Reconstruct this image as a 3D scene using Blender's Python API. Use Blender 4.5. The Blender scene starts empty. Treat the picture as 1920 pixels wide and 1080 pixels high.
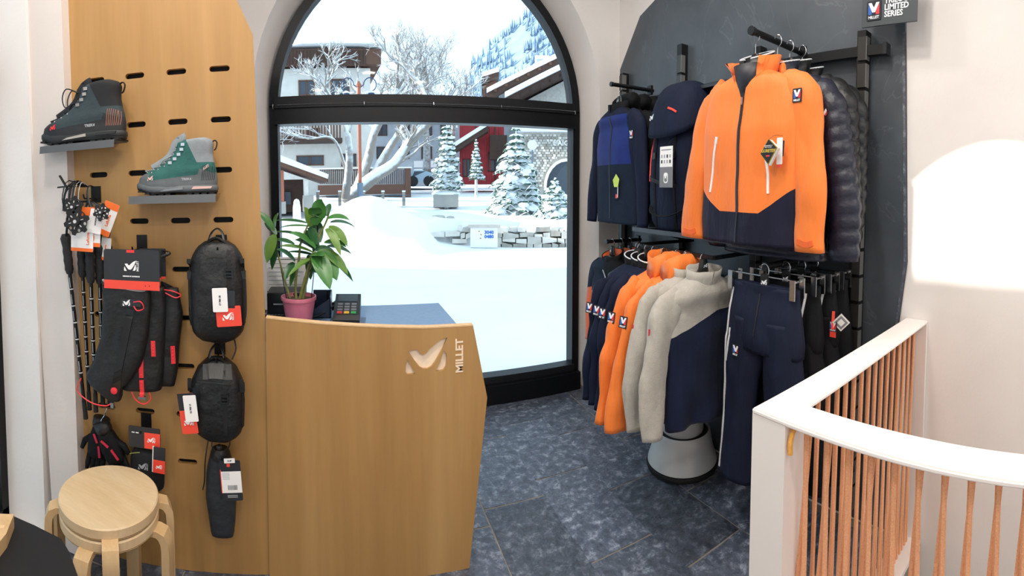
import bpy, bmesh, math, random
from math import sin, cos, pi, radians, sqrt, atan2
from mathutils import Vector, Matrix, noise
from mathutils.bvhtree import BVHTree

SC = bpy.context.scene
COL = SC.collection

# ---------------------------------------------------------------- camera
# the photograph is a swept panorama: upright lines stay upright, level lines bow
F, CY, PIT, YAW, CAMH = 870.0, 391.0, .044, .345, 1.55
cd = bpy.data.cameras.new('camera')
cam = bpy.data.objects.new('camera', cd)
COL.objects.link(cam)
cd.type = 'PANO'
cy_ = cd
cy_.panorama_type = 'CENTRAL_CYLINDRICAL'
cy_.central_cylindrical_range_u_min = -960 / F
cy_.central_cylindrical_range_u_max = 960 / F
cy_.central_cylindrical_range_v_min = (CY - 1080) / F
cy_.central_cylindrical_range_v_max = CY / F
cy_.central_cylindrical_radius = 1.0
cam.location = (0, 0, CAMH)
cam.rotation_euler = (pi / 2 - PIT, 0, -YAW)
cd.clip_start = .02
cd.clip_end = 2000
SC.camera = cam

# ---------------------------------------------------------------- light
w = bpy.data.worlds.new('winter_sky')
SC.world = w
w.use_nodes = True
wn = w.node_tree
bgn = wn.nodes['Background']
bgn.inputs[0].default_value = (.66, .86, 1.0, 1)
bgn.inputs[1].default_value = 1.72
sd = bpy.data.lights.new('sun', 'SUN')
sun = bpy.data.objects.new('sun', sd)
COL.objects.link(sun)
sd.energy = 8.0
sd.angle = radians(.6)
sd.color = (1, .93, .82)
SUN_DIR = Vector((1, -.235, -.30)).normalized()
sun.rotation_euler = SUN_DIR.to_track_quat('-Z', 'Y').to_euler()
sun.location = (-8, 2, 6)
SC.view_settings.view_transform = 'Standard'
SC.view_settings.look = 'None'
SC.view_settings.exposure = 0.0
SC.view_settings.gamma = 1.0
SC.view_settings.use_curve_mapping = False
SC.cycles.use_denoising = True
SC.cycles.max_bounces = 10
SC.cycles.diffuse_bounces = 5
SC.cycles.transparent_max_bounces = 12
SC.cycles.sample_clamp_indirect = 6


# ---------------------------------------------------------------- reading sizes off the photograph
def ray(x, y):
    lon = (x - 960) / F
    v = (sin(lon), cos(lon), -(y - CY) / F)
    c, s = cos(PIT), sin(PIT)
    v = (v[0], c * v[1] + s * v[2], -s * v[1] + c * v[2])
    c, s = cos(YAW), sin(YAW)
    return Vector((c * v[0] + s * v[1], -s * v[0] + c * v[1], v[2]))


CAMV = Vector((0, 0, CAMH))


def on_z(x, y, z): v = ray(x, y); return CAMV + v * ((z - CAMH) / v.z)
def on_x(x, y, X): v = ray(x, y); return CAMV + v * (X / v.x)
def on_y(x, y, Y): v = ray(x, y); return CAMV + v * (Y / v.y)
def at_r(x, y, r): v = ray(x, y); return CAMV + v * (r / sqrt(v.x * v.x + v.y * v.y))


PA = .17                                            # the display panel stands a little askew
PO = Vector((-.579, 1.745))
PT = Vector((cos(PA), sin(PA)))
PN = Vector((sin(PA), -cos(PA)))


def on_panel(x, y, off=0.0):
    v = ray(x, y)
    k = (PN.dot(PO) + off) / (PN.x * v.x + PN.y * v.y)
    return CAMV + v * k


def panel_uv(x, y, off=0.0):
    p = on_panel(x, y, off)
    return (Vector((p.x, p.y)) - PO).dot(PT), p.z


def panel_pt(u, z, off=0.0):
    q = PO + PT * u + PN * off
    return Vector((q.x, q.y, z))


# ---------------------------------------------------------------- materials
def lin(h):
    h = h.lstrip('#')
    o = []
    for i in (0, 2, 4):
        c = int(h[i:i + 2], 16) / 255
        o.append(c / 12.92 if c <= .04045 else ((c + .055) / 1.055) ** 2.4)
    return (o[0], o[1], o[2], 1)


MATS = {}


def mat(name, col, rough=.6, metal=0.0, col2=None, scale=30.0, bump=0.0, bscale=None, stretch=(1, 1, 1), spec=.5, sheen=0.0, coat=0.0, rand=0.0, bdist=.01):
    if name in MATS:
        return MATS[name]
    m = bpy.data.materials.new(name)
    m.use_nodes = True
    nt = m.node_tree
    b = nt.nodes['Principled BSDF']
    c1 = lin(col)
    b.inputs['Base Color'].default_value = c1
    b.inputs['Roughness'].default_value = rough
    b.inputs['Metallic'].default_value = metal
    b.inputs['Specular IOR Level'].default_value = spec
    if sheen:
        b.inputs['Sheen Weight'].default_value = sheen
        b.inputs['Sheen Roughness'].default_value = .5
    if coat:
        b.inputs['Coat Weight'].default_value = coat
    if col2 or bump or rand:
        tc = nt.nodes.new('ShaderNodeTexCoord')
        mp = nt.nodes.new('ShaderNodeMapping')
        mp.inputs['Scale'].default_value = stretch
        nt.links.new(tc.outputs['Object'], mp.inputs['Vector'])
        nz = nt.nodes.new('ShaderNodeTexNoise')
        nz.inputs['Scale'].default_value = scale
        nz.inputs['Detail'].default_value = 5
        nt.links.new(mp.outputs[0], nz.inputs['Vector'])
        if col2:
            r = nt.nodes.new('ShaderNodeValToRGB')
            r.color_ramp.elements[0].position = .3
            r.color_ramp.elements[1].position = .7
            r.color_ramp.elements[0].color = c1
            r.color_ramp.elements[1].color = lin(col2)
            nt.links.new(nz.outputs['Fac'], r.inputs[0])
            nt.links.new(r.outputs[0], b.inputs['Base Color'])
        if bump:
            n2 = nt.nodes.new('ShaderNodeTexNoise')
            n2.inputs['Scale'].default_value = bscale or scale
            n2.inputs['Detail'].default_value = 4
            nt.links.new(mp.outputs[0], n2.inputs['Vector'])
            bp = nt.nodes.new('ShaderNodeBump')
            bp.inputs['Strength'].default_value = bump
            bp.inputs['Distance'].default_value = bdist
            nt.links.new(n2.outputs['Fac'], bp.inputs['Height'])
            nt.links.new(bp.outputs[0], b.inputs['Normal'])
    MATS[name] = m
    return m


def glass_mat(name, tint, refl):
    m = bpy.data.materials.new(name)
    m.use_nodes = True
    nt = m.node_tree
    nt.nodes.clear()
    o = nt.nodes.new('ShaderNodeOutputMaterial')
    t = nt.nodes.new('ShaderNodeBsdfTransparent')
    t.inputs[0].default_value = tint
    g = nt.nodes.new('ShaderNodeBsdfGlossy')
    g.inputs['Roughness'].default_value = .02
    lw = nt.nodes.new('ShaderNodeLayerWeight')
    lw.inputs['Blend'].default_value = refl
    mx = nt.nodes.new('ShaderNodeMixShader')
    nt.links.new(lw.outputs['Fresnel'], mx.inputs[0])
    nt.links.new(t.outputs[0], mx.inputs[1])
    nt.links.new(g.outputs[0], mx.inputs[2])
    nt.links.new(mx.outputs[0], o.inputs[0])
    MATS[name] = m
    return m


# ---------------------------------------------------------------- mesh builder
class MB:
    def __init__(s):
        s.v = []
        s.f = []

    def add(s, vs, fs):
        n = len(s.v)
        s.v += [Vector(v) for v in vs]
        s.f += [tuple(i + n for i in f) for f in fs]
        return s

    def box(s, lo, hi):
        x0, y0, z0 = lo
        x1, y1, z1 = hi
        return s.add([(x0, y0, z0), (x1, y0, z0), (x1, y1, z0), (x0, y1, z0), (x0, y0, z1), (x1, y0, z1), (x1, y1, z1), (x0, y1, z1)],
                     [(0, 3, 2, 1), (4, 5, 6, 7), (0, 1, 5, 4), (1, 2, 6, 5), (2, 3, 7, 6), (3, 0, 4, 7)])

    def cbox(s, c, d):
        return s.box([c[i] - d[i] / 2 for i in range(3)], [c[i] + d[i] / 2 for i in range(3)])

    def bar(s, a, b, wx, wy, up=(0, 0, 1)):
        a, b = Vector(a), Vector(b)
        t = (b - a).normalized()
        u = Vector(up)
        if abs(t.dot(u)) > .95:
            u = Vector((1, 0, 0))
        sx = t.cross(u).normalized()
        sy = sx.cross(t).normalized()
        vs = []
        for p in (a, b):
            for i, j in ((-1, -1), (1, -1), (1, 1), (-1, 1)):
                vs.append(p + sx * (i * wx / 2) + sy * (j * wy / 2))
        return s.add(vs, [(0, 3, 2, 1), (4, 5, 6, 7), (0, 1, 5, 4), (1, 2, 6, 5), (2, 3, 7, 6), (3, 0, 4, 7)])

    def prism(s, poly, y0, y1, plane='xz'):
        """2-D outline pushed from y0 to y1 along the third axis (convex or not)."""
        n = len(poly)
        def P(p, h):
            return (p[0], h, p[1]) if plane == 'xz' else ((p[0], p[1], h) if plane == 'xy' else (h, p[0], p[1]))
        vs = [P(p, y0) for p in poly] + [P(p, y1) for p in poly]
        fs = [tuple(range(n)), tuple(range(2 * n - 1, n - 1, -1))]
        fs += [(i, i + n, (i + 1) % n + n, (i + 1) % n) for i in range(n)]
        return s.add(vs, fs)

    def tube(s, path, rad, n=8, cap=True, flat=1.0, up=(0, 0, 1), closed=False):
        path = [Vector(p) for p in path]
        m = len(path)
        rr = rad if isinstance(rad, (list, tuple)) else [rad] * m
        vs, fs = [], []
        u = Vector(up)
        prev = None
        for i, p in enumerate(path):
            if closed:
                t = (path[(i + 1) % m] - path[i - 1]).normalized()
            else:
                t = (path[min(i + 1, m - 1)] - path[max(i - 1, 0)]).normalized()
            if prev is None:
                a = u if abs(t.dot(u)) < .95 else Vector((1, 0, 0)) if abs(t.x) < .9 else Vector((0, 1, 0))
                sx = t.cross(a).normalized()
            else:
                sx = (prev - t * prev.dot(t)).normalized()
            prev = sx
            sy = t.cross(sx)
            for k in range(n):
                g = 2 * pi * k / n
                vs.append(p + sx * (cos(g) * rr[i]) + sy * (sin(g) * rr[i] * flat))
        for i in range(m if closed else m - 1):
            j = (i + 1) % m
            for k in range(n):
                l = (k + 1) % n
                fs.append((i * n + k, i * n + l, j * n + l, j * n + k))
        if cap and not closed:
            fs.append(tuple(range(n - 1, -1, -1)))
            fs.append(tuple((m - 1) * n + k for k in range(n)))
        return s.add(vs, fs)

    def lathe(s, prof, n=24, c=(0, 0, 0)):
        vs, fs = [], []
        for r, z in prof:
            for k in range(n):
                g = 2 * pi * k / n
                vs.append((c[0] + r * cos(g), c[1] + r * sin(g), c[2] + z))
        m = len(prof)
        for i in range(m - 1):
            for k in range(n):
                l = (k + 1) % n
                fs.append((i * n + k, i * n + l, (i + 1) * n + l, (i + 1) * n + k))
        fs.append(tuple(range(n - 1, -1, -1)))
        fs.append(tuple((m - 1) * n + k for k in range(n)))
        return s.add(vs, fs)

    def loft(s, rings, cap=True, closed=True):
        n = len(rings[0])
        vs = [v for r in rings for v in r]
        fs = []
        for i in range(len(rings) - 1):
            for k in range(n if closed else n - 1):
                l = (k + 1) % n
                fs.append((i * n + k, i * n + l, (i + 1) * n + l, (i + 1) * n + k))
        if cap and closed:
            fs.append(tuple(range(n - 1, -1, -1)))
            m = len(rings) - 1
            fs.append(tuple(m * n + k for k in range(n)))
        return s.add(vs, fs)

    def grid(s, fn, nu, nv):
        vs = [fn(i / nu, j / nv) for j in range(nv + 1) for i in range(nu + 1)]
        fs = []
        for j in range(nv):
            for i in range(nu):
                a = j * (nu + 1) + i
                fs.append((a, a + 1, a + nu + 2, a + nu + 1))
        return s.add(vs, fs)

    def ball(s, c, r, nu=10, nv=7, sq=(1, 1, 1)):
        prof = []
        rings = []
        for j in range(1, nv):
            a = pi * j / nv
            rings.append([(c[0] + r * sq[0] * sin(a) * cos(2 * pi * k / nu), c[1] + r * sq[1] * sin(a) * sin(2 * pi * k / nu), c[2] - r * sq[2] * cos(a)) for k in range(nu)])
        return s.loft(rings)

    def xf(s, M):
        s.v = [M @ v for v in s.v]
        return s

    def mesh(s, name='m', smooth=False, fix=True):
        me = bpy.data.meshes.new(name)
        me.from_pydata([tuple(v) for v in s.v], [], s.f)
        if fix:
            bm = bmesh.new()
            bm.from_mesh(me)
            bmesh.ops.recalc_face_normals(bm, faces=bm.faces)
            bm.to_mesh(me)
            bm.free()
        if smooth:
            me.polygons.foreach_set('use_smooth', [True] * len(me.polygons))
            if smooth != 'all':
                try:
                    me.set_sharp_from_angle(angle=radians(40))
                except Exception:
                    pass
        me.update()
        return me

    def build(s, name, m, parent=None, smooth=False, **kw):
        return obj(name, s.mesh(name, smooth), m, parent, **kw)


def obj(name, me, m, parent=None, loc=None, rot=None, label=None):
    o = bpy.data.objects.new(name, me)
    COL.objects.link(o)
    if m is not None and len(me.materials) == 0:
        me.materials.append(MATS[m] if isinstance(m, str) else m)
    if parent is not None:
        o.parent = parent
    if loc is not None:
        o.location = loc
    if rot is not None:
        o.rotation_euler = rot
    if label:
        o['label'] = label
    return o


def tag(o, label, cat, group=None, kind=None):
    o['label'] = label
    o['category'] = cat
    if group:
        o['group'] = group
    if kind:
        o['kind'] = kind
    return o


def thing(name, label, cat, loc=(0, 0, 0), rz=0.0, group=None):
    o = bpy.data.objects.new(name, None)
    o.empty_display_size = .05
    COL.objects.link(o)
    o.location = loc
    o.rotation_euler = (0, 0, rz)
    return tag(o, label, cat, group)


def struct(o, label=None, cat=None):
    o['kind'] = 'structure'
    if label:
        o['label'] = label
        o['category'] = cat
    return o


def copy_tree(o, parent=None):
    c = o.copy()
    COL.objects.link(c)
    c.parent = parent
    for ch in [q for q in o.children]:
        copy_tree(ch, c)
    return c


def bevel_box(name, lo, hi, b, m, parent=None, seg=2, **kw):
    mb = MB().box(lo, hi)
    me = mb.mesh(name)
    bm = bmesh.new()
    bm.from_mesh(me)
    bmesh.ops.bevel(bm, geom=bm.edges[:], offset=b, segments=seg, affect='EDGES', profile=.6)
    bm.to_mesh(me)
    bm.free()
    me.polygons.foreach_set('use_smooth', [True] * len(me.polygons))
    me.set_sharp_from_angle(angle=radians(35))
    return obj(name, me, m, parent, **kw)


def text_mesh(txt, size, depth=.0006, bold=0.0, align='CENTER', space=1.0, xs=1.0):
    """upright lettering in the local xz plane, facing -y"""
    c = bpy.data.curves.new('lettering', 'FONT')
    c.body = txt
    c.size = size
    c.extrude = depth
    c.offset = bold
    c.align_x = align
    c.align_y = 'CENTER'
    c.space_character = space
    c.resolution_u = 2
    t = bpy.data.objects.new('lettering', c)
    COL.objects.link(t)
    bpy.context.view_layer.update()
    dg = bpy.context.evaluated_depsgraph_get()
    me = bpy.data.meshes.new_from_object(t.evaluated_get(dg))
    bpy.data.objects.remove(t)
    bpy.data.curves.remove(c)
    me.materials.clear()
    me.transform(Matrix.Rotation(pi / 2, 4, 'X') @ Matrix.Diagonal((xs, 1, 1, 1)))
    return me


def smoothstep(a, b, x):
    t = max(0, min(1, (x - a) / (b - a)))
    return t * t * (3 - 2 * t)


def lerp(a, b, t): return a + (b - a) * t


def interp(tab, x):
    if x <= tab[0][0]:
        return tab[0][1]
    for (a, u), (b, v) in zip(tab, tab[1:]):
        if x <= b:
            t = (x - a) / (b - a)
            return u + (v - u) * t
    return tab[-1][1]


def spline(pts, n):
    """smooth path through points"""
    P = [Vector(p) for p in pts]
    P = [P[0] * 2 - P[1]] + P + [P[-1] * 2 - P[-2]]
    out = []
    m = len(P) - 3
    for i in range(n + 1):
        t = i / n * m
        k = min(int(t), m - 1)
        f = t - k
        a, b, c, d_ = P[k], P[k + 1], P[k + 2], P[k + 3]
        out.append(.5 * ((2 * b) + (c - a) * f + (2 * a - 5 * b + 4 * c - d_) * f * f + (3 * b - a - 3 * c + d_) * f ** 3))
    return out


def curve_plate(outline, holes, thick):
    """flat board in the xz plane with real holes, front face at y=0, back at y=thick"""
    c = bpy.data.curves.new('plate', 'CURVE')
    c.dimensions = '2D'
    c.fill_mode = 'BOTH'
    c.extrude = thick / 2
    for loop in [outline] + holes:
        sp = c.splines.new('POLY')
        sp.points.add(len(loop) - 1)
        for p, q in zip(sp.points, loop):
            p.co = (q[0], q[1], 0, 1)
        sp.use_cyclic_u = True
    t = bpy.data.objects.new('plate', c)
    COL.objects.link(t)
    bpy.context.view_layer.update()
    dg = bpy.context.evaluated_depsgraph_get()
    me = bpy.data.meshes.new_from_object(t.evaluated_get(dg))
    bpy.data.objects.remove(t)
    bpy.data.curves.remove(c)
    me.materials.clear()
    me.transform(Matrix.Translation((0, thick / 2, 0)) @ Matrix.Rotation(pi / 2, 4, 'X'))
    return me


def stadium(cx, cz, w, h, n=6):
    r = h / 2
    pts = []
    for k in range(n + 1):
        a = -pi / 2 + pi * k / n
        pts.append((cx + w / 2 - r + r * cos(a), cz + r * sin(a)))
    for k in range(n + 1):
        a = pi / 2 + pi * k / n
        pts.append((cx - w / 2 + r + r * cos(a), cz + r * sin(a)))
    return pts


def rrect(x0, z0, x1, z1, r, n=4):
    pts = []
    for cx, cz, a0 in ((x1 - r, z0 + r, -pi / 2), (x1 - r, z1 - r, 0), (x0 + r, z1 - r, pi / 2), (x0 + r, z0 + r, pi)):
        for k in range(n + 1):
            a = a0 + pi / 2 * k / n
            pts.append((cx + r * cos(a), cz + r * sin(a)))
    return pts
# ================================================================ materials of the room
mat('plaster', '#e9e4e0', .9, col2='#e2dcd8', scale=3, bump=.06, bscale=60)
mat('plaster_pink', '#d9cfc8', .9, col2='#d3c8c1', scale=3, bump=.06, bscale=60)
mat('ceiling_white', '#efeeec', .95)
mat('black_metal', '#0d0e11', .42, col2='#131418', scale=40, spec=.3)
mat('frame_black', '#0a0b0f', .4, spec=.3)
mat('steel_dark', '#24262a', .45, .4)
mat('grout', '#8d857c', .9, bump=.2, scale=80)
mat('concrete', '#55565a', .9, col2='#4a4b4f', scale=8)
mat('white_paint', '#f2ebe6', .45)
mat('desk_blue', '#7391b4', .5, col2='#6d8bae', scale=60)
glass_mat('window_glass', (.96, .985, 1, 1), .12)


def wood_mat(name, a, b, c, sc, rough):
    m = bpy.data.materials.new(name)
    m.use_nodes = True
    nt = m.node_tree
    bs = nt.nodes['Principled BSDF']
    tc = nt.nodes.new('ShaderNodeTexCoord')
    mp = nt.nodes.new('ShaderNodeMapping')
    mp.inputs['Scale'].default_value = sc
    nt.links.new(tc.outputs['Object'], mp.inputs[0])
    n1 = nt.nodes.new('ShaderNodeTexNoise')
    n1.inputs['Scale'].default_value = 1.0
    n1.inputs['Detail'].default_value = 6
    n1.inputs['Roughness'].default_value = .6
    n1.inputs['Distortion'].default_value = .6
    nt.links.new(mp.outputs[0], n1.inputs['Vector'])
    r = nt.nodes.new('ShaderNodeValToRGB')
    e = r.color_ramp.elements
    e[0].position, e[0].color = .28, lin(a)
    e[1].position, e[1].color = .72, lin(c)
    x = e.new(.5)
    x.color = lin(b)
    nt.links.new(n1.outputs['Fac'], r.inputs[0])
    n2 = nt.nodes.new('ShaderNodeTexNoise')
    n2.inputs['Scale'].default_value = 9
    n2.inputs['Detail'].default_value = 3
    nt.links.new(mp.outputs[0], n2.inputs['Vector'])
    mx = nt.nodes.new('ShaderNodeMix')
    mx.data_type = 'RGBA'
    mx.blend_type = 'MULTIPLY'
    mx.inputs[0].default_value = .22
    nt.links.new(r.outputs[0], mx.inputs[6])
    nt.links.new(n2.outputs['Color'], mx.inputs[7])
    g = nt.nodes.new('ShaderNodeRGBToBW')
    nt.links.new(n2.outputs['Color'], g.inputs[0])
    nt.links.new(g.outputs[0], mx.inputs[7])
    nt.links.new(mx.outputs[2], bs.inputs['Base Color'])
    bs.inputs['Roughness'].default_value = rough
    MATS[name] = m


wood_mat('oak', '#a87d46', '#b38850', '#c0965e', (5, 5, .35), .5)
wood_mat('birch', '#d3b58a', '#dabe95', '#e0c8a3', (3, 14, 3), .42)
wood_mat('birch_leg', '#c8a473', '#cfad7e', '#d6b88c', (14, 14, 1.5), .42)
mat('oak_cut', '#dcb98c', .6, col2='#d2ac7c', scale=60)
mat('cutout_pale', '#f3dcc0', .6)


def slate_mat():
    m = bpy.data.materials.new('slate_tile')
    m.use_nodes = True
    nt = m.node_tree
    N, L = nt.nodes, nt.links
    bs = N['Principled BSDF']
    tc = N.new('ShaderNodeTexCoord')
    oi = N.new('ShaderNodeObjectInfo')
    ad = N.new('ShaderNodeVectorMath')
    ad.operation = 'ADD'
    ml = N.new('ShaderNodeVectorMath')
    ml.operation = 'SCALE'
    ml.inputs[0].default_value = (17, 31, 9)
    L.new(oi.outputs['Random'], ml.inputs['Scale'])
    L.new(tc.outputs['Object'], ad.inputs[0])
    L.new(ml.outputs[0], ad.inputs[1])
    n1 = N.new('ShaderNodeTexNoise')
    n1.inputs['Scale'].default_value = 20
    n1.inputs['Detail'].default_value = 12
    n1.inputs['Roughness'].default_value = .78
    n1.inputs['Distortion'].default_value = .15
    L.new(ad.outputs[0], n1.inputs['Vector'])
    r = N.new('ShaderNodeValToRGB')
    e = r.color_ramp.elements
    e[0].position, e[0].color = .32, lin('#272c36')
    e[1].position, e[1].color = .72, lin('#a3abb8')
    x = e.new(.52)
    x.color = lin('#4c5463')
    L.new(n1.outputs['Fac'], r.inputs[0])
    hs = N.new('ShaderNodeHueSaturation')
    mr = N.new('ShaderNodeMapRange')
    mr.inputs[3].default_value = .7
    mr.inputs[4].default_value = 1.45
    L.new(oi.outputs['Random'], mr.inputs[0])
    L.new(mr.outputs[0], hs.inputs['Value'])
    L.new(r.outputs[0], hs.inputs['Color'])
    L.new(hs.outputs[0], bs.inputs['Base Color'])
    n2 = N.new('ShaderNodeTexNoise')
    n2.inputs['Scale'].default_value = 24
    n2.inputs['Detail'].default_value = 9
    n2.inputs['Roughness'].default_value = .68
    n2.inputs['Distortion'].default_value = .4
    L.new(ad.outputs[0], n2.inputs['Vector'])
    bp = N.new('ShaderNodeBump')
    bp.inputs['Strength'].default_value = .55
    bp.inputs['Distance'].default_value = .02
    L.new(n2.outputs['Fac'], bp.inputs['Height'])
    L.new(bp.outputs[0], bs.inputs['Normal'])
    bs.inputs['Roughness'].default_value = .30
    bs.inputs['Specular IOR Level'].default_value = .85
    MATS['slate_tile'] = m


slate_mat()


def slate_panel_mat():
    m = bpy.data.materials.new('slate_panel')
    m.use_nodes = True
    nt = m.node_tree
    N, L = nt.nodes, nt.links
    bs = N['Principled BSDF']
    tc = N.new('ShaderNodeTexCoord')
    n1 = N.new('ShaderNodeTexNoise')
    n1.inputs['Scale'].default_value = 2.2
    n1.inputs['Detail'].default_value = 9
    n1.inputs['Roughness'].default_value = .6
    L.new(tc.outputs['Object'], n1.inputs['Vector'])
    r = N.new('ShaderNodeValToRGB')
    e = r.color_ramp.elements
    e[0].position, e[0].color = .3, lin('#3a4046')
    e[1].position, e[1].color = .7, lin('#525960')
    L.new(n1.outputs['Fac'], r.inputs[0])
    # thin pale veins of the stone
    n2 = N.new('ShaderNodeTexNoise')
    n2.inputs['Scale'].default_value = 1.7
    n2.inputs['Detail'].default_value = 7
    n2.inputs['Distortion'].default_value = 1.2
    L.new(tc.outputs['Object'], n2.inputs['Vector'])
    v = N.new('ShaderNodeValToRGB')
    q = v.color_ramp.elements
    q[0].position, q[0].color = .497, (0, 0, 0, 1)
    q[1].position, q[1].color = .506, (0, 0, 0, 1)
    k = q.new(.5015)
    k.color = (.22, .22, .22, 1)
    L.new(n2.outputs['Fac'], v.inputs[0])
    mx = N.new('ShaderNodeMix')
    mx.data_type = 'RGBA'
    mx.inputs[7].default_value = lin('#8a9096')
    L.new(v.outputs[0], mx.inputs[0])
    L.new(r.outputs[0], mx.inputs[6])
    L.new(mx.outputs[2], bs.inputs['Base Color'])
    bs.inputs['Roughness'].default_value = .42
    MATS['slate_panel'] = m


slate_panel_mat()

# ================================================================ the room
XR, XL, YW, YF = 1.93, -1.30, 2.99, 3.2     # right wall, left wall, window wall face, glass line
ZC = 3.45
YB = -3.6                                    # back of the shop behind the viewer
WX0, WX1, AC, AR = -.545, 1.675, 2.12, 1.11  # arched window: sides, springing height, radius
WCX = (WX0 + WX1) / 2

# floor slab with the stairwell opening, then slate tiles on it
fl = MB()
fl.box((XL - .5, .64, -.25), (XR, YF + .4, -.0045))
fl.box((XL - .5, YB, -.25), (.94, .64, -.0045))
fl.box((.94, YB, -.25), (XR, -2.6, -.0045))
floor = struct(fl.build('floor', 'grout'))
random.seed(4)
tile_me = []
for t in range(7):
    W_, L_ = .319, .594
    mb = MB()
    h = lambda i, j: .0 if (i in (0, 5) or j in (0, 8)) else random.uniform(-.0016, .0022)
    vs = []
    for j in range(9):
        for i in range(6):
            edge = i in (0, 5) or j in (0, 8)
            x = -W_ / 2 + W_ * i / 5 + (0 if i in (0, 5) else random.uniform(-.01, .01))
            y = -L_ / 2 + L_ * j / 8 + (0 if j in (0, 8) else random.uniform(-.01, .01))
            if i in (0, 5):
                x += random.uniform(-.0015, .0015)
            if j in (0, 8):
                y += random.uniform(-.0015, .0015)
            vs.append((x, y, random.uniform(-.0035, -.001) if edge else random.uniform(-.002, .002)))
    n = len(vs)
    fs = [(j * 6 + i, j * 6 + i + 1, j * 6 + i + 7, j * 6 + i + 6) for j in range(8) for i in range(5)]
    ring = [i for i in range(6)] + [j * 6 + 5 for j in range(1, 9)] + [48 + i for i in range(4, -1, -1)] + [j * 6 for j in range(7, 0, -1)]
    vs += [(vs[k][0], vs[k][1], -.012) for k in ring]
    fs += [(ring[k], n + k, n + (k + 1) % len(ring), ring[(k + 1) % len(ring)]) for k in range(len(ring))]
    mb.add(vs, fs)
    tile_me.append(mb.mesh('floor_tile', smooth=True))
colx = [-1.345, -1.02, -.695, -.37, -.045, .28, .605, .92, 1.235, 1.56]
coly = [1.61, 1.90, 1.66, 1.95, 1.70, 1.98, 2.09, 1.61, 1.97, 1.735]
first = True
for ci, (x0, ys) in enumerate(zip(colx, coly)):
    k0 = -8
    for k in range(k0, 4):
        y0 = ys + k * .603
        yc = y0 + .3015
        if yc > YW + .35 or yc < -1.3:
            continue
        if x0 > .6 and y0 + .603 < .80:
            continue
        xc = x0 + .1625
        o = obj('tile', tile_me[random.randrange(7)], 'slate_tile', floor, (xc, yc, 0), (0, 0, random.choice((0, pi))))
        sy = 1.0
        if y0 + .603 > 3.14:
            sy = (3.14 - y0) / .603
            o.location.y = y0 + sy * .3015
            o.scale.y = sy
        if x0 > .6 and y0 < .75:
            sy = (y0 + .603 - .75) / .603
            o.location.y = .75 + sy * .3015
            o.scale.y = sy
        if x0 + .325 > XR:
            o.scale.x = 1.09
            o.location.x = (x0 + XR) / 2

# ceiling
struct(MB().box((XL - .5, YB, ZC), (XR + .25, YF + .2, ZC + .2)).build('ceiling', 'ceiling_white'))


def arch_pts(x0, x1, zc, r, n=28):
    return [(x1 + (0) + 0, zc)] if False else [((x0 + x1) / 2 + r * cos(pi * k / n), zc + r * sin(pi * k / n)) for k in range(n + 1)]


# window wall: front face and splayed reveal in one shell
def window_wall():
    inner = [(WX1, -.0)] + arch_pts(WX0, WX1, AC, AR) + [(WX0, 0)]
    k = 1.062
    fw = (WX1 - WX0) / 2 * k + .02
    front = [(WCX + fw, 0)] + [(WCX + fw * cos(pi * i / 28), AC + .04 + (AR * k + .01) * sin(pi * i / 28)) for i in range(29)] + [(WCX - fw, 0)]
    outer = []
    for (x, z) in front:                                     # matching points on the wall's border
        outer.append((x, z))
    mb = MB()
    n = len(inner)
    L0, R0 = XL - .5, XR
    def border(i):
        x, z = front[i]
        if i == 0:
            return (R0, 0)
        if i == n - 1:
            return (L0, 0)
        a = pi * (i - 1) / 28
        if a < .6:
            return (R0, AC + (ZC - AC) * a / .6)
        if a > pi - .6:
            return (L0, AC + (ZC - AC) * (pi - a) / .6)
        return (lerp(R0, L0, (a - .6) / (pi - 1.2)), ZC)
    vs = []
    for i in range(n):
        b = border(i)
        vs += [(b[0], YW, b[1]), (front[i][0], YW, front[i][1]), (inner[i][0], YF + .10, inner[i][1]), (b[0], YF + .12, b[1])]
    fs = []
    for i in range(n - 1):
        for c in range(4):
            e = (c + 1) % 4
            fs.append((i * 4 + c, i * 4 + e, i * 4 + 4 + e, i * 4 + 4 + c))
    mb.add(vs, fs)
    return struct(mb.build('wall_front', 'plaster', smooth=True))


window_wall()

# right wall with the stairwell going down, left wall with its own window, back wall with an opening added for more sky light
rw = MB()
rw.box((XR, YB, -2.7), (XR + .2, YF + .12, ZC))
struct(rw.build('wall_right', 'plaster'))
sw = MB()
sw.box((.78, YB + .9, -2.7), (.94, .64, -.26))
sw.box((.78, .64, -2.7), (XR, .8, -.26))
sw.box((.78, YB + .8, -2.7), (XR, YB + .95, -.26))
struct(sw.build('wall_stairwell', 'plaster'))
struct(MB().box((.78, YB + .8, -2.8), (XR, .8, -2.7)).build('floor_lower', 'concrete'))
LY0, LY1, LZ0, LZ1 = .72, 1.585, .03, 2.62          # left window opening


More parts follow.
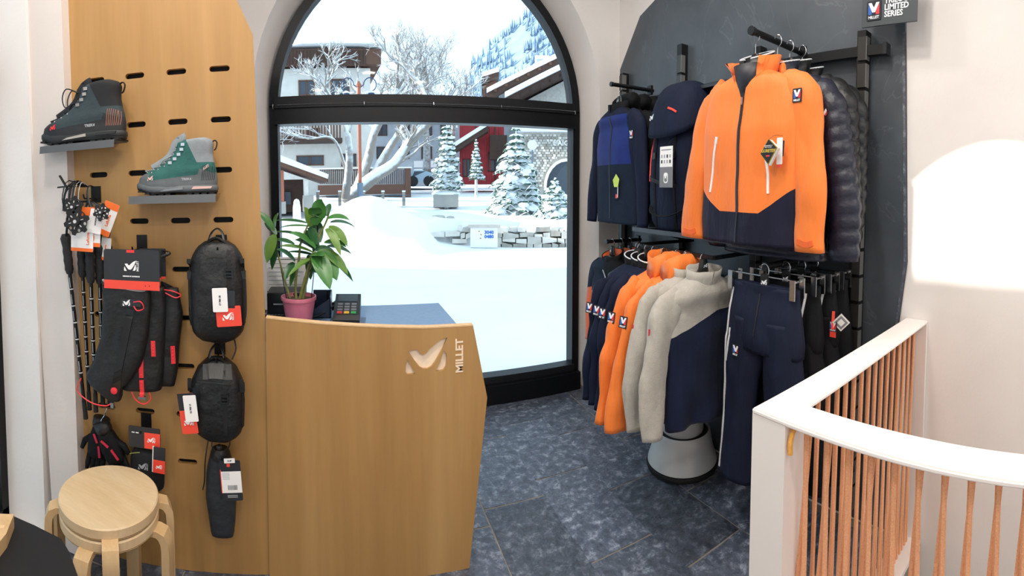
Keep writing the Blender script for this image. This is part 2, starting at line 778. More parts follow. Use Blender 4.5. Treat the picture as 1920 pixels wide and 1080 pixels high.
def left_wall():
    mb = MB()
    th = .25
    x0, x1 = XL - th, XL
    n = 10
    top = [(LY0 + (LY1 - LY0) * i / n, LZ1 + .21 * (1 - (2 * i / n - 1) ** 2)) for i in range(n + 1)]
    mb.box((x0, YB, 0), (x1, LY0, ZC))
    mb.box((x0, LY1, 0), (x1, YF + .12, ZC))
    mb.box((x0, LY0, 0), (x1, LY1, LZ0))
    for i in range(n):
        (ya, za), (yb, zb) = top[i], top[i + 1]
        mb.add([(x0, ya, za), (x0, yb, zb), (x0, yb, ZC), (x0, ya, ZC), (x1, ya, za), (x1, yb, zb), (x1, yb, ZC), (x1, ya, ZC)],
               [(0, 1, 2, 3), (7, 6, 5, 4), (0, 4, 5, 1), (3, 2, 6, 7)])
    struct(mb.build('wall_left', 'plaster'))
    win = thing('window_2', 'narrow black-framed window in the left wall', 'window')
    win['kind'] = 'structure'
    f = MB()
    xf0, xf1 = XL - th - .03, XL - th + .03
    f.box((xf0, LY1 - .045, LZ0), (xf1, LY1, LZ1 + .02))
    f.box((xf0, LY0, LZ0), (xf1, LY0 + .045, LZ1 + .02))
    f.box((xf0, LY0, LZ0), (xf1, LY1, LZ0 + .05))
    f.build('window_frame', 'frame_black', win)
    MB().box((xf0, LY0, 2.02), (xf1, LY1, 2.2)).build('transom', 'frame_black', win)
    MB().box((XL - th - .004, LY0 + .04, LZ0 + .04), (XL - th, LY1 - .04, 2.03)).build('pane', 'window_glass', win)
    MB().prism([(LY0, 2.18), (LY1, 2.18)] + [(y, z) for y, z in reversed(top)], XL - th - .004, XL - th, 'yz').build('pane', 'window_glass', win)


left_wall()
bw = MB()
bw.box((XL - .17, YB - .15, 0), (XL + .3, YB, ZC))
bw.box((XR - .3, YB - .15, -2.7), (XR + .2, YB, ZC))
bw.box((XL + .3, YB - .15, 2.7), (XR - .3, YB, ZC))
bw.box((XL + .3, YB - .15, -.2), (XR - .3, YB, .12))
struct(bw.build('wall_back', 'plaster'))

# pier between the left window and the display panel
pl_ = [on_y(x, y, 1.60) for x, y in ((25, 0), (50, 250), (68, 500), (100, 985))]
pg_ = [(p.x, p.z) for p in pl_]
dx_ = (pg_[0][0] - pg_[3][0]) / (pg_[0][1] - pg_[3][1])
pg_ = [(pg_[0][0] + dx_ * (ZC - pg_[0][1]), ZC)] + pg_ + [(pg_[3][0] - dx_ * pg_[3][1], 0), (-1.12, 0), (-1.12, ZC)]
struct(MB().prism(pg_, 1.60, 1.78).build('trim_1', 'plaster_pink'))

# ---------------------------------------------------------------- front window
win = thing('window_1', 'large arched shop window in black metal frame with snowy view', 'window')
win['kind'] = 'structure'


def arc_band(r0, r1, y0, y1, n=36, z=AC):
    mb = MB()
    vs, fs = [], []
    for k in range(n + 1):
        a = pi * k / n
        for r, y in ((r0, y0), (r1, y0), (r1, y1), (r0, y1)):
            vs.append((WCX + r * cos(a), y, z + r * sin(a)))
    for k in range(n):
        for c in range(4):
            e = (c + 1) % 4
            fs.append((k * 4 + c, k * 4 + e, k * 4 + 4 + e, k * 4 + 4 + c))
    return mb.add(vs, fs)


fr = arc_band(AR - .05, AR + .01, YF - .04, YF + .06)
fr.box((WX0 - .01, YF - .04, .0), (WX0 + .045, YF + .06, AC + .01))
fr.box((WX1 - .045, YF - .04, .0), (WX1 + .01, YF + .06, AC + .01))
fr.build('window_frame', 'frame_black', win, smooth=True)
tr = MB().box((WX0 + .03, YF - .055, 2.0), (WX1 - .03, YF + .06, 2.185))
trn = tr.build('transom', 'frame_black', win)
tb = MB()
tb.box((WX0 + .03, YF - .068, 2.108), (WX1 - .03, YF - .053, 2.185))
tb.box((WX0 + .03, YF - .063, 2.0), (WX1 - .03, YF - .053, 2.018))
tb.build('transom_moulding', 'black_metal', trn)
mat('chrome', '#c9ccd0', .22, 1.0)
cable = MB().tube([(WX0 + .05, YF - .075, 2.128), (WCX, YF - .075, 2.122), (WX1 - .05, YF - .075, 2.128)], .0014, 5)
cable.build('curtain_wire', 'chrome', trn)
for px_ in (683, 813, 940, 1078, 512):
    p = on_y(px_, 202 if px_ < 1000 else 220, YF - .08)
    hk = MB().tube([(p.x, YF - .06, 2.128), (p.x, YF - .085, 2.13), (p.x, YF - .088, 2.115), (p.x, YF - .078, 2.105)], .003, 6)
    hk.build('wire_hook', 'chrome', trn)
sl = MB().box((WX0, YF - .10, 0), (WX1, YF + .06, .135))
sl.build('sill_box', 'frame_black', win)
MB().box((WX0 + .03, YF - .05, .135), (WX1 - .03, YF + .05, .185)).build('bottom_rail', 'steel_dark', win)
g1 = MB().box((WX0 + .04, YF, .18), (WX1 - .04, YF + .006, 2.01)).build('pane', 'window_glass', win)
gp = [(WX0 + .045, 2.18), (WX1 - .045, 2.18)] + [(WCX + (AR - .045) * cos(pi * k / 28), max(2.18, AC + (AR - .045) * sin(pi * k / 28))) for k in range(29)]
MB().prism(gp, YF, YF + .006).build('pane', 'window_glass', win)

# ---------------------------------------------------------------- unseen ceiling lamps added to brighten the room
mat('fill_lamp_white', '#f4f2ee', .5)
lm = bpy.data.materials.new('fill_lamp_glow')
lm.use_nodes = True
e_ = lm.node_tree.nodes['Principled BSDF']
e_.inputs['Emission Color'].default_value = (1, .93, .84, 1)
e_.inputs['Emission Strength'].default_value = 6
MATS['fill_lamp_glow'] = lm
FILL_LAMPS = [(-.7, .6, 19, 'the wooden stools'), (.5, .9, 21, 'the space before the counter'), (.3, -1.0, 20, 'the shop entrance aisle'), (-.6, -2.2, 20, 'the back corner by the left wall'), (1.2, -1.6, 24, 'the stairwell'), (.9, 1.9, 14, 'the slate floor by the window'), (-.35, 1.1, 10, 'the slotted oak board')]
for i, (x, y, pw, wh) in enumerate(FILL_LAMPS):
    t = thing('added_fill_lamp', 'unseen lamp added as downlight above ' + wh, 'ceiling light', (x, y, ZC), 0, 'added ceiling lamps')
    MB().lathe([(.07, 0), (.13, -.002), (.135, -.02), (.12, -.05), (.1, -.055)], 24).build('housing', 'fill_lamp_white', t, smooth=True)
    MB().lathe([(.1, -.053), (.1, -.058), (.02, -.06)], 24).build('diffuser', 'fill_lamp_glow', t)
    ld = bpy.data.lights.new('fill', 'AREA')
    ld.shape = 'DISK'
    ld.size = .2
    ld.energy = pw
    ld.color = (1, .93, .85)
    lo = bpy.data.objects.new('fill', ld)
    COL.objects.link(lo)
    lo.parent = t
    lo.location = (0, 0, -.065)

# ================================================================ wooden display panel
mat('slot_dark', '#0b0b0c', .8)
slots = []
US = [panel_uv(x, 441)[0] for x in (183, 262, 340, 419.5)]
US = [US[1] + (US[3] - US[1]) / 2 * (i - 1) for i in range(4)]
ZS = [panel_uv(340, y)[1] for y in (133.5, 241.8, 345, 441.5, 532.5, 618.5, 702, 783, 865)]
dz = (ZS[0] - ZS[-1]) / 8
ZS = [ZS[0] - dz * i for i in range(9)]
outline = [(-.585, .0), (.234, .0), (.234, 1.04), (.211, 2.155), (.06, 2.50), (.06, 2.9), (-.675, 2.9)]
holes = []
for r, z in enumerate(ZS):
    for c, u in enumerate(US):
        holes.append(stadium(u, z, .080, .0225))
me = curve_plate(outline, holes, .02)
pan = thing('slotted_wall_board', 'tall oak veneer wall panel with rows of black slots', 'panel', (PO.x, PO.y, 0), PA)
obj('board', me, 'oak', pan)
MB().prism([(-.58, 0.0), (.225, 0), (.225, 1.04), (.20, 2.15), (.05, 2.5), (.05, 2.88), (-.665, 2.88)], .03, .045).build('backing_board', 'slot_dark', pan)
# ================================================================ counter
mat('logo_white', '#f1f2f3', .5)
mat('logo_red', '#e23a3c', .5)
mat('card_red', '#ee4a38', .5)
mat('card_dark', '#26292e', .5)
mat('card_white', '#ecebea', .55)
mat('card_orange', '#f2712b', .5)
mat('paper', '#f4f2f0', .6)
mat('ink', '#33363b', .6)
mat('ink_light', '#a9adb2', .6)
mat('black_plastic', '#131416', .4)
mat('black_rubber', '#101112', .7)
mat('pot_pink', '#cc7488', .35, col2='#c46b80', scale=20)

LOGO_V = [[(877, 893), (869, 925), (868, 955), (875, 968), (917, 968), (904, 944), (886, 908)],
          [(880, 848), (926, 842), (943, 864), (957, 873), (972, 865), (990, 845), (1040, 805), (1084, 790), (1060, 845), (1018, 915), (1000, 936), (982, 945), (958, 944), (940, 934), (915, 902)],
          [(1065, 857), (1078, 872), (1080, 905), (1076, 940), (1064, 957), (1045, 962), (1022, 961), (1044, 918)]]


def logo_polys(w):
    k = w / 216
    return [[((x - 976) * k, (880 - y) * k) for x, y in p] for p in LOGO_V]


def logo_mark(w, m, parent, loc=(0, 0, 0), d=.0008, word=True, rot=None, name='logo_mark'):
    """the three-leaf M with its upright word beside it, in the local xz plane facing -y"""
    mb = MB()
    for p in logo_polys(w):
        mb.prism(p, -d, d)
    o = mb.build(name, m, parent, loc=loc, rot=rot)
    if word:
        tm = text_mesh('MILLET', w * .27, d, bold=w * .004)
        tm.transform(Matrix.Translation((w * .62, 0, 0)) @ Matrix.Rotation(-pi / 2, 4, 'Y'))
        obj('lettering', tm, m, o)
    return o


CYF = 1.772
ct = thing('sales_counter', 'oak veneer sales counter with cut-out logo by the window', 'counter')
fo = [(-.352, 0), (.452, 0), (.530, .70), (.472, 1.0), (.28, 1.003), (.08, 1.016), (-.13, 1.031), (-.344, 1.05)]
logo_c = on_y(800, 668, CYF)
lh = []
for p in logo_polys(.167):
    lh.append([(logo_c.x + x, logo_c.z + z) for x, z in p])
front = obj('front_panel', curve_plate(fo, lh, .012), 'oak', ct, (0, CYF, 0))
MB().prism(fo, CYF + .0121, CYF + .03).build('front_core', 'cutout_pale', ct)
# raised veneer edge along the top of the front
ed = MB()
for a, b in zip(fo[3:], fo[4:]):
    ed.bar((a[0], CYF + .015, a[1] + .002), (b[0], CYF + .015, b[1] + .002), .032, .005)
ed.build('top_edge', 'oak_cut', ct)
tw = text_mesh('MILLET', .042, .0008, bold=.0012, xs=1.05)
tw.transform(Matrix.Rotation(-pi / 2, 4, 'Y'))
wp = on_y(862, 667, CYF - .001)
obj('lettering', tw, 'cutout_pale', ct, wp)
DZ = .975
MB().prism([(-.40, CYF + .03), (.435, CYF + .03), (.425, 2.27), (-.40, 2.27)], DZ - .03, DZ, 'xy').build('desk_top', 'desk_blue', ct)
sd_ = MB().box((-.40, CYF + .03, 0), (-.37, 2.24, DZ - .03))
sd_.build('side_panel', 'oak', ct)
MB().box((.37, CYF + .03, 0), (.40, 2.2, DZ - .03)).build('side_panel', 'oak', ct)

# ---------------------------------------------------------------- things on the counter
# potted orchid
mat('leaf', '#33672f', .34, col2='#477f38', scale=14)
mat('leaf_dark', '#224d2b', .34, col2='#2f6034', scale=14)
mat('leaf_yellow', '#6c8a3a', .4, col2='#4f7a34', scale=14)
mat('cane', '#8a8a4e', .6, col2='#6d7a3c', scale=40)
mat('soil', '#4d3a2a', .95, col2='#6b5440', scale=60, bump=.6)
pp = on_z(561, 604, DZ)
PY_ = pp.y
pt = thing('potted_orchid', 'leafy dendrobium orchid in a pink pot at the counter edge', 'plant', (pp.x, pp.y, DZ))
MB().lathe([(.05, 0), (.056, .004), (.0715, .098), (.0765, .1), (.0775, .108), (.0765, .116), (.0725, .116), (.069, .1), (.066, .096), (.001, .095)], 36).build('pot', 'pot_pink', pt, smooth=True)
MB().lathe([(.0675, .094), (.067, .1), (.04, .104), (.004, .106)], 20).build('soil', 'soil', pt, smooth=True)
stake_px = [(545, 590), (575, 585), (556, 582)]


def leafpts(base, tip, width, droop, n=8):
    base, tip = Vector(base), Vector(tip)
    mid = (base + tip) / 2 + Vector((0, 0, droop))
    path = []
    for i in range(n + 1):
        t = i / n
        path.append(base * (1 - t) ** 2 + mid * 2 * t * (1 - t) + tip * t * t)
    vs, fs = [], []
    for i, p in enumerate(path):
        t = i / n
        tg = (path[min(i + 1, n)] - path[max(i - 1, 0)]).normalized()
        sd = tg.cross(Vector((0, -.5, 1))).normalized()
        if sd.length < .1:
            sd = Vector((0, 1, 0))
        up = sd.cross(tg).normalized()
        wd = width * (sin(pi * min(1, t * .93 + .07)) ** .75) * (1 if t < .97 else .3)
        vs += [p - sd * wd / 2 + up * wd * .12, p - up * .0008, p + sd * wd / 2 + up * wd * .12, p - up * .0022]
    for i in range(n):
        a = i * 4
        fs += [(a, a + 1, a + 5, a + 4), (a + 1, a + 2, a + 6, a + 5), (a + 2, a + 3, a + 7, a + 6), (a + 3, a, a + 4, a + 7)]
    return vs, fs


def PL(x, y, dy=0.0):
    p = on_y(x, y, PY_ + dy)
    return p - Vector((pp.x, pp.y, DZ))


canes = [([(548, 572), (538, 540), (527, 500), (516, 455), (510, 420)], .02, .0045),
         ([(556, 570), (554, 530), (560, 490), (564, 455), (576, 425), (586, 405)], -.01, .0055),
         ([(566, 570), (574, 530), (583, 495), (588, 470), (600, 440), (612, 415), (618, 395)], .03, .0055),
         ([(560, 572), (566, 545), (574, 515), (583, 480), (592, 472)], -.03, .006)]
for pts, dy, r in canes:
    pa = spline([PL(x, y, dy * i / (len(pts) - 1)) for i, (x, y) in enumerate(pts)], 14)
    MB().tube(pa, [r * (1.15 - .5 * i / 14) * (1.1 if i % 3 == 0 else .95) for i in range(15)], 8).build('cane', 'cane', pt, smooth=True)
for a, b in (((540, 575), (513, 430)), ((582, 580), (600, 388))):
    MB().tube([PL(*a, .01), PL(*b, .02)], .0022, 6).build('support_stick', 'black_plastic', pt)
LV = [  # base, tip, width px, droop, depth, colour
    ((514, 432), (484, 400), 15, .02, 0, 0), ((516, 425), (520, 402), 17, .01, -.03, 2), ((515, 440), (502, 488), 20, .02, -.04, 2),
    ((518, 440), (498, 420), 14, .01, .02, 1),
    ((575, 418), (522, 414), 9, .012, .02, 1), ((563, 440), (516, 436), 8, .012, .05, 1), ((552, 458), (518, 450), 12, .01, 0, 1),
    ((553, 490), (522, 470), 15, .02, -.03, 1), ((551, 492), (536, 522), 15, .015, -.04, 1), ((556, 500), (578, 495), 12, .01, -.02, 0),
    ((583, 425), (572, 392), 18, .01, -.02, 2), ((597, 418), (602, 378), 26, .03, -.01, 0), ((600, 402), (578, 402), 15, .03, .02, 1),
    ((612, 405), (618, 384), 11, .01, .04, 1), ((614, 410), (651, 412), 16, .02, 0, 0), ((616, 425), (648, 458), 18, .03, -.02, 2),
    ((608, 455), (645, 462), 18, .018, -.02, 0), ((598, 455), (590, 415), 22, .02, .03, 1), ((592, 465), (548, 440), 20, .025, -.04, 0),
    ((596, 462), (572, 436), 20, .02, .02, 1), ((590, 475), (533, 462), 10, .02, -.05, 2), ((594, 472), (628, 520), 34, .03, -.05, 0),
    ((600, 470), (647, 510), 22, .035, -.03, 2), ((585, 485), (556, 500), 10, .01, -.05, 2), ((584, 480), (606, 480), 18, .01, -.06, 0),
    ((580, 508), (604, 513), 12, .01, -.02, 1), ((586, 470), (622, 470), 16, .02, .03, 0), ((578, 478), (582, 520), 14, .01, .02, 1),
    ((588, 450), (560, 462), 16, .02, .05, 0)]
LV += [((a[0] + 6, a[1] + 7), (b[0] + 9, b[1] + 12), w_ * .8, dr, dy + .05, (c + 1) % 2) for a, b, w_, dr, dy, c in LV[2:28:2]]
LV += [((a[0] - 5, a[1] + 4), (b[0] - 12, b[1] + 16), w_ * .85, dr + .01, dy - .03, c) for a, b, w_, dr, dy, c in LV[11:25:2]]
for i, (a, b, wpx, dr, dy, c) in enumerate(LV):
    A, B = PL(*a, dy * .4), PL(a[0] + (b[0] - a[0]) * 1.12, a[1] + (b[1] - a[1]) * 1.12, dy * 1.6)
    vs, fs = leafpts(A, B, wpx * 2.0 / 870 * 1.15, dr)
    MB().add(vs, fs).build('leaf', ('leaf', 'leaf_dark', 'leaf_yellow')[c], pt, smooth=True)

# card terminal
ctp = on_z(652, 603, DZ)
tm_ = thing('card_terminal', 'black card payment terminal on a clear stand', 'terminal', ctp, -.06)
tm_.scale = (1.55, 1.3, 1.55)
mat('clear_plastic', '#cfe0ea', .1, spec=.6)
sh = MB()
prof = [(-.075, .012), (-.06, .004), (.07, .035), (.078, .06), (.055, .068), (-.06, .032), (-.075, .022)]   # y,z side view: low in front
sh.add([(sx * .036, y, z) for sx in (-1, 1) for y, z in prof], [tuple(range(7)), tuple(range(13, 6, -1))] + [(i, i + 7, (i + 1) % 7 + 7, (i + 1) % 7) for i in range(7)])
body = sh.build('body', 'black_plastic', tm_, smooth=False)
mat('screen_dark', '#1b2126', .15)
mat('key_grey', '#6d7178', .5)
mat('key_red', '#d1403c', .5)
mat('key_yellow', '#e0b13a', .5)
mat('key_green', '#3ba65a', .5)


def slope(y): return .032 + (y + .06) / .115 * .036


MB().add([(-.028, .012, slope(.012) + .001), (.028, .012, slope(.012) + .001), (.028, .05, slope(.05) + .001), (-.028, .05, slope(.05) + .001),
          (-.028, .012, slope(.012) - .002), (.028, .012, slope(.012) - .002), (.028, .05, slope(.05) - .002), (-.028, .05, slope(.05) - .002)],
         [(0, 1, 2, 3), (7, 6, 5, 4), (0, 4, 5, 1), (1, 5, 6, 2), (2, 6, 7, 3), (3, 7, 4, 0)]).build('screen', 'screen_dark', body)
for r in range(4):
    for c in range(3):
        y = -.004 - r * .0145
        x = -.019 + c * .019
        k = MB().cbox((x, y, slope(y) + .001), (.014, .009, .004))
        k.build('key', ('key_red', 'key_yellow', 'key_green')[c] if r == 3 else 'key_grey', body)
cs = MB()
cs.box((-.05, -.06, 0), (.05, .05, .003))
cs.add([(-.05, .05, .0), (.05, .05, .0), (.05, .078, .03), (-.05, .078, .03), (-.05, .053, .0), (.05, .053, .0), (.05, .081, .03), (-.05, .081, .03)],
       [(0, 1, 2, 3), (7, 6, 5, 4), (0, 4, 5, 1), (1, 5, 6, 2), (2, 6, 7, 3), (3, 7, 4, 0)])
cs.build('stand', 'window_glass', tm_)
a_, b_ = on_z(631, 583, DZ + .03) - ctp, on_z(592, 600, DZ + .003) - ctp
cb = spline([(-.03, .06, .05), (a_.x + .01, a_.y, .035), (a_.x - .03, a_.y - .04, .012), (b_.x, b_.y, .003), (b_.x - .06, b_.y + .06, .003)], 16)
MB().tube(cb, .0022, 6).build('cable', 'black_plastic', tm_, smooth=True)

# letter tray, keyboard, printed notice behind the pot
tp = on_z(615, 572, DZ)
tr_ = thing('desk_organiser', 'dark blue desk organiser box behind the orchid pot', 'organiser', (on_y(590, 570, 2.16).x, 2.13, DZ), .0)
mat('navy_plastic', '#1d2a3f', .4)
ob = MB()
x0_, x1_ = on_y(586, 560, 2.16).x - on_y(590, 570, 2.16).x, on_y(622, 560, 2.16).x - on_y(590, 570, 2.16).x
for lo, hi in (((x0_, -.08, 0), (x1_, .08, .004)), ((x0_, .076, 0), (x1_, .08, .095)), ((x1_ - .004, -.08, 0), (x1_, .08, .095)), ((x0_, -.08, 0), (x0_ + .004, .08, .06))):
    ob.box(lo, hi)
ob.add([(x0_, -.08, 0), (x1_, -.08, 0), (x1_, -.08, .09), (x0_, -.08, .03), (x0_, -.076, 0), (x1_, -.076, 0), (x1_, -.076, .09), (x0_, -.076, .03)],
       [(0, 1, 2, 3), (7, 6, 5, 4), (0, 4, 5, 1), (1, 5, 6, 2), (2, 6, 7, 3), (3, 7, 4, 0)])
ob.build('tray', 'navy_plastic', tr_)
MB().tube([(x1_ - .025, .03, .004), (x1_ - .02, .035, .1)], .003, 6).build('divider_pin', 'black_plastic', tr_)

mn = thing('receipt_printer', 'black receipt printer behind the orchid pot', 'printer', (on_y(540, 560, 2.12).x, 2.12, DZ), .05)
bevel_box('body', (-.09, -.07, 0), (.085, .07, .115), .008, 'black_plastic', mn)
MB().box((-.06, -.072, .06), (.06, -.069, .066)).build('paper_slot', 'ink_light', mn)
kp = on_z(524, 592, DZ)
kb = thing('keyboard', 'black keyboard lying beside the orchid pot', 'keyboard', (kp.x - .02, kp.y, DZ), .05)
bevel_box('case', (-.08, -.05, 0), (.08, .05, .014), .003, 'black_plastic', kb)
kk = MB().cbox((0, 0, .0155), (.011, .011, .004)).mesh('key')
for r in range(5):
    for c in range(10):
        obj('key', kk, 'key_grey', kb, (-.068 + c * .0150, -.036 + r * .017, 0))
np_ = on_y(530, 500, 2.2)
nt_ = thing('printed_notice', 'printed white notice sheets behind the orchid', 'notice', (np_.x, 2.235, DZ), .03)
z0n, z1n = on_y(530, 538, 2.235).z - DZ, on_y(530, 482, 2.235).z - DZ
MB().box((-.085, -.002, z0n - .02), (.11, .002, z1n)).build('sheet', 'paper', nt_)
MB().box((-.085, .004, 0), (.11, .01, z1n - .03)).build('board', 'card_dark', nt_)
for k in range(7):
    zz = lerp(z1n - .012, z0n + .012, k / 6)
    MB().box((-.075, -.0028, zz), (.10 - .02 * (k % 3), -.0018, zz + .0028)).build('text_line', 'ink_light' if k else 'ink', nt_)
mp_ = on_z(618, 575, DZ)
ms = thing('desk_lamp_base', 'small black dome on the counter behind the organiser', 'desk accessory', (on_y(632, 565, 2.22).x, 2.22, DZ))
MB().lathe([(.03, 0), (.032, .01), (.026, .028), (.012, .038), (.001, .04)], 20).build('dome', 'black_plastic', ms, smooth=True)
MB().lathe([(.034, 0), (.034, .005), (.03, .006)], 20).build('foot_ring', 'steel_dark', ms, smooth=True)

# ================================================================ stools
def make_stool(nm, label, zoff, rz):
    c = on_z(203, 926, .49)
    t = thing(nm, label, 'stool', (c.x, c.y, zoff), rz, 'round birch stools stacked by the panel')
    R = .178
    prof = [(R - .004, .410), (R, .414), (R, .442), (R - .004, .446), (.001, .4465)]
    s = MB().lathe([(.001, .4095)] + prof, 56).mesh('seat', smooth=True)
    obj('seat', s, 'birch', t)
    MB().lathe([(.176, .4095), (.1765, .4085), (.1, .4083), (.001, .4082)], 40).build('seat_underside', 'birch_leg', t)
    for k in range(4):
        a = pi / 4 + k * pi / 2
        # bent leg: rises, curls over the rim and runs in under the seat
        pth = [(.215, 0), (.215, .30), (.2155, .345), (.213, .375), (.203, .395), (.185, .404), (.15, .4045), (.09, .4045)]
        vs, fs = [], []
        for i, (r, z) in enumerate(pth):
            p0 = pth[max(i - 1, 0)]
            p1 = pth[min(i + 1, len(pth) - 1)]
            tx, tz = p1[0] - p0[0], p1[1] - p0[1]
            l = sqrt(tx * tx + tz * tz)
            nx, nz = -tz / l, tx / l
            th = .0135 if i < 5 else .0105
            for sw_, tt in ((-1, -1), (1, -1), (1, 1), (-1, 1)):
                vs.append((r + nx * tt * th, sw_ * .0265, z + nz * tt * th))
        m = len(pth)
        for i in range(m - 1):
            for c_ in range(4):
                e = (c_ + 1) % 4
                fs.append((i * 4 + c_, i * 4 + e, i * 4 + 4 + e, i * 4 + 4 + c_))
        fs += [(3, 2, 1, 0), tuple((m - 1) * 4 + q for q in range(4))]
        lg = MB().add(vs, fs).mesh('leg', smooth=True)
        obj('leg', lg, 'birch_leg', t, rot=(0, 0, a))
    return t


make_stool('stool', 'lower of two stacked round birch stools, its seat under the other', 0, -.692)
make_stool('stool', 'upper of two stacked round birch stools, bare seat on top', .044, -.237)

# dark round display table at the corner
tb_ = thing('display_table', 'black-topped side table with wooden block at the lower left corner', 'table', (0, 0, 0))
pts_ = [on_z(x, y, .62) for x, y in ((22, 966), (65, 985), (115, 1010), (130, 1035), (146, 1080))]
poly = [(p.x, p.y) for p in pts_] + [(-.45, .62), (-.70, .45), (-.95, .55), (-1.02, .80)]
MB().prism(poly, .59, .62, 'xy').build('table_top', mat('black_felt', '#0d0d0f', .85), tb_)
MB().box((-.82, .62, 0), (-.66, .80, .59)).build('pedestal', 'black_felt', tb_)
wb = thing('wooden_block', 'light wooden block lying on the black corner table', 'block')
wq = [on_z(x, y, .66) for x, y in ((-20, 962), (26, 964), (12, 1000), (-25, 1046))]
MB().prism([(p.x, p.y) for p in wq], .621, .66, 'xy').build('block_body', 'birch_leg', wb)
ws = [on_z(x, y, .6605) for x, y in ((-10, 985), (10, 985), (8, 990), (-10, 992))]
MB().prism([(p.x, p.y) for p in ws], .6595, .661, 'xy').build('grain_mark', 'oak_cut', wb)
# ================================================================ slate display wall
RX = 1.912
sp = thing('slate_board', 'dark slate wall board with cut corner behind the clothes', 'wall panel')
poly = [(2.93, .02), (2.95, 2.44), (2.70, 2.76), (1.9, 3.03), (1.0, 3.0), (.80, 2.7), (.787, 2.27), (.745, 1.25), (.775, .98), (.80, .02)]
MB().prism(poly, RX, XR - .002, 'yz').build('board', 'slate_panel', sp)
MB().prism([(.800, 2.27), (.787, 2.27), (.745, 1.25), (.775, .98), (.80, .02), (.812, .02), (.787, .98), (.757, 1.25)], RX - .001, XR - .002, 'yz').build('board_edge', 'slate_tile', sp)
mat('rail_black', '#101113', .42, spec=.35)
mat('rail_side', '#3a3a3c', .4, .6)


def post(y, z0, z1, label):
    t = thing('rack_post', label, 'rack post', (RX, y, 0), 0, 'slotted rack posts')
    MB().box((-.052, -.022, z0), (-.001, .022, z1)).build('post_core', 'rail_black', t)
    mat('slot_face', '#3b3936', .35, .3)
    mat('slot_edge', '#8d8c88', .35, .6)
    seg = MB().box((-.062, -.03, .004), (-.05, .012, .108)).mesh('slot_plate')
    edg = MB().box((-.0625, -.032, .004), (-.030, -.0295, .108)).mesh('plate_edge')
    n = int((z1 - z0) / .12)
    for k in range(n):
        obj('slot_plate', seg, 'slot_face', t, (0, 0, z0 + k * .12))
        obj('plate_edge', edg, 'slot_edge', t, (0, 0, z0 + k * .12))
    return t


post(.975, .10, 2.28, 'black slotted rack post beside the bare white wall')
post(1.58, .10, 2.30, 'black slotted rack post behind the orange jacket')
post(2.205, .10, 2.44, 'black slotted rack post rising above the navy backpack')
post(2.85, .10, 2.385, 'black slotted rack post beside the window pier')


def rail(name, label, pts, r, n=10, square=False):
    t = thing(name, label, 'clothes rail')
    mb = MB()
    if square:
        for a, b in zip(pts, pts[1:]):
            mb.bar(a, b, r * 1.5, r * 2)
    else:
        mb.tube(pts, r, n)
    mb.build('bar', 'rail_black', t, smooth=not square)
    return t


def endcap(t, p, r=.019):
    MB().tube([(p[0] - .012, p[1], p[2]), (p[0] + .004, p[1], p[2])], r, 14).build('end_cap', 'steel_dark', t, smooth=True)
    MB().box((RX - .075, p[1] - .02, p[2] - .03), (RX - .058, p[1] + .02, p[2] + .03)).build('bracket', 'rail_black', t)


A_Z, A_Y = 2.215, 1.285
ra = rail('faceout_rail', 'upper black hanging arm carrying the orange jacket', [(1.48, A_Y, A_Z), (1.87, A_Y, A_Z)], .0145)
endcap(ra, (1.48, A_Y, A_Z))
rb = rail('faceout_rail', 'upper black hanging arm carrying the blue fleece jackets', [(1.55, 2.48, 2.2), (1.87, 2.48, 2.2)], .0125)
endcap(rb, (1.55, 2.48, 2.2), .015)
rc_ = rail('faceout_rail', 'lower black hanging arm carrying the short orange and navy jackets', [(1.60, 2.60, 1.20), (1.87, 2.60, 1.20)], .0125)
endcap(rc_, (1.60, 2.60, 1.20), .015)
rd = rail('faceout_rail', 'lower black hanging arm carrying the trousers', [(1.50, 1.20, 1.237), (1.87, 1.20, 1.237)], .0145)
endcap(rd, (1.50, 1.20, 1.237))
BX, BZ = 1.45, 1.247
re_ = rail('hanging_rail', 'black U-shaped rail carrying fleeces and orange jackets', [(1.87, 2.06, BZ), (BX, 2.06, BZ), (BX, 1.46, BZ), (1.87, 1.49, BZ)], .009, square=True)
cb1 = rail('cross_bar', 'upper black cross bar joining the posts by the white wall', [(1.868, .86, 2.185), (1.868, 1.60, 2.185)], .022, square=True)
MB().box((1.845, .845, 2.16), (1.89, .862, 2.21)).build('end_cap', 'steel_dark', cb1)
cb2 = rail('cross_bar', 'upper black cross bar behind the navy backpack', [(1.868, 1.62, 2.14), (1.868, 2.87, 2.14)], .02, square=True)
MB().box((1.845, 2.868, 2.115), (1.89, 2.885, 2.165)).build('end_cap', 'steel_dark', cb2)
cb3 = rail('cross_bar', 'lower black cross bar behind the grey fleeces', [(1.868, 1.0, 1.05), (1.868, 2.87, 1.05)], .016, square=True)
MB().box((1.845, 2.868, 1.03), (1.89, 2.885, 1.07)).build('end_cap', 'steel_dark', cb3)
sh_ = thing('rack_shelf', 'black metal rack shelf under the navy backpack', 'shelf')
mat('shelf_metal', '#3b3d42', .38, .3)
MB().box((1.535, 1.30, 1.312), (1.88, 2.21, 1.318)).build('shelf_plate', 'rail_black', sh_)
MB().box((1.527, 1.30, 1.306), (1.537, 2.21, 1.330)).build('front_lip', 'shelf_metal', sh_)
for y in (1.34, 2.17):
    MB().prism([(1.86, 1.312), (1.86, 1.24), (1.62, 1.312)], y - .003, y + .003).build('bracket', 'rail_black', sh_)
sp2 = thing('top_shelf', 'small black shelf plate above the backpacks', 'shelf')
MB().box((1.70, 1.62, 2.098), (1.88, 1.98, 2.103)).build('shelf_plate', 'shelf_metal', sp2)
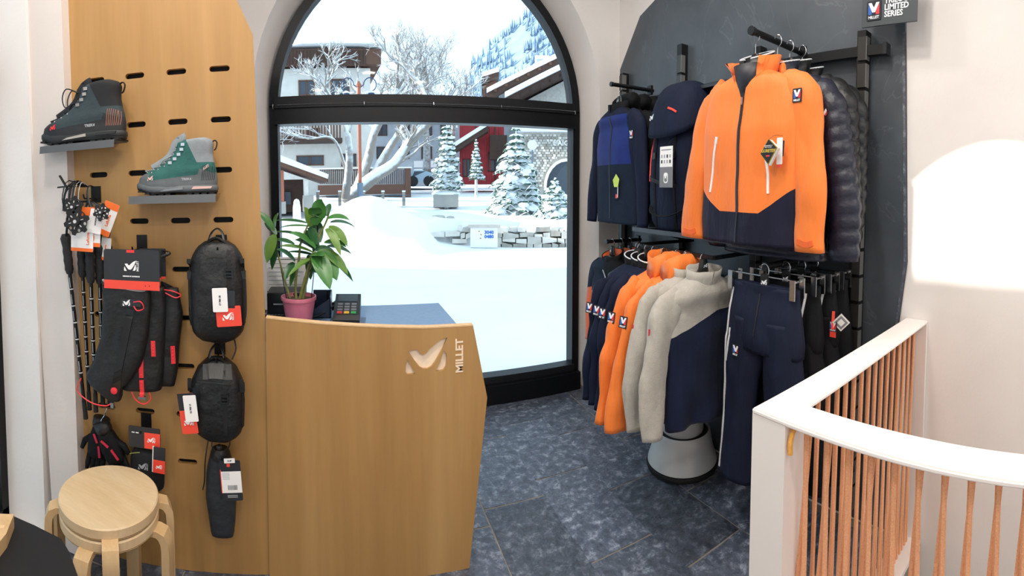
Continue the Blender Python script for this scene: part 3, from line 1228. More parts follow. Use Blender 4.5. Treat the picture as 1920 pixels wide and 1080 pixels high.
MB().box((1.695, 1.62, 2.088), (1.702, 1.98, 2.105)).build('front_lip', 'shelf_metal', sp2)


# ---------------------------------------------------------------- emblem patches
mat('emb_blue', '#2a62b8', .6)
mat('emb_red', '#d8343a', .6)
mat('emb_dark', '#171b26', .7)
mat('emb_white', '#eef0f4', .6)
EMB = {}


def emblem(parent, p, nrm, w=.034, framed=True):
    """square badge: white V between a blue and a red leg, word below; faces along nrm"""
    key = (round(w, 4), framed)
    if key not in EMB:
        h = w * 1.22
        EMB[key] = dict(
            base=MB().prism(rrect(-w / 2, -h / 2, w / 2, h / 2, w * .06, 2), -.0012, .0004).mesh('badge'),
            blue=MB().prism([(-.38 * w, .40 * w), (-.38 * w, -.25 * w), (-.14 * w, -.25 * w), (-.14 * w, .05 * w)], -.0018, -.0010).mesh('emblem_leg'),
            red=MB().prism([(.38 * w, .40 * w), (.38 * w, -.25 * w), (.14 * w, -.25 * w), (.14 * w, .05 * w)], -.0018, -.0010).mesh('emblem_leg'),
            vee=MB().prism([(-.38 * w, .48 * w), (-.16 * w, .48 * w), (0, .16 * w), (.16 * w, .48 * w), (.38 * w, .48 * w), (.1 * w, -.12 * w), (-.1 * w, -.12 * w)], -.0022, -.0010).mesh('emblem_vee'),
            txt=text_mesh('MILLET', w * .24, .0006, bold=w * .006))
        EMB[key]['txt'].transform(Matrix.Translation((0, -.0014, -.43 * w)))
    d = EMB[key]
    n = Vector(nrm).normalized()
    yv = -n
    zv = (Vector((0, 0, 1)) - yv * yv.z).normalized()
    xv = yv.cross(zv)
    R = Matrix((xv, yv, zv)).transposed()
    b = obj('badge', d['base'], 'emb_dark', parent)
    b.location = p
    b.rotation_euler = R.to_euler()
    obj('emblem_leg', d['blue'], 'emb_blue', b)
    obj('emblem_leg', d['red'], 'emb_red', b)
    obj('emblem_vee', d['vee'], 'emb_white', b)
    obj('lettering', d['txt'], 'emb_white', b)
    return b


# ---------------------------------------------------------------- garment building
def zone_split(me, cuts, classify, mats, parent, smooth=True):
    bm = bmesh.new()
    bm.from_mesh(me)
    for co, no in cuts:
        bmesh.ops.bisect_plane(bm, geom=bm.verts[:] + bm.edges[:] + bm.faces[:], plane_co=co, plane_no=no, dist=1e-5)
    groups = {}
    for f in bm.faces:
        groups.setdefault(classify(f.calc_center_median()), []).append(f)
    out = {}
    for key, fs in groups.items():
        idx = {}
        vs, pf = [], []
        for f in fs:
            q = []
            for v in f.verts:
                if v.index not in idx or True:
                    if v not in idx:
                        idx[v] = len(vs)
                        vs.append(v.co.copy())
                    q.append(idx[v])
            pf.append(q)
        m = bpy.data.meshes.new(key)
        m.from_pydata([tuple(v) for v in vs], [], pf)
        m.polygons.foreach_set('use_smooth', [True] * len(m.polygons))
        m.update()
        out[key] = obj(key, m, mats[key], parent)
    bm.free()
    return out


def fold(p, a, seed, k=9.0):
    return a * (noise.noise(Vector((p[0] * k + seed, p[1] * k * .6, p[2] * k * .35))) + .5 * noise.noise(Vector((p[0] * k * 2.3, p[1] * k, p[2] * k * .8 + seed))))


def torso_mb(prof, seed=0.0, folds=.012, nseg=48, puff=0.0, pitch=.05, nz=None):
    """prof rows: z, half width, half depth, x offset, y offset"""
    zs = [r[0] for r in prof]
    z0, z1 = zs[0], zs[-1]
    n = nz or max(12, int(abs(z1 - z0) / .016))
    if puff:
        n = int(abs(z1 - z0) / (pitch / 6))
    rings = []
    for i in range(n + 1):
        z = z0 + (z1 - z0) * i / n
        P = [interp([(-r[0], r[c]) for r in prof], -z) for c in (1, 2, 3, 4)]
        g = (z0 - z) / abs(z1 - z0)
        pf = 1.0
        ring = []
        for k in range(nseg):
            a = 2 * pi * k / nseg
            ca, sa = cos(a), sin(a)
            e = .72
            x = P[0] * (abs(ca) ** e) * (1 if ca > 0 else -1)
            y = P[1] * (abs(sa) ** e) * (1 if sa > 0 else -1)
            d = fold((x, y, z), folds * (.25 + g), seed)
            if puff:
                d += puff * (abs(sin(pi * (z0 - z) / pitch)) ** .6)
            x += P[2] + ca * d * .6
            y += P[3] + sa * d
            ring.append((x, y, z))
        rings.append(ring)
    return MB().loft(rings)


def sleeve_mb(pts, rads, flat=.62, seed=1.0, folds=.010, n=22, m=40, puff=0.0, pitch=.05):
    pth = spline(pts, m)
    tot = 0
    rr = []
    L = [0]
    for a, b in zip(pth, pth[1:]):
        tot += (b - a).length
        L.append(tot)
    for i in range(m + 1):
        t = i / m
        r = interp([(j / (len(rads) - 1), q) for j, q in enumerate(rads)], t)
        if puff:
            r += puff * (abs(sin(pi * L[i] / pitch)) ** .6)
        rr.append(r)
    mb = MB().tube(pth, rr, n, flat=flat, up=(0, 1, 0))
    for k, v in enumerate(mb.v):
        i = min(k // n, m)
        c = pth[i]
        d = v - c
        if d.length > 1e-6:
            mb.v[k] = v + d.normalized() * fold((v.x, v.y, v.z), folds, seed, 13)
    return mb


def bvh_of(*mbs):
    vs, fs = [], []
    for mb in mbs:
        n = len(vs)
        vs += [tuple(v) for v in mb.v]
        fs += [tuple(i + n for i in f) for f in mb.f]
    return BVHTree.FromPolygons(vs, fs)


def hit(bvh, x, z, back=False):
    s = 1 if back else -1
    loc, nr, _, _ = bvh.ray_cast(Vector((x, s * 1.0, z)), Vector((0, -s, 0)))
    if loc is None:
        return Vector((x, s * .05, z)), Vector((0, s, 0))
    if nr.y * s < 0:
        nr = -nr
    return loc, nr


def ribbon(bvh, pts, wd, off=.0025, n=24, back=False):
    """flat tape laid over cloth along a list of (x, z) points"""
    P = spline([(x, 0, z) for x, z in pts], n)
    Q = []
    for p in P:
        l, nr = hit(bvh, p.x, p.z, back)
        Q.append((l + nr * off, nr))
    vs, fs = [], []
    for i, (p, nr) in enumerate(Q):
        t = (Q[min(i + 1, n)][0] - Q[max(i - 1, 0)][0]).normalized()
        s = t.cross(nr).normalized()
        for a, b in ((-1, 0), (1, 0), (1, -1), (-1, -1)):
            vs.append(p + s * (a * wd / 2) + nr * (b * off * 1.5))
    for i in range(n):
        for c in range(4):
            e = (c + 1) % 4
            fs.append((i * 4 + c, i * 4 + e, i * 4 + 4 + e, i * 4 + 4 + c))
    fs += [(0, 1, 2, 3), tuple(n * 4 + q for q in (3, 2, 1, 0))]
    return MB().add(vs, fs)


def collar_mb(rx, ry, h, gap=0.0, flare=.0, lean=.0, th=.006, n=30, z0=0.0, y0=0.0, drop=0.0, seed=3):
    """standing collar: an open band round the neck, gap in front (-y)"""
    rings = []
    for (s, zt) in ((1.0, 0), (1 + flare * .5, .5), (1 + flare, 1.0), (1 + flare - .08, 1.0), (1 - .08, 0)):
        row = []
        for k in range(n + 1):
            a = -pi / 2 + gap + (2 * pi - 2 * gap) * k / n
            f = (1 - cos(a + pi / 2)) / 2            # 0 in front, 1 at the back
            x = rx * s * cos(a)
            y = ry * s * sin(a) + y0 + lean * zt * h
            z = z0 + h * zt * (.75 + .25 * f) - drop * (1 - f) + fold((x, y, zt * .1), .006, seed, 20)
            row.append((x, y, z))
        rings.append(row)
    rings.append(rings[0])
    return MB().loft(rings, cap=False, closed=False)


mat('chrome_hook', '#b9bcc0', .25, 1.0)
HANG = {}


def hanger(loc, rz, label, group, hook_to, w=.19, name='clothes_hanger'):
    """shaped black hanger; loc is the neck point below the rail, hook reaches up to hook_to"""
    h = hook_to - loc[2]
    t = thing(name, label, 'hanger', loc, rz, group)
    key = ('s', round(w, 3))
    if key not in HANG:
        mb = MB()
        rings = []
        for i in range(17):
            s = -1 + 2 * i / 16
            x = w * s
            z = -.036 - .055 * abs(s) ** 1.5
            rz_ = .024 * (1 - .45 * abs(s))
            ry_ = .012 + .012 * abs(s)
            rings.append([(x, ry_ * cos(2 * pi * k / 10) * .9 - .012 * abs(s), z + rz_ * sin(2 * pi * k / 10)) for k in range(10)])
        HANG[key] = mb.loft(rings).mesh('shoulder_bar', smooth=True)
        HANG['n'] = MB().lathe([(.004, .05), (.02, .045), (.026, .02), (.03, -.01), (.02, -.02)], 16).xf(Matrix.Diagonal((1, .5, 1, 1))).mesh('neck_piece', smooth=True)
        HANG['l'] = None
    obj('shoulder_bar', HANG[key], 'black_plastic', t)
    nk = obj('neck_piece', HANG['n'], 'black_plastic', t)
    lg = MB()
    for p in logo_polys(.022):
        lg.prism(p, -.0158, -.0142)
    lg.build('logo_mark', 'ink_light', nk, loc=(0, 0, .018))
    r = .019
    pts = [(0, 0, .04), (0, 0, h - r * 1.9)]
    for k in range(9):
        a = -2.2 + (pi + .9) * k / 8 + .9
        pts.append((r * .05 + r * sin(a), 0, h - r * .75 + r * -cos(a) * 1.0))
    HK = [(0, 0, .04), (0, 0, h - .044), (.008, 0, h - .036), (.018, 0, h - .024), (.02, 0, h - .008), (.012, 0, h + .009), (-.002, 0, h + .0145), (-.015, 0, h + .008), (-.02, 0, h - .006)]
    MB().tube(spline(HK, 22), .0021, 8).build('hook', 'chrome_hook', t, smooth=True)
    return t


# cloth colours
mat('shell_orange', '#f07e2e', .62, col2='#ee7826', scale=6, bump=.5, bscale=10, sheen=.15, bdist=.025, stretch=(1.6, 1.6, .45))
mat('shell_navy', '#1d1e33', .6, col2='#161727', scale=6, bump=.5, bscale=10, bdist=.025, stretch=(1.6, 1.6, .45), spec=.22)
mat('orange_dark', '#e2632a', .65, bump=.1, bscale=24, col2='#e86a2c', scale=8)
mat('fleece_grey', '#b6b1a8', .95, col2='#aca79d', scale=50, bump=.25, bscale=260, sheen=.3)
mat('fleece_navy', '#0d1426', .88, col2='#162140', scale=4, bump=.2, bscale=200, sheen=.08, stretch=(3, 3, .6), spec=.22)
mat('fleece_blue', '#1b3078', .9, col2='#172968', scale=8, bump=.2, bscale=200, sheen=.08, spec=.22)
mat('softshell_slate', '#1b2739', .88, col2='#172233', scale=20, bump=.15, bscale=90, spec=.22)
mat('cloth_black', '#0c0d10', .78, col2='#101115', scale=12, bump=.5, bscale=10, bdist=.02, stretch=(1.6, 1.6, .45), spec=.22)
mat('cloth_navy', '#151d36', .78, col2='#10172b', scale=6, bump=.5, bscale=10, bdist=.02, stretch=(1.6, 1.6, .45), spec=.22)
mat('pants_navy', '#1a2137', .7, col2='#151b2e', scale=5, bump=.5, bscale=10, bdist=.03, stretch=(1.6, 1.6, .45), spec=.22)
mat('pants_black', '#101116', .72, col2='#0c0d11', scale=5, bump=.5, bscale=10, bdist=.03, stretch=(1.6, 1.6, .45), spec=.22)
mat('down_navy', '#14172b', .42, col2='#101324', scale=20, bump=.25, bscale=60)
mat('down_black', '#0c0d10', .42, col2='#08090c', scale=20, bump=.25, bscale=60)
mat('zip_dark', '#1b1c26', .5)
mat('zip_white', '#e6e6e8', .5)
mat('lining_grey', '#8e9096', .7)
mat('reflect_white', '#dfe2e6', .4)


def piping(rx, ry, h, parent, gap=0.0, flare=.0, lean=.0, z0=0.0, y0=0.0, drop=0.0, r=.0035):
    pts = []
    for k in range(33):
        a = -pi / 2 + gap + (2 * pi - 2 * gap) * k / 32
        f = (1 - cos(a + pi / 2)) / 2
        s = 1 + flare - .03
        pts.append((rx * s * cos(a), ry * s * sin(a) + y0 + lean * h, z0 + h * (.75 + .25 * f) - drop * (1 - f) + .001))
    MB().tube(pts, r, 6).build('piping', 'reflect_white', parent, smooth=True)


def jacket_profile(L, sw, cw, hw, dp, neck=.07):
    return [(0.0, neck, .045, 0, 0), (-.018, sw * .55, .052, 0, 0), (-.045, sw * .86, .062, 0, 0), (-.075, sw * .985, .07, 0, 0), (-.13, cw, dp * .85, 0, 0),
            (-.25, cw * 1.01, dp, 0, -.005), (-L * .6, (cw + hw) / 2 * .985, dp * 1.0, 0, 0), (-L, hw, dp * 1.02, 0, 0)]


def sleeves(sw, L, out, rad, fwd=-.02, flat=.62, seed=1, folds=.010, puff=0.0, pitch=.05, top=-.075):
    res = []
    for s in (-1, 1):
        pts = [(s * (sw - .075), 0, top - .015), (s * (sw + .012), 0, top - .075), (s * (sw + .25 * (out - sw) + .02), fwd * .3, top - .20), (s * (sw + .7 * (out - sw)), fwd, top - .20 - (L - .2) * .45), (s * out, fwd * .4, top - L)]
        res.append((s, sleeve_mb(pts, rad, flat, seed + s * 7.3, folds, puff=puff, pitch=pitch)))
    return res
# ================================================================ the big orange shell jacket
OJX, OJY, OJZ = 1.515, 1.30, 2.055
hanger((OJX + .004, OJY, OJZ + .03), -pi / 2, 'black logo hanger with chrome hook inside the orange shell jacket', 'hangers on the upper right arm', A_Z)
oj = thing('shell_jacket', 'orange shell jacket with dark navy hem facing out on upper arm', 'jacket', (OJX, OJY, OJZ), -pi / 2, 'shell and down jackets on the upper right arm')
prof = jacket_profile(.73, .235, .262, .275, .085, .085)
tmb = torso_mb(prof, 2.0, .018)
sl_ = sleeves(.235, .655, .345, [.082, .088, .08, .07, .066, .06], fwd=-.03, seed=4, folds=.011)
sl_ = []
for s, pts in ((-1, [(-.15, 0, -.085), (-.245, 0, -.14), (-.295, -.01, -.30), (-.325, -.03, -.50), (-.335, -.03, -.73)]),
               (1, [(.15, 0, -.085), (.25, 0, -.14), (.29, -.01, -.30), (.318, -.03, -.50), (.325, -.03, -.735)])):
    sl_.append((s, sleeve_mb(pts, [.082, .086, .080, .073, .07, .068], .5, 4 + s, .016)))
BV = bvh_of(tmb, sl_[0][1], sl_[1][1])
BT = bvh_of(tmb)
tme = tmb.mesh('torso', smooth='all')
HZ = -.595
# dark hem: level across the front, rising to the side seams
CL1 = (Vector((0, 0, HZ)), Vector((0, 0, 1)))
CL2 = (Vector((.11, 0, HZ)), Vector((-.105, 0, .155)).normalized())
CL3 = (Vector((-.11, 0, HZ)), Vector((.105, 0, .155)).normalized())


def oj_zone(c):
    below = c.z < HZ or (c - CL2[0]).dot(CL2[1]) < 0 or (c - CL3[0]).dot(CL3[1]) < 0
    return 'hem_panel' if below else 'torso'


zone_split(tme, [CL1, CL2, CL3], oj_zone, {'torso': 'shell_orange', 'hem_panel': 'shell_navy'}, oj)
for s, mb in sl_:
    sv = mb.build('sleeve', 'shell_orange', oj, smooth='all')
    # cuff tab
    cz = -.70
    cx = s * .325
    ribbon(bvh_of(mb), [(cx - .045, cz + (.004 if s > 0 else 0)), (cx + .0, cz - .005), (cx + .03, cz + .004)], .022, .003, 8).build('cuff_tab', 'orange_dark', sv)
# collar standing open, hood folded behind, dark inner collar with white piping
cl = collar_mb(.100, .074, .125, gap=.62, flare=.22, lean=.05, z0=-.045, drop=.012, seed=5)
for k_, v in enumerate(cl.v):
    if v.y < -.02 and v.z > -.0:                      # the free front corners fall outwards
        f_ = smoothstep(-.02, -.07, v.y) * smoothstep(0, .07, v.z)
        cl.v[k_] = v + Vector((f_ * (.030 if v.x > 0 else -.042), -.022 * f_, -.008 * f_))
cl.build('collar', 'shell_orange', oj, smooth='all')
ci = collar_mb(.080, .060, .150, gap=.20, flare=.04, lean=.10, z0=-.05, drop=.02, seed=9)
ci.build('inner_collar', 'down_black', oj, smooth='all')
piping(.080, .060, .150, oj, gap=.20, flare=.04, lean=.10, z0=-.05, drop=.02)
MB().loft([[(.075 * s_ * cos(2 * pi * k / 20), -.045 + .03 * sin(2 * pi * k / 20), z_) for k in range(20)] for s_, z_ in ((1, .02), (.8, -.04), (.35, -.115))]).build('neck_lining', 'zip_dark', oj, smooth='all')
hd = []
for i in range(11):
    t = i / 10
    a = pi * t
    rr = .030 + .020 * sin(a)
    hd.append([(.125 * cos(a), .045 + .045 * sin(a) + rr * .8 * cos(2 * pi * k / 14), -.01 + .03 * sin(a) + rr * sin(2 * pi * k / 14) + fold((cos(a), k * .3, 0), .012, 3, 4)) for k in range(14)])
MB().loft(hd).build('hood', 'shell_orange', oj, smooth='all')
ribbon(BT, [(.004, -.10), (.0, -.25), (-.003, -.45), (-.002, -.60)], .013, .004, 40).build('front_zip', 'zip_dark', oj)
ribbon(BT, [(-.002, -.60), (-.002, -.72)], .006, .004, 10).build('front_zip', 'zip_dark', oj)
MB().cbox((.004, hit(BT, .004, -.13)[0].y - .008, -.135), (.006, .004, .03)).build('zip_puller', 'chrome', oj)
ribbon(BT, [(-.132, -.285), (-.155, -.38), (-.172, -.515)], .010, .004, 20).build('pocket_zip', 'zip_white', oj)
ribbon(BT, [(.132, -.35), (.145, -.43), (.150, -.515)], .010, .004, 20).build('pocket_zip', 'zip_white', oj)
ribbon(BT, [(-.130, -.275), (-.136, -.305)], .013, .005, 6).build('zip_garage', 'reflect_white', oj)
p, nr = hit(bvh_of(sl_[1][1]), .262, -.135)
emblem(oj, p + nr * .002, nr + Vector((0, -.6, 0)), .044)
# black mid layer with white piping showing in the neck, its own jacket behind
# hang tags: diamond booklet
tg = thing('hang_tag', 'black diamond fabric tag booklet with gold rim on the orange jacket', 'tag')
P0 = on_x(1441, 283, OJX - .125)
mat('tag_gold', '#b79a3c', .4, .5)
mat('tag_black', '#15150f', .5)
mat('tag_page', '#d9d6cf', .6)
tg.location = P0
tg.rotation_euler = (0, 0, -pi / 2 - .1)
dia = [(0, .047), (.044, .012), (0, -.052), (-.044, -.01)]
MB().prism([(x * 1.0 + .006, z - .004) for x, z in dia], .002, .012).build('pages', 'tag_page', tg)
MB().prism(dia, -.001, .0018).build('cover', 'tag_gold', tg)
MB().prism([(x * .93, z * .93) for x, z in dia], -.0016, .0).build('cover_print', 'tag_black', tg)
tx = text_mesh('GORETEX', .0165, .0003, bold=.0006)
obj('lettering', tx, mat('print_gold', '#cdb24a', .4), tg, (0, -.0018, .0))
obj('lettering', text_mesh('GUARANTEED TO', .0055, .0003), 'emb_white', tg, (0, -.0018, .020))
obj('lettering', text_mesh('KEEP YOU DRY', .0055, .0003), 'emb_white', tg, (0, -.0018, .014))
MB().prism([(-.012, -.022), (.008, -.022), (.008, -.016), (-.012, -.016)], -.002, -.0012).build('print_mark', 'emb_red', tg)
MB().tube(spline([(0, .004, .046), (.01, .02, .06), (.025, .05, .062)], 8), .0008, 5).build('string', 'black_plastic', tg)
tg2 = thing('hang_tag', 'white and red paper price tag tucked behind the diamond tag', 'tag', P0 + Vector((.012, -.03, .0)), -pi / 2 - .1)
MB().prism(rrect(-.014, -.05, .016, .052, .003, 2), .0145, .0155).build('card', 'paper', tg2)
MB().prism([(-.012, -.062), (.012, -.062), (.014, -.03), (-.012, -.03)], .0156, .0166).build('red_card', 'card_red', tg2)
MB().prism([(.008, -.02), (.02, -.02), (.024, .04), (.012, .04)], .0168, .0178).build('dark_card', 'card_dark', tg2)

# ---------------------------------------------------------------- down jackets behind it
def down_jacket(x, y, z, m, label, seed, reach=.30, stripe=True, badge=False, wide=1.0):
    hanger((x + .004, y, z + .03), -pi / 2, 'hanger of the ' + label.split(',')[0], 'hangers on the upper right arm', A_Z)
    t = thing('down_jacket', label, 'jacket', (x, y, z), -pi / 2, 'shell and down jackets on the upper right arm')
    pr = jacket_profile(.78, .235 * wide, .26 * wide, .265 * wide, .06, .08)
    tm = torso_mb(pr, seed, .004, puff=.016, pitch=.058)
    tm.build('torso', m, t, smooth='all')
    out = []
    for s, pts in ((-1, [(-.15, 0, -.085), (-.25, 0, -.15), (-.30, 0, -.32), (-.325, 0, -.54), (-.33, 0, -.77)]),
                   (1, [(.15, 0, -.085), (.255, 0, -.15), (.255 + .35 * (reach - .235), 0, -.32), (.255 + .7 * (reach - .235), -.01, -.54), (reach, -.02, -.77)])):
        sm = sleeve_mb(pts, [.075, .08, .076, .072, .068, .055], .6, seed + s, .004, m=84, puff=.012, pitch=.058)
        sm.build('sleeve', m, t, smooth='all')
        out.append(sm)
    collar_mb(.092, .066, .10, gap=.25, flare=.15, z0=-.02, drop=.02, lean=.1).build('collar', m, t, smooth='all')
    if stripe:
        piping(.092, .066, .10, t, gap=.25, flare=.15, z0=-.02, drop=.02, lean=.1)
    if badge:
        p, nr = hit(bvh_of(out[1]), .28, -.19)
        emblem(t, p + nr * .003, nr + Vector((.7, -.4, 0)), .04)
    return t


down_jacket(1.61, 1.255, 2.05, 'down_navy', 'navy quilted down jacket with puffed sleeve, next behind the orange one', 17, .375, badge=True)
down_jacket(1.70, 1.255, 2.075, 'down_black', 'black quilted down jacket with white piping, third on the upper arm', 11, .315)
down_jacket(1.785, 1.245, 2.06, 'down_black', 'black quilted down jacket hanging nearest the slate wall', 23, .27)

# ---------------------------------------------------------------- fleece jackets on the far arm
def fleece(i, x, lab, front):
    y, z = 2.50, 2.06
    hanger((x + .004, y, z + .03), -pi / 2, lab[1], 'hangers on the far upper arm', 2.2)
    t = thing('fleece_jacket', lab[0], 'jacket', (x, y, z), -pi / 2, 'fleece jackets on the far upper arm')
    pr = jacket_profile(.73, .205, .22, .225, .06, .075)
    tm = torso_mb(pr, 31 + i, .010)
    if front:
        zone_split(tm.mesh('t', smooth='all'), [(Vector((0, 0, -.36)), Vector((0, 0, 1))), (Vector((.155, 0, 0)), Vector((1, 0, .12))), (Vector((0, 0, -.055)), Vector((0, 0, 1)))],
                   lambda c: 'side_panel' if (c.x - .155 + .12 * c.z) > 0 else ('yoke' if c.z > -.055 else ('chest_panel' if c.z > -.36 else 'lower_panel')),
                   {'side_panel': 'cloth_navy', 'chest_panel': 'fleece_blue', 'lower_panel': 'softshell_slate', 'yoke': 'cloth_navy'}, t)
    else:
        tm.build('torso', 'cloth_black', t, smooth='all')
    sm = {}
    for s, pts in ((-1, [(-.13, 0, -.08), (-.212, 0, -.14), (-.25, 0, -.30), (-.285, -.01, -.5), (-.305, -.02, -.735)]),
                   (1, [(.13, 0, -.08), (.212, 0, -.14), (.24, 0, -.30), (.262, 0, -.5), (.27, 0, -.74)])):
        sm[s] = sleeve_mb(pts, [.07, .074, .066, .058, .052, .046], .62, 31 + i + s, .009)
        sm[s].build('sleeve', 'cloth_navy' if front else 'cloth_black', t, smooth='all')
    collar_mb(.085, .06, .10, gap=.10, flare=.10, z0=-.035, drop=.02, lean=.05).build('collar', 'cloth_black', t, smooth='all')
    hd = []
    for k in range(9):
        a = pi * k / 8
        hd.append([(.095 * cos(a), .05 + .03 * sin(a) + .045 * cos(2 * pi * q / 12), .035 + .03 * sin(a) + .045 * sin(2 * pi * q / 12)) for q in range(12)])
    MB().loft(hd).build('hood', 'cloth_black', t, smooth='all')
    B = bvh_of(tm, *sm.values())
    if front:
        ribbon(bvh_of(tm), [(.0, -.06), (.002, -.35), (.0, -.70)], .009, .003, 30).build('front_zip', 'zip_dark', t)
    p, nr = hit(B, .205, -.185)
    emblem(t, p + nr * .003, nr + Vector((0, -.6, 0)), .045)
    return t


fleece(0, 1.615, ('royal blue hooded fleece jacket hanging foremost on the far arm', 'blue-tipped hanger of the royal blue fleece on the far arm'), True)
fleece(1, 1.705, ('black hooded fleece jacket, second behind the royal blue one', 'hanger of the second, black fleece on the far arm'), False)
fleece(2, 1.795, ('black hooded fleece jacket at the slate board, behind two others', 'hanger of the rear fleece on the far arm'), False)
ft = thing('hang_tag', 'neon yellow diamond tag hanging on the royal blue fleece', 'tag', on_x(1155, 340, 1.545), -pi / 2)
MB().prism([(0, .045), (.036, .012), (.022, -.035), (-.02, -.035), (-.036, .008)], -.001, .001).build('diamond_card', mat('neon', '#cfe35a', .5), ft)
ft2 = thing('hang_tag', 'small printed swing tag below the neon yellow tag', 'tag', on_x(1156, 358, 1.548), -pi / 2)
MB().prism([(-.01, .06), (.022, .06), (.02, -.05), (-.012, -.05)], -.001, .001).build('card', 'softshell_slate', ft2)
MB().prism([(-.008, -.02), (.012, -.02), (.012, -.045), (-.01, -.045)], -.0018, -.0008).build('red_print', 'card_red', ft2)
MB().prism([(.012, .055), (.02, .055), (.018, -.04), (.012, -.04)], -.0018, -.0008).build('white_print', 'paper', ft2)

# ================================================================ backpacks on the shelf
def backpack(y, label, m1, m2, w, d, h, front):
    t = thing('backpack', label, 'backpack', (1.70, y, 1.3185), -pi / 2, 'backpacks standing on the rack shelf')
    rings = []
    n = 30
    for i in range(27):
        q = i / 26
        z = h * .80 * q
        ww = w / 2 * (.86 + .18 * sin(pi * min(1, q * .95 + .1))) * (1 - .75 * max(0, .06 - q) / .06 * .3)
        dd = d / 2 * (.8 + .25 * sin(pi * (q * .8 + .15)))
        ring = []
        for k in range(n):
            a = 2 * pi * k / n
            ca, sa = cos(a), sin(a)
            x = ww * abs(ca) ** .6 * (1 if ca > 0 else -1)
            yy = dd * abs(sa) ** .6 * (1 if sa > 0 else -1)
            f = fold((x, yy, z), .012, y * 9, 8)
            ring.append((x + f * ca, yy + f * sa, z))
        rings.append(ring)
    body = MB().loft(rings)
    body.build('body', m2, t, smooth='all')
    # domed lid leaning forward
    rings = []
    for i in range(15):
        q = i / 14
        a = q * pi / 2
        z = h * .70 + h * .30 * sin(a)
        s = cos(a) ** .55 if q < 1 else .05
        s = max(s, .06)
        ring = []
        for k in range(n):
            b = 2 * pi * k / n
            ca, sa = cos(b), sin(b)
            x = (w / 2 * 1.10) * s * abs(ca) ** .7 * (1 if ca > 0 else -1)
            yy = (d / 2 * 1.16) * s * abs(sa) ** .7 * (1 if sa > 0 else -1) - .015 + .03 * q
            f = fold((x, yy, z), .014, y * 5, 7)
            lip = -.075 * max(0, -sa) * (1 - q)
            ring.append((x + f * ca, yy + f * sa, z + lip + .05 * (x / w) * 0))
        rings.append(ring)
    lid = MB().loft(rings)
    lo = lid.build('lid', m1, t, smooth='all')
    B, BL = bvh_of(body), bvh_of(lid)
    for x in (-.085, .085):
        ribbon(B, [(x, .02), (x, h * .3), (x * .95, h * .66)], .018, .004, 18).build('strap', 'cloth_black', t)
        MB().cbox((x, hit(B, x, h * .5)[0].y - .008, h * .5), (.028, .012, .035)).build('buckle', 'black_plastic', t)
    if front:
        ribbon(BL, [(.04, h * .80), (.075, h * .785), (.105, h * .765)], .011, .004, 8).build('red_accent', 'card_red', t)
        p, nr = hit(BL, -.105, h * .76)
        lgm = logo_mark(.045, 'reflect_white', t, p + nr * .003, .001)
        ribbon(B, [(-w * .40, .33 * h), (-w * .43, .45 * h), (-w * .44, .66 * h)], .010, .006, 12).build('red_piping', 'card_red', t)
        ribbon(B, [(-.15, .30), (-.05, .27), (.1, .25)], .02, .004, 16).build('compression_strap', 'black_rubber', t)
    hp = [(-w * .48, -d * .3, .16), (-w * .2, -d * .62, .10), (w * .2, -d * .62, .09), (w * .48, -d * .3, .15)]
    MB().tube(spline(hp, 16), .011, 6, flat=.35, up=(0, 0, 1)).build('hip_belt', 'cloth_black', t, smooth=True)
    return t


backpack(1.975, 'navy trekking backpack with red accents and spec card on the shelf', 'cloth_navy', 'cloth_navy', .36, .25, .83, True)
backpack(1.615, 'black backpack half hidden behind the orange jacket sleeve', 'cloth_black', 'cloth_black', .30, .24, .74, False)
for lb, pxy, w_, h_, X_ in (('white spec card with grey pictogram half hanging on the navy backpack', (1249, 313), .105, .215, 1.525), ('white tag hanging on the black backpack', (1312, 262), .05, .10, 1.50)):
    q = on_x(*pxy, X_)
    k = thing('hang_tag', lb, 'tag', q, -pi / 2)
    MB().box((-w_ / 2, -.001, -h_ / 2), (w_ / 2, .001, h_ / 2)).build('card', 'paper', k)
    lowm = mat('print_grey', '#77787c', .6) if h_ > .15 else 'card_dark'
    MB().box((-w_ / 2, -.0018, -h_ / 2), (w_ / 2, -.0008, -h_ * .0 if h_ > .15 else -h_ * .28)).build('lower_print', lowm, k)
    if h_ > .15:
        for r_ in range(2):
            for c_ in range(4):
                MB().cbox((-.036 + c_ * .023, -.0016, .028 + r_ * .028), (.011, .001, .017)).build('pictogram', 'ink_light' if (r_ + c_) % 3 else 'ink', k)
        MB().box((-.04, -.0018, .088), (.04, -.0012, .091)).build('headline', 'ink', k)
        # rucksack drawing on the grey half
        MB().prism(rrect(-.017, -.085, .017, -.03, .012, 3), -.0026, -.0016).build('rucksack_outline', 'paper', k)
        MB().prism(rrect(-.011, -.078, .011, -.045, .008, 3), -.0032, -.0024).build('rucksack_print', 'print_grey', k)
        MB().prism(rrect(-.006, -.06, .006, -.04, .003, 3), -.0038, -.0030).build('rucksack_pocket', 'paper', k)
    MB().tube(spline([(0, 0, h_ / 2 - .004), (.01, .02, h_ / 2 + .03), (.005, .05, h_ / 2 + .05)], 8), .0009, 5).build('string', 'black_plastic', k)
rt_ = thing('hang_tag', 'small red and kraft hexagonal tag on the shelf beside the orange cuff', 'tag', on_x(1285, 411, 1.52), -pi / 2)
MB().prism([(-.016, .03), (.016, .034), (.02, -.02), (.004, -.04), (-.02, -.02), (-.026, .008)], -.001, .001).build('card', mat('kraft', '#b38b5a', .7), rt_)
MB().prism([(-.012, .026), (.013, .029), (.015, -.014), (-.014, -.014), (-.02, .008)], -.0018, -.0008).build('red_print', 'logo_red', rt_)

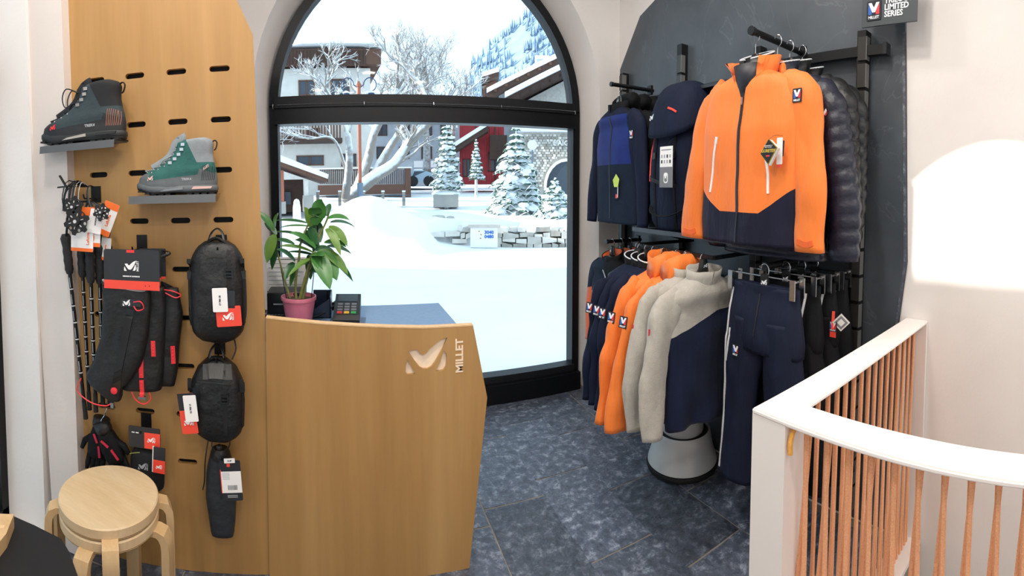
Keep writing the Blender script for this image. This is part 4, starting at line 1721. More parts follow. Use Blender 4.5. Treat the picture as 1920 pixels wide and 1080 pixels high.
# ================================================================ lower left arm: short orange and navy jackets
def tee(i, x, labs):
    y, z = 2.66, 1.095
    hanger((x + .004, y - .06, z + .025), -pi / 2, labs[1], 'hangers on the far lower arm', 1.20)
    t = thing('light_jacket', labs[0], 'jacket', (x, y - .06, z), -pi / 2, 'short orange and navy jackets on the far lower arm')
    pr = jacket_profile(.66, .20, .215, .22, .055, .075)
    tm = torso_mb(pr, 51 + i, .010)
    zone_split(tm.mesh('t', smooth='all'), [(Vector((-.09, 0, 0)), Vector((1, 0, .12))), (Vector((0, 0, -.19)), Vector((-.35, 0, 1)))],
               lambda c: 'side_panel' if (c.x + .09 + .12 * c.z) < 0 and (c.z + .19 - .35 * c.x) < 0 else ('yoke' if c.x < .0 and c.z > -.22 else 'torso'), {'side_panel': 'orange_dark', 'torso': 'cloth_black', 'yoke': 'softshell_slate'}, t)
    for s, pts in ((-1, [(-.13, 0, -.08), (-.21, 0, -.14), (-.25, 0, -.30), (-.262, -.01, -.45), (-.25, -.02, -.62)]),
                   (1, [(.13, 0, -.08), (.21, 0, -.14), (.235, 0, -.30), (.25, 0, -.45), (.25, 0, -.62)])):
        sm = sleeve_mb(pts, [.068, .07, .064, .056, .052, .048], .62, 51 + i + s, .008)
        zone_split(sm.mesh('s', smooth='all'), [(Vector((0, 0, -.17)), Vector((-.3 * -s, 0, 1)))], lambda c: 'sleeve_cap' if (c.z + .17 + .3 * s * c.x) > 0 else 'sleeve', {'sleeve_cap': 'softshell_slate', 'sleeve': 'orange_dark' if s < 0 else 'cloth_black'}, t)
    collar_mb(.082, .058, .085, gap=.3, flare=.10, z0=-.03, drop=.03, lean=.05).build('collar', 'cloth_black', t, smooth='all')
    collar_mb(.074, .051, .082, gap=.32, flare=.10, z0=-.03, drop=.03, lean=.05).build('collar_lining', 'orange_dark', t, smooth='all')
    ribbon(bvh_of(tm), [(.0, -.08), (.002, -.35), (.0, -.64)], .008, .003, 30).build('front_zip', 'reflect_white' if i == 0 else 'zip_dark', t)
    return t


for i, (x, lab) in enumerate(zip((1.635, 1.705, 1.775, 1.84), (('orange and navy light jacket foremost on the far lower arm', 'black logo hanger of the foremost orange and navy jacket'), ('orange and navy light jacket second on the far lower arm', 'black logo hanger of the second orange and navy jacket'),
        ('orange and navy light jacket third on the far lower arm', 'black logo hanger of the third orange and navy jacket'), ('orange and navy light jacket nearest the wall on the far lower arm', 'black logo hanger of the rearmost orange and navy jacket')))):
    tee(i, x, lab)

# ================================================================ U-shaped rail: nine garments seen edge on
def railed(y, z, kind, lab, hl, seed, dx=0.0, L=.66):
    x = BX + dx
    hanger((x, y, z + .028), 0, hl, 'hangers on the U-shaped rail', BZ, .14)
    nm = {'grey': 'fleece_jacket', 'orange': 'shell_jacket', 'navy': 'softshell_jacket'}[kind]
    t = thing(nm, lab, 'jacket', (x, y, z), 0, 'jackets on the U-shaped rail')
    if kind == 'grey':
        pr = jacket_profile(L, .205, .215, .205, .042, .075)
        tm = torso_mb(pr, seed, .032)
        k = [(Vector((-.12, 0, -.215)), Vector((-.30, 0, 1)).normalized()), (Vector((.0, 0, -.165)), Vector((-.05, 0, 1)).normalized()), (Vector((-.16, 0, 0)), Vector((1, 0, .02)))]
        def z_(c):
            low = (c - k[0][0]).dot(k[0][1]) < 0 and (c - k[1][0]).dot(k[1][1]) < 0
            return 'lower_panel' if low else 'yoke'
        zone_split(tm.mesh('t', smooth='all'), k[:2], z_, {'lower_panel': 'fleece_navy', 'yoke': 'fleece_grey'}, t)
        cm = sm_m = 'fleece_grey'
    else:
        pr = jacket_profile(L, .205, .225, .235, .045, .075)
        tm = torso_mb(pr, seed, .028)
        cm = sm_m = {'orange': 'shell_orange', 'navy': 'cloth_navy'}[kind]
        tm.build('torso', cm, t, smooth='all')
    sl = {}
    SP = {'grey': ((-.13, -.08), (-.218, -.15), (-.262, -.29), (-.295, -.45), (-.30, -.635)), 'orange': ((-.13, -.08), (-.22, -.15), (-.275, -.30), (-.325, -.46), (-.35, -.665)), 'navy': ((-.13, -.08), (-.215, -.15), (-.26, -.30), (-.29, -.46), (-.30, -.645))}[kind]
    for s in (-1, 1):
        kx = 1 if s < 0 else .86
        pts = [(-s * a * -1 * -1 * (kx if j > 2 else 1), -.03 * (j / 4) if s < 0 else .01, b) for j, (a, b) in enumerate(SP)]
        pts = [(abs(q[0]) * s, q[1], q[2]) for q in pts]
        sl[s] = sleeve_mb(pts, [.066, .072, .070, .066, .062, .056], .42, seed + s, .022)
        sl[s].build('sleeve', sm_m, t, smooth='all')
    if kind == 'navy':
        collar_mb(.085, .055, .085, gap=.15, flare=.12, z0=-.03, drop=.02).build('collar', 'cloth_black', t, smooth='all')
        piping(.085, .055, .085, t, gap=.15, flare=.12, z0=-.03, drop=.02)
    elif kind == 'orange':
        collar_mb(.088, .056, .12, gap=.18, flare=.16, z0=-.035, drop=.01, lean=-.1).build('collar', cm, t, smooth='all')
        hd = []
        for q in range(11):
            a = pi * q / 10
            hd.append([(.10 * cos(a) - .02, -.052 - .03 * sin(a) + .034 * cos(2 * pi * g / 12), .0 + .04 * sin(a) + .05 * sin(2 * pi * g / 12)) for g in range(12)])
        MB().loft(hd).build('hood', cm, t, smooth='all')
    else:
        collar_mb(.088, .056, .082, gap=.02, flare=.10, z0=-.035, drop=.0, lean=-.1).build('collar', cm, t, smooth='all')
    B = bvh_of(sl[-1])
    if kind != 'grey':
        p, nr = B.ray_cast(Vector((-1, -.012, -.20)), Vector((1, 0, 0)))[:2]
        if p is not None:
            emblem(t, p + Vector((-.003, 0, 0)), Vector((-1, -.35, .25)), .042)
    else:
        p, nr = B.ray_cast(Vector((-1, -.012, -.20)), Vector((1, 0, 0)))[:2]
        mk = MB().prism(rrect(-.005, -.014, .005, .014, .003, 2), -.001, .001).build('sleeve_mark', 'emb_red', t, loc=p + Vector((-.001, 0, 0)), rot=(0, 0, -pi / 2))
    return t


railed(1.505, 1.165, 'grey', 'grey and navy fleece jacket hanging nearest on the U-shaped rail', 'black hanger of the nearest grey fleece on the U-shaped rail', 61, -.02, .655)
railed(1.60, 1.165, 'grey', 'grey and navy fleece jacket tucked behind the nearest grey one', 'black hanger of the second grey fleece on the U-shaped rail', 67, -.03, .655)
railed(1.685, 1.165, 'orange', 'orange hooded jacket with badge on the U-shaped rail, beside the grey fleeces', 'black hanger of the orange jacket beside the grey fleeces', 71, -.02, .70)
railed(1.775, 1.165, 'orange', 'orange hooded jacket on the U-shaped rail, between orange and navy ones', 'black hanger of the farther orange jacket on the U-shaped rail', 77, -.03, .70)
railed(1.855, 1.165, 'navy', 'navy jacket on the U-shaped rail, first behind the orange jackets', 'black hanger of the navy jacket behind the orange ones', 81, -.03, .67)
railed(1.915, 1.165, 'navy', 'navy jacket on the U-shaped rail, middle of the three', 'black hanger of the middle navy jacket on the U-shaped rail', 87, -.03, .67)
railed(1.975, 1.165, 'navy', 'navy jacket on the U-shaped rail, farthest from the viewer', 'black hanger of the farthest navy jacket on the U-shaped rail', 93, -.03, .67)
for k_, y_ in enumerate((1.63, 2.025)):
    hanger((BX - .01, y_, 1.193), 0, ('empty black hanger between the grey and orange jackets', 'empty black hanger at the window end of the U-shaped rail')[k_], 'hangers on the U-shaped rail', BZ, .185)


# ================================================================ trousers
def trousers(x, y, z, m, lab, hl, seed, hw=.175, L=.85, main=False, stripe_x=-.16):
    h = thing('trouser_hanger', hl, 'hanger', (x, y, z), -pi / 2, 'clip hangers on the trouser arm')
    MB().tube([(-hw * 1.02, 0, .035), (hw * 1.02, 0, .035)], .004, 8).build('bar', 'chrome_hook', h, smooth=True)
    hh = 1.237 - z
    HK = [(0, 0, .035), (0, 0, hh - .044), (.008, 0, hh - .036), (.018, 0, hh - .024), (.02, 0, hh - .008), (.012, 0, hh + .009), (-.002, 0, hh + .0145), (-.015, 0, hh + .008), (-.02, 0, hh - .006)]
    MB().tube(spline(HK, 22), .0023, 8).build('hook', 'chrome_hook', h, smooth=True)
    for s in (-1, 1):
        c = MB()
        c.box((s * hw * .93 - .012, -.036, -.035), (s * hw * .93 + .012, -.030, .045))
        c.box((s * hw * .93 - .012, .030, -.035), (s * hw * .93 + .012, .036, .045))
        c.bar((s * hw * .93, -.033, .035), (s * hw * .93, .033, .035), .012, .006)
        c.build('clip', 'chrome_hook', h)
    plate = MB().prism(rrect(-.02, -.02, .02, .045, .005, 2), -.005, .005).build('logo_plate', 'black_plastic', h)
    lg = MB()
    for p in logo_polys(.03):
        lg.prism(p, -.0068, -.005)
    lg.build('logo_mark', 'logo_white', plate, loc=(0, 0, .012))
    t = thing('trousers', lab, 'trousers', (x, y, z), -pi / 2, 'trousers on the lower right arm')
    pr = [(0, hw, .026, 0, 0), (-.04, hw * 1.0, .028, 0, 0), (-.12, hw * 1.06, .05, 0, 0), (-.22, hw * 1.12, .06, 0, 0), (-.27, hw * 1.10, .055, 0, 0)]
    tm = torso_mb(pr, seed, .012)
    tm.build('hips', m, t, smooth='all')
    parts = [tm]
    for s in (-1, 1):
        pts = [(s * hw * .52, 0, -.14), (s * hw * .56, 0, -.28), (s * (hw * .60 + .01), 0, -.45), (s * (hw * .62 + .02), 0, -.66), (s * (hw * .64 + .03), 0, -L)]
        lm_ = sleeve_mb(pts, [.09, .098, .095, .092, .09, .092], .55, seed + 5 * s, .016, n=26)
        lm_.build('trouser_leg', m, t, smooth='all')
        parts.append(lm_)
    B = bvh_of(*parts)
    MB().loft([[(hw * 1.01 * cos(2 * pi * k / 32), .029 * sin(2 * pi * k / 32), zz) for k in range(32)] for zz in (.002, -.034)]).build('waistband', m, t, smooth=True)
    if main:
        ribbon(bvh_of(tm), [(.0, -.03), (.004, -.12), (.0, -.2)], .007, .003, 12).build('fly', 'zip_dark', t)
        p, nr = hit(B, -.105, -.285)
        emblem(t, p + nr * .003, Vector((0, -1, 0)), .042)
        ribbon(B, [(-.15, -.20), (-.155, -.27), (-.168, -.345)], .007, .004, 14).build('pocket_zip', 'zip_white', t)
    ribbon(B, [(stripe_x, -.03), (stripe_x - .012, -.2), (stripe_x - .02, -.45), (stripe_x - .03, -.7), (stripe_x - .045, -L + .02)], .009, .004, 40).build('side_zip', 'zip_white', t)
    return t


trousers(1.475, 1.185, 1.165, 'pants_navy', 'navy ski trousers with white side zip hanging foremost', 'silver clip hanger holding the foremost navy trousers', 101, main=True)
trousers(1.595, 1.165, 1.165, 'pants_black', 'black trousers with white side zip, second on the trouser arm', 'silver clip hanger holding the second pair of trousers', 107, stripe_x=.12)
trousers(1.69, 1.15, 1.165, 'pants_black', 'black trousers third on the trouser arm', 'silver clip hanger holding the third pair of trousers', 113, stripe_x=.13)
trousers(1.785, 1.145, 1.165, 'pants_black', 'black trousers nearest the slate wall on the trouser arm', 'silver clip hanger holding the rearmost trousers', 119, stripe_x=.13)
for lb, q in (('grey diamond tag booklet hanging between the navy and black trousers', on_x(1513, 625, 1.57)), ('grey diamond tag booklet on the rear black trousers', on_x(1577, 605, 1.64))):
    k = thing('hang_tag', lb, 'tag', q, -pi / 2 + .5)
    dia = [(0, .036), (.036, 0), (0, -.036), (-.036, 0)]
    MB().prism(dia, 0, .008).build('pages', 'tag_page', k)
    MB().prism([(x * .8, z * .8) for x, z in dia], -.001, .0).build('cover_print', 'print_grey', k)
    MB().prism([(x * .45, z * .45) for x, z in dia], -.002, -.001).build('cover_mark', 'tag_page', k)
    MB().prism([(-.04, -.03), (-.028, -.03), (-.026, .045), (-.038, .045)], .003, .005).build('red_tag', 'card_red', k)
rb_ = thing('hang_tag', 'red white and blue paper tag on the rear black trousers', 'tag', on_x(1562, 612, 1.63), -pi / 2)
emblem(rb_, (0, 0, .0), (0, -1, 0), .036)
MB().prism([(-.014, -.045), (.014, -.045), (.014, -.022), (-.014, -.022)], -.001, .001).build('red_card', 'card_red', rb_)

# ================================================================ kick stool
ks = on_z(1279, 868, 0)
kt = thing('kick_stool', 'white round rolling kick stool under the hanging fleeces', 'stool', (ks.x, ks.y, 0))
mat('stool_white', '#cfd3d3', .35, col2='#c7cbcb', scale=6)
MB().lathe([(.185, 0.0), (.200, .004), (.203, .02), (.198, .03), (.18, .03)], 48).build('rubber_ring', 'black_rubber', kt, smooth=True)
MB().lathe([(.19, .03), (.196, .035), (.19, .06), (.170, .12), (.158, .19), (.155, .205), (.149, .21), (.145, .205), (.146, .18)], 48).build('base_shell', 'stool_white', kt, smooth=True)
MB().lathe([(.146, .19), (.14, .198), (.09, .2), (.001, .2)], 40).build('step_tread', 'black_rubber', kt, smooth=True)
up_ = [(.115, .2), (.118, .21), (.112, .33), (.108, .40), (.118, .405), (.12, .415), (.11, .42), (.001, .42)]
MB().lathe(up_[:4], 40).build('upper_column', 'stool_white', kt, smooth=True)
MB().lathe([(.10, .4), (.13, .402), (.135, .412), (.128, .422), (.001, .424)], 40).build('top_tread', 'black_rubber', kt, smooth=True)

# ================================================================ sign on the board
sg = thing('brand_sign', 'dark grey sign reading TRILOGY LIMITED SERIES at the board top', 'sign', (1.80, .815, 2.36), -pi / 2)
mat('sign_grey', '#3c4347', .5)
MB().box((-.128, -.004, -.095), (.125, .004, .16)).build('sign_plate', 'sign_grey', sg)
MB().box((-.03, .004, -.02), (.03, .11, .02)).build('bracket', 'rail_black', sg)
em = emblem(sg, (-.070, -.006, -.030), (0, -1, 0), .068)
for k, wd in enumerate(('TRILOGY', 'LIMITED', 'SERIES')):
    tx = text_mesh(wd, .034, .0006, bold=.0009, align='LEFT', xs=.9)
    obj('lettering', tx, 'emb_white', sg, (-.022, -.005, .004 - k * .0285))

# ================================================================ railing
RZ = 1.0
rl = thing('stair_railing', 'white flat-bar stair railing laced with orange cord', 'railing')
rc = on_z(1405, 766, RZ)
AX0 = .885
AY1 = .745
AW = .105
YE = -2.6
top = MB().prism([(AX0, AY1), (XR, AY1 - .0), (XR, AY1 - AW), (AX0 + AW, AY1 - AW), (AX0 + AW, YE), (AX0, YE)], RZ - .014, RZ, 'xy')
me = top.mesh('top_bar')
bm = bmesh.new()
bm.from_mesh(me)
bmesh.ops.bevel(bm, geom=[e for e in bm.edges], offset=.004, segments=2, affect='EDGES')
bm.to_mesh(me)
bm.free()
obj('top_bar', me, 'white_paint', rl)
b1 = MB().box((AX0 + .01, AY1 - AW, .0), (XR - .001, AY1, .022))
b1.build('base_bar', 'white_paint', rl)
MB().box((AX0, YE, .0), (AX0 + AW, AY1 - AW, .022)).build('base_bar', 'white_paint', rl)
MB().box((AX0 + .002, AY1 - AW, .02), (AX0 + .016, AY1 - .002, RZ - .012)).build('corner_post', 'white_paint', rl)
MB().box((AX0 + .016, AY1 - AW, .02), (AX0 + AW, AY1 - AW + .014, RZ - .012)).build('corner_post', 'white_paint', rl)
MB().box((XR - .018, AY1 - AW, .02), (XR - .002, AY1, RZ - .012)).build('wall_post', 'white_paint', rl)
mat('cord_orange', '#ffbf92', .75, col2='#f5a877', scale=260, bump=.5, bscale=420)
rpx = AX0 + AW * .55
for k in range(30):                                   # arm towards the viewer: pairs from one hole, spreading downwards
    y = AY1 - AW - .03 - k * .058
    if y < YE + .05:
        break
    for s in (0, 1):
        a = (rpx + .006 * (s * 2 - 1), y - .004 * s, RZ - .012)
        b = (rpx, y + (.0 if s == 0 else .062), .02)
        jx = random.uniform(-.004, .004)
        mid = ((a[0] + b[0]) / 2 + jx, (a[1] + b[1]) / 2 + random.uniform(-.003, .003), .5)
        MB().tube(spline([a, mid, b], 8), .0068, 7).build('cord', 'cord_orange', rl, smooth=True)
ry = AY1 - AW * .5
nx = 17
for k in range(nx):
    x = AX0 + AW + .015 + k * (XR - .06 - AX0 - AW) / (nx - 1)
    for s in (0, 1):
        a = (x + .012 * s, ry + .005 * (s * 2 - 1), RZ - .012)
        b = (x + (.0 if s == 0 else -.024), ry, .02)
        MB().tube([a, ((a[0] + b[0]) / 2 + random.uniform(-.003, .003), ry, .5), b], .0064, 7).build('cord', 'cord_orange', rl, smooth=True)
kn = [(rpx, AY1 - AW - .005, RZ - .014), (rpx - .012, AY1 - AW - .012, RZ - .03), (rpx - .035, AY1 - AW - .012, RZ - .025), (rpx - .048, AY1 - AW - .012, RZ - .05), (rpx - .05, AY1 - AW - .013, RZ - .08)]
MB().tube(spline(kn, 14), .0065, 8).build('cord_end', mat('cord_yellow', '#e9a94f', .7, bump=.4, bscale=300), rl, smooth=True)
# ================================================================ winter village outside the window
def snowed(name, col, col2, thr=.35, rough=.85, soft=.18, scale=6.0):
    """a surface of its own colour with snow lying on everything that faces up"""
    m = bpy.data.materials.new(name)
    m.use_nodes = True
    N, L = m.node_tree.nodes, m.node_tree.links
    bs = N['Principled BSDF']
    bs.inputs['Roughness'].default_value = rough
    ge = N.new('ShaderNodeNewGeometry')
    sx = N.new('ShaderNodeSeparateXYZ')
    L.new(ge.outputs['Normal'], sx.inputs[0])
    nz = N.new('ShaderNodeTexNoise')
    nz.inputs['Scale'].default_value = scale
    nz.inputs['Detail'].default_value = 4
    tc = N.new('ShaderNodeTexCoord')
    L.new(tc.outputs['Object'], nz.inputs['Vector'])
    ad = N.new('ShaderNodeMath')
    ad.operation = 'MULTIPLY_ADD'
    ad.inputs[1].default_value = .5
    L.new(nz.outputs['Fac'], ad.inputs[0])
    L.new(sx.outputs['Z'], ad.inputs[2])
    mr = N.new('ShaderNodeMapRange')
    mr.inputs[1].default_value = thr + .25 - soft
    mr.inputs[2].default_value = thr + .25 + soft
    L.new(ad.outputs[0], mr.inputs[0])
    cr = N.new('ShaderNodeValToRGB')
    cr.color_ramp.elements[0].color = lin(col)
    cr.color_ramp.elements[1].color = lin(col2)
    L.new(nz.outputs['Fac'], cr.inputs[0])
    mx = N.new('ShaderNodeMix')
    mx.data_type = 'RGBA'
    mx.inputs[7].default_value = (.88, .92, .97, 1)
    L.new(mr.outputs[0], mx.inputs[0])
    L.new(cr.outputs[0], mx.inputs[6])
    L.new(mx.outputs[2], bs.inputs['Base Color'])
    MATS[name] = m


mat('snow', '#eef3f8', .8, col2='#f4f7fa', scale=1.5, bump=.25, bscale=2.5)
snowed('bark_snow', '#7d7672', '#979089', .0)
snowed('needle_snow', '#2a4a3b', '#426852', .66, soft=.10)
snowed('wood_snow', '#6b4a38', '#7d5842', .5)
snowed('stone_snow', '#8f8d8a', '#b1aca6', .75, scale=3)
snowed('haze_tint_snow', '#7890a8', '#a6bacb', .95, scale=.12, soft=.22)  # blue-grey slope: distance haze is put into the colour
snowed('haze_tint_trees', '#6f8aa4', '#9cb2c6', .8, scale=.3)  # trees paled towards blue, haze mixed into their colour
mat('chalet_white', '#d9d5cf', .9, col2='#cfcac4', scale=3)
mat('chalet_wood', '#6d4c3d', .8, col2='#5b3e32', scale=8, stretch=(6, 6, .5))
mat('chalet_wood_dark', '#4a352d', .8, col2='#3e2c26', scale=8)
mat('chalet_grey', '#aab2bd', .85, col2='#9aa3b0', scale=2)
mat('pane_dark', '#3b4450', .2)
mat('red_paint', '#a5262e', .7, col2='#8f1f28', scale=4)
mat('post_terracotta', '#a86149', .6)
mat('post_grey', '#6f7f92', .6)
mat('lantern_blue', '#2b3f63', .5)
mat('car_silver', '#9fb4c4', .3, .5)
mat('stone_pale', '#e2ddd5', .9, col2='#cbc5bc', scale=5, bump=.5)
mat('stone_grey', '#c4bfb8', .9, col2='#aca7a0', scale=5, bump=.5)
mat('stone_dark', '#a9a39b', .9, col2='#8f8880', scale=5, bump=.5)
mat('asphalt_snow', '#cfd9e4', .8, col2='#e6edf3', scale=.8)
random.seed(11)


def dist(x, y): return sqrt(x * x + y * y)


def px_of(x, y):
    return 960 + F * (atan2(x, y) - YAW)


LOW = [(8, .0), (10, .04), (12, .3), (14, .62), (16, .76), (20, 1.03), (25, 1.22), (40, 1.5), (60, 2.2)]
HIGH = [(8, .0), (12.5, .0), (12.62, .60), (16, .74), (20, 1.03), (25, 1.22), (40, 1.5), (60, 2.2)]
MC = at_r(690, 400, 12.4)


def ground(x, y):
    r = dist(x, y)
    k = smoothstep(795, 815, px_of(x, y))
    z = lerp(interp(LOW, r), interp(HIGH, r), k)
    g = math.exp(-(((x - MC.x) / 1.35) ** 2 + ((y - MC.y) / 1.0) ** 2))
    z += 1.0 * g
    z += .05 * noise.noise(Vector((x * .5, y * .5, 3))) * smoothstep(9, 13, r)
    return z


def grid_ground(name, xs, ys, m):
    vs = [(x, y, ground(x, y)) for y in ys for x in xs]
    n = len(xs)
    fs = [(j * n + i, j * n + i + 1, j * n + i + n + 1, j * n + i + n) for j in range(len(ys) - 1) for i in range(n - 1)]
    return MB().add(vs, fs).build(name, m, smooth='all')


xs = [-16 + i * 1.0 for i in range(12)] + [-4 + i * .25 for i in range(61)] + [11.5 + i * 1.0 for i in range(30)]
ys = [3.32 + i * .35 for i in range(14)] + [8.2 + i * .2 for i in range(60)] + [20.4 + i * 1.2 for i in range(35)]
gr = grid_ground('snow_ground', xs, ys, 'snow')
tag(gr, 'smooth white snow field outside the arched window', 'snow', kind='structure')
lg_ = MB().box((-20, -12, -.4), (-1.6, 3.3, -.05)).build('snow_ground', 'snow')
tag(lg_, 'snow-covered yard beside the shop wall', 'snow', kind='structure')


def outdoor(name, label, cat, px_, r, group=None, base=None, turn=0.0):
    """empty standing on the ground at that bearing and distance, its -y side turned to the shop"""
    p = at_r(px_, 400, r)
    a = atan2(p.x, p.y)
    z = ground(p.x, p.y) if base is None else base
    t = thing(name, label, cat, (p.x, p.y, z), -a + turn, group)
    def L(x, y, dy=0.0):
        """local (u, z) on the front plane of this thing, dy metres behind it"""
        c, s = cos(a - turn), sin(a - turn)
        nrm = Vector((s, c, 0))
        v = ray(x, y)
        k = (nrm.x * p.x + nrm.y * p.y + dy) / (nrm.x * v.x + nrm.y * v.y)
        q = CAMV + v * k
        d = q - Vector((p.x, p.y, z))
        return d.x * c - d.y * s, d.z
    return t, L


def rect(L, x0, y0, x1, y1, d0, d1, mb=None):
    (a, b), (c, d) = L(x0, y1), L(x1, y0)
    return (mb or MB()).box((a, d0, b), (c, d1, d))


def win_(L, t, x0, y0, x1, y1, m='chalet_wood'):
    f = MB()
    (a, b), (c, d) = L(x0, y1), L(x1, y0)
    e = .07
    for lo, hi in (((a, -.06, b), (a + e, .02, d)), ((c - e, -.06, b), (c, .02, d)), ((a, -.06, b), (c, .02, b + e)), ((a, -.06, d - e), (c, .02, d)), (((a + c) / 2 - e / 2, -.06, b), ((a + c) / 2 + e / 2, .02, d))):
        f.box(lo, hi)
    w_ = f.build('window', m, t)
    MB().box((a + e, -.02, b + e), (c - e, -.01, d - e)).build('pane', 'pane_dark', w_)


# ---- big white chalet on the left, terrace in front
ch, L = outdoor('chalet', 'white chalet with dark wooden eaves and balcony behind the bare trees', 'building', 590, 27)
rect(L, 470, 128, 694, 372, .0, 6).build('wall', 'chalet_white', ch)
rect(L, 455, 97, 712, 130, -.5, 6).build('gable_boarding', 'chalet_wood', ch)
rect(L, 450, 90, 720, 97, -.9, 6.5).build('roof_snow', 'snow', ch)
for k in range(26):
    (a, b), (c, d) = L(520 + k * 6.4, 128), L(523.5 + k * 6.4, 99)
    MB().box((a, -.56, b), (c, -.5, d)).build('board', 'chalet_wood_dark', ch)
bl = rect(L, 505, 262, 640, 272, -1.0, 0).build('balcony', 'chalet_wood_dark', ch)
for k in range(24):
    (a, b), (c, d) = L(508 + k * 5.5, 262), L(510.5 + k * 5.5, 236)
    MB().box((a, -1.0, b), (c, -.95, d)).build('baluster', 'chalet_wood', bl)
rect(L, 505, 232, 640, 237, -1.05, -.9).build('handrail', 'chalet_wood_dark', bl)
for q in ((560, 150, 590, 180), (620, 148, 655, 182), (556, 291, 607, 311), (640, 288, 668, 312), (533, 240, 552, 262), (575, 240, 600, 262)):
    win_(L, ch, *q)
te, L = outdoor('terrace', 'snowy wooden terrace with dense balusters before the chalet', 'terrace', 690, 23)
rect(L, 596, 345, 770, 366, 0, 2.5).build('beam', 'chalet_wood', te)
rect(L, 596, 366, 770, 384, .6, 2.5).build('stone_base', 'stone_snow', te)
rect(L, 585, 313, 772, 318, -.1, 2.6).build('snow_rail', 'snow', te)
bme = None
for k in range(48):
    (a, b), (c, d) = L(600 + k * 3.55, 345), L(601.7 + k * 3.55, 318)
    MB().box((a, -.02, b), (c, .04, d)).build('baluster', 'chalet_wood_dark', te)
rect(L, 760, 315, 770, 384, -.05, .3).build('end_post', 'chalet_wood', te)

# ---- little wooden hut on the left
hu, L = outdoor('wooden_hut', 'small wooden hut with snowy sloping roof at the window edge', 'hut', 545, 14.2)
rf = []
(a0, b0), (a1, b1), (a2, b2) = L(512, 300), L(612, 336), L(440, 330)
MB().prism([(a2, b2), (a0, b0), (a1, b1), (a1, b1 - .10), (a0, b0 - .13), (a2, b2 - .10)], -.5, 3).build('roof', 'chalet_wood', hu)
MB().prism([(a2, b2 + .16), (a0, b0 + .2), (a1 + .02, b1 + .13), (a1, b1), (a0, b0), (a2, b2)], -.55, 3.05).build('roof_snow', 'snow', hu)
rect(L, 470, 335, 570, 402, .9, 3).build('back_wall', 'chalet_wood_dark', hu)
rect(L, 524, 320, 532, 378, -.3, -.1).build('post', 'post_terracotta', hu)
rect(L, 518, 378, 536, 400, -.4, 0).build('stone_foot', 'stone_snow', hu)
rect(L, 570, 338, 577, 372, -.3, -.1).build('post', 'stone_pale', hu)
rect(L, 568, 366, 587, 396, -.4, .2).build('stone_foot', 'stone_snow', hu)
rect(L, 534, 360, 545, 385, .8, .9).build('door', 'pane_dark', hu)
mt, L = outdoor('standing_stone', 'small snow-capped standing stone beside the wooden hut', 'stone', 556, 13)
(a, b), (c, d) = L(549, 402), L(564, 376)
MB().loft([[(lerp(a, c, .5) + (c - a) / 2 * s * cos(2 * pi * k / 10), .18 * s * sin(2 * pi * k / 10), z) for k in range(10)] for s, z in ((1, b - .2), (.95, lerp(b, d, .5)), (.7, lerp(b, d, .9)), (.2, d))]).build('stone_body', 'snow', mt, smooth='all')
MB().loft([[((a + c) / 2 + (c - a) / 2 * s * cos(2 * pi * k / 10) * .8, .15 * s * sin(2 * pi * k / 10), z) for k in range(10)] for s, z in ((1, d - .06), (.7, d + .02), (.1, d + .05))]).build('snow_cap', 'snow', mt, smooth='all')

# ---- rail fence
fe, L = outdoor('rail_fence', 'grey timber rail fence half buried in snow below the terrace', 'fence', 680, 17.5)
for x in (596, 637, 682, 718, 757):
    rect(L, x - 2.5, 360, x + 2.5, 386, -.05, .05).build('post', 'stone_dark', fe)
    (a, b), (c, d) = L(x - 3, 360), L(x + 3, 357)
    MB().box((a, -.07, b), (c, .07, d)).build('snow_cap', 'snow', fe)
for y in (367, 376):
    rect(L, 590, y - 1.6, 768, y + 1.6, -.08, -.04).build('rail', 'post_grey', fe)

# ---- street lamp
la, L = outdoor('street_lamp', 'terracotta street lamp post with two scrolled blue lantern arms', 'street lamp', 676, 15)
u0, zt = L(676, 160)
MB().tube([(0, 0, -.3), (0, 0, 1.05)], .095, 12).build('lower_post', 'post_grey', la, smooth=True)
MB().tube([(0, 0, 1.0), (0, 0, zt)], .06, 12).build('pole', 'post_terracotta', la, smooth=True)
MB().lathe([(.08, -.05), (.09, .02), (.05, .08), (.02, .14)], 12, (0, 0, zt)).build('finial', 'post_terracotta', la, smooth=True)
for s in (-1, 1):
    pts = [(0, 0, zt - .10)] + [(s * (.36 + .20 * cos(pi + s * 0 - t)), 0, zt + .02 + .22 * sin(t)) for t in [0.2 * k for k in range(0, 24)]]
    MB().tube(pts, .018, 6).build('scroll_arm', 'lantern_blue', la, smooth=True)
    lt = MB().lathe([(.03, 0), (.10, -.05), (.11, -.09), (.07, -.26), (.03, -.30)], 8, (s * .40, 0, zt - .20)).build('lantern', 'lantern_blue', la)
    MB().lathe([(.12, 0), (.08, .06), (.01, .09)], 8, (s * .40, 0, zt - .25)).build('lantern_snow', 'snow', lt)

# ---- bare snow-laden trees
def limb(mb, p, d, ln, r, lev, rnd, maxlev):
    n = 3
    pts = [p]
    q = p.copy()
    dd = d.copy()
    for i in range(n):
        dd = (dd + Vector((rnd.uniform(-.2, .2), rnd.uniform(-.2, .2), rnd.uniform(-.08, .16)))).normalized()
        q = q + dd * (ln / n)
        pts.append(q.copy())
    mb.tube(pts, [r, r * .88, r * .76, r * .62], 5 if r > .02 else 4, cap=False)
    if lev >= maxlev:
        return
    nb = 3 if lev < 2 else rnd.choice((2, 3, 4))
    for i in range(nb):
        ax = Vector((rnd.gauss(0, 1), rnd.gauss(0, 1), rnd.gauss(0, .6))).normalized()
        nd = (dd * .8 + ax * .62 + Vector((0, 0, .08))).normalized()
        limb(mb, pts[rnd.choice((2, 3, 3))], nd, ln * rnd.uniform(.55, .8), r * .6, lev + 1, rnd, maxlev)


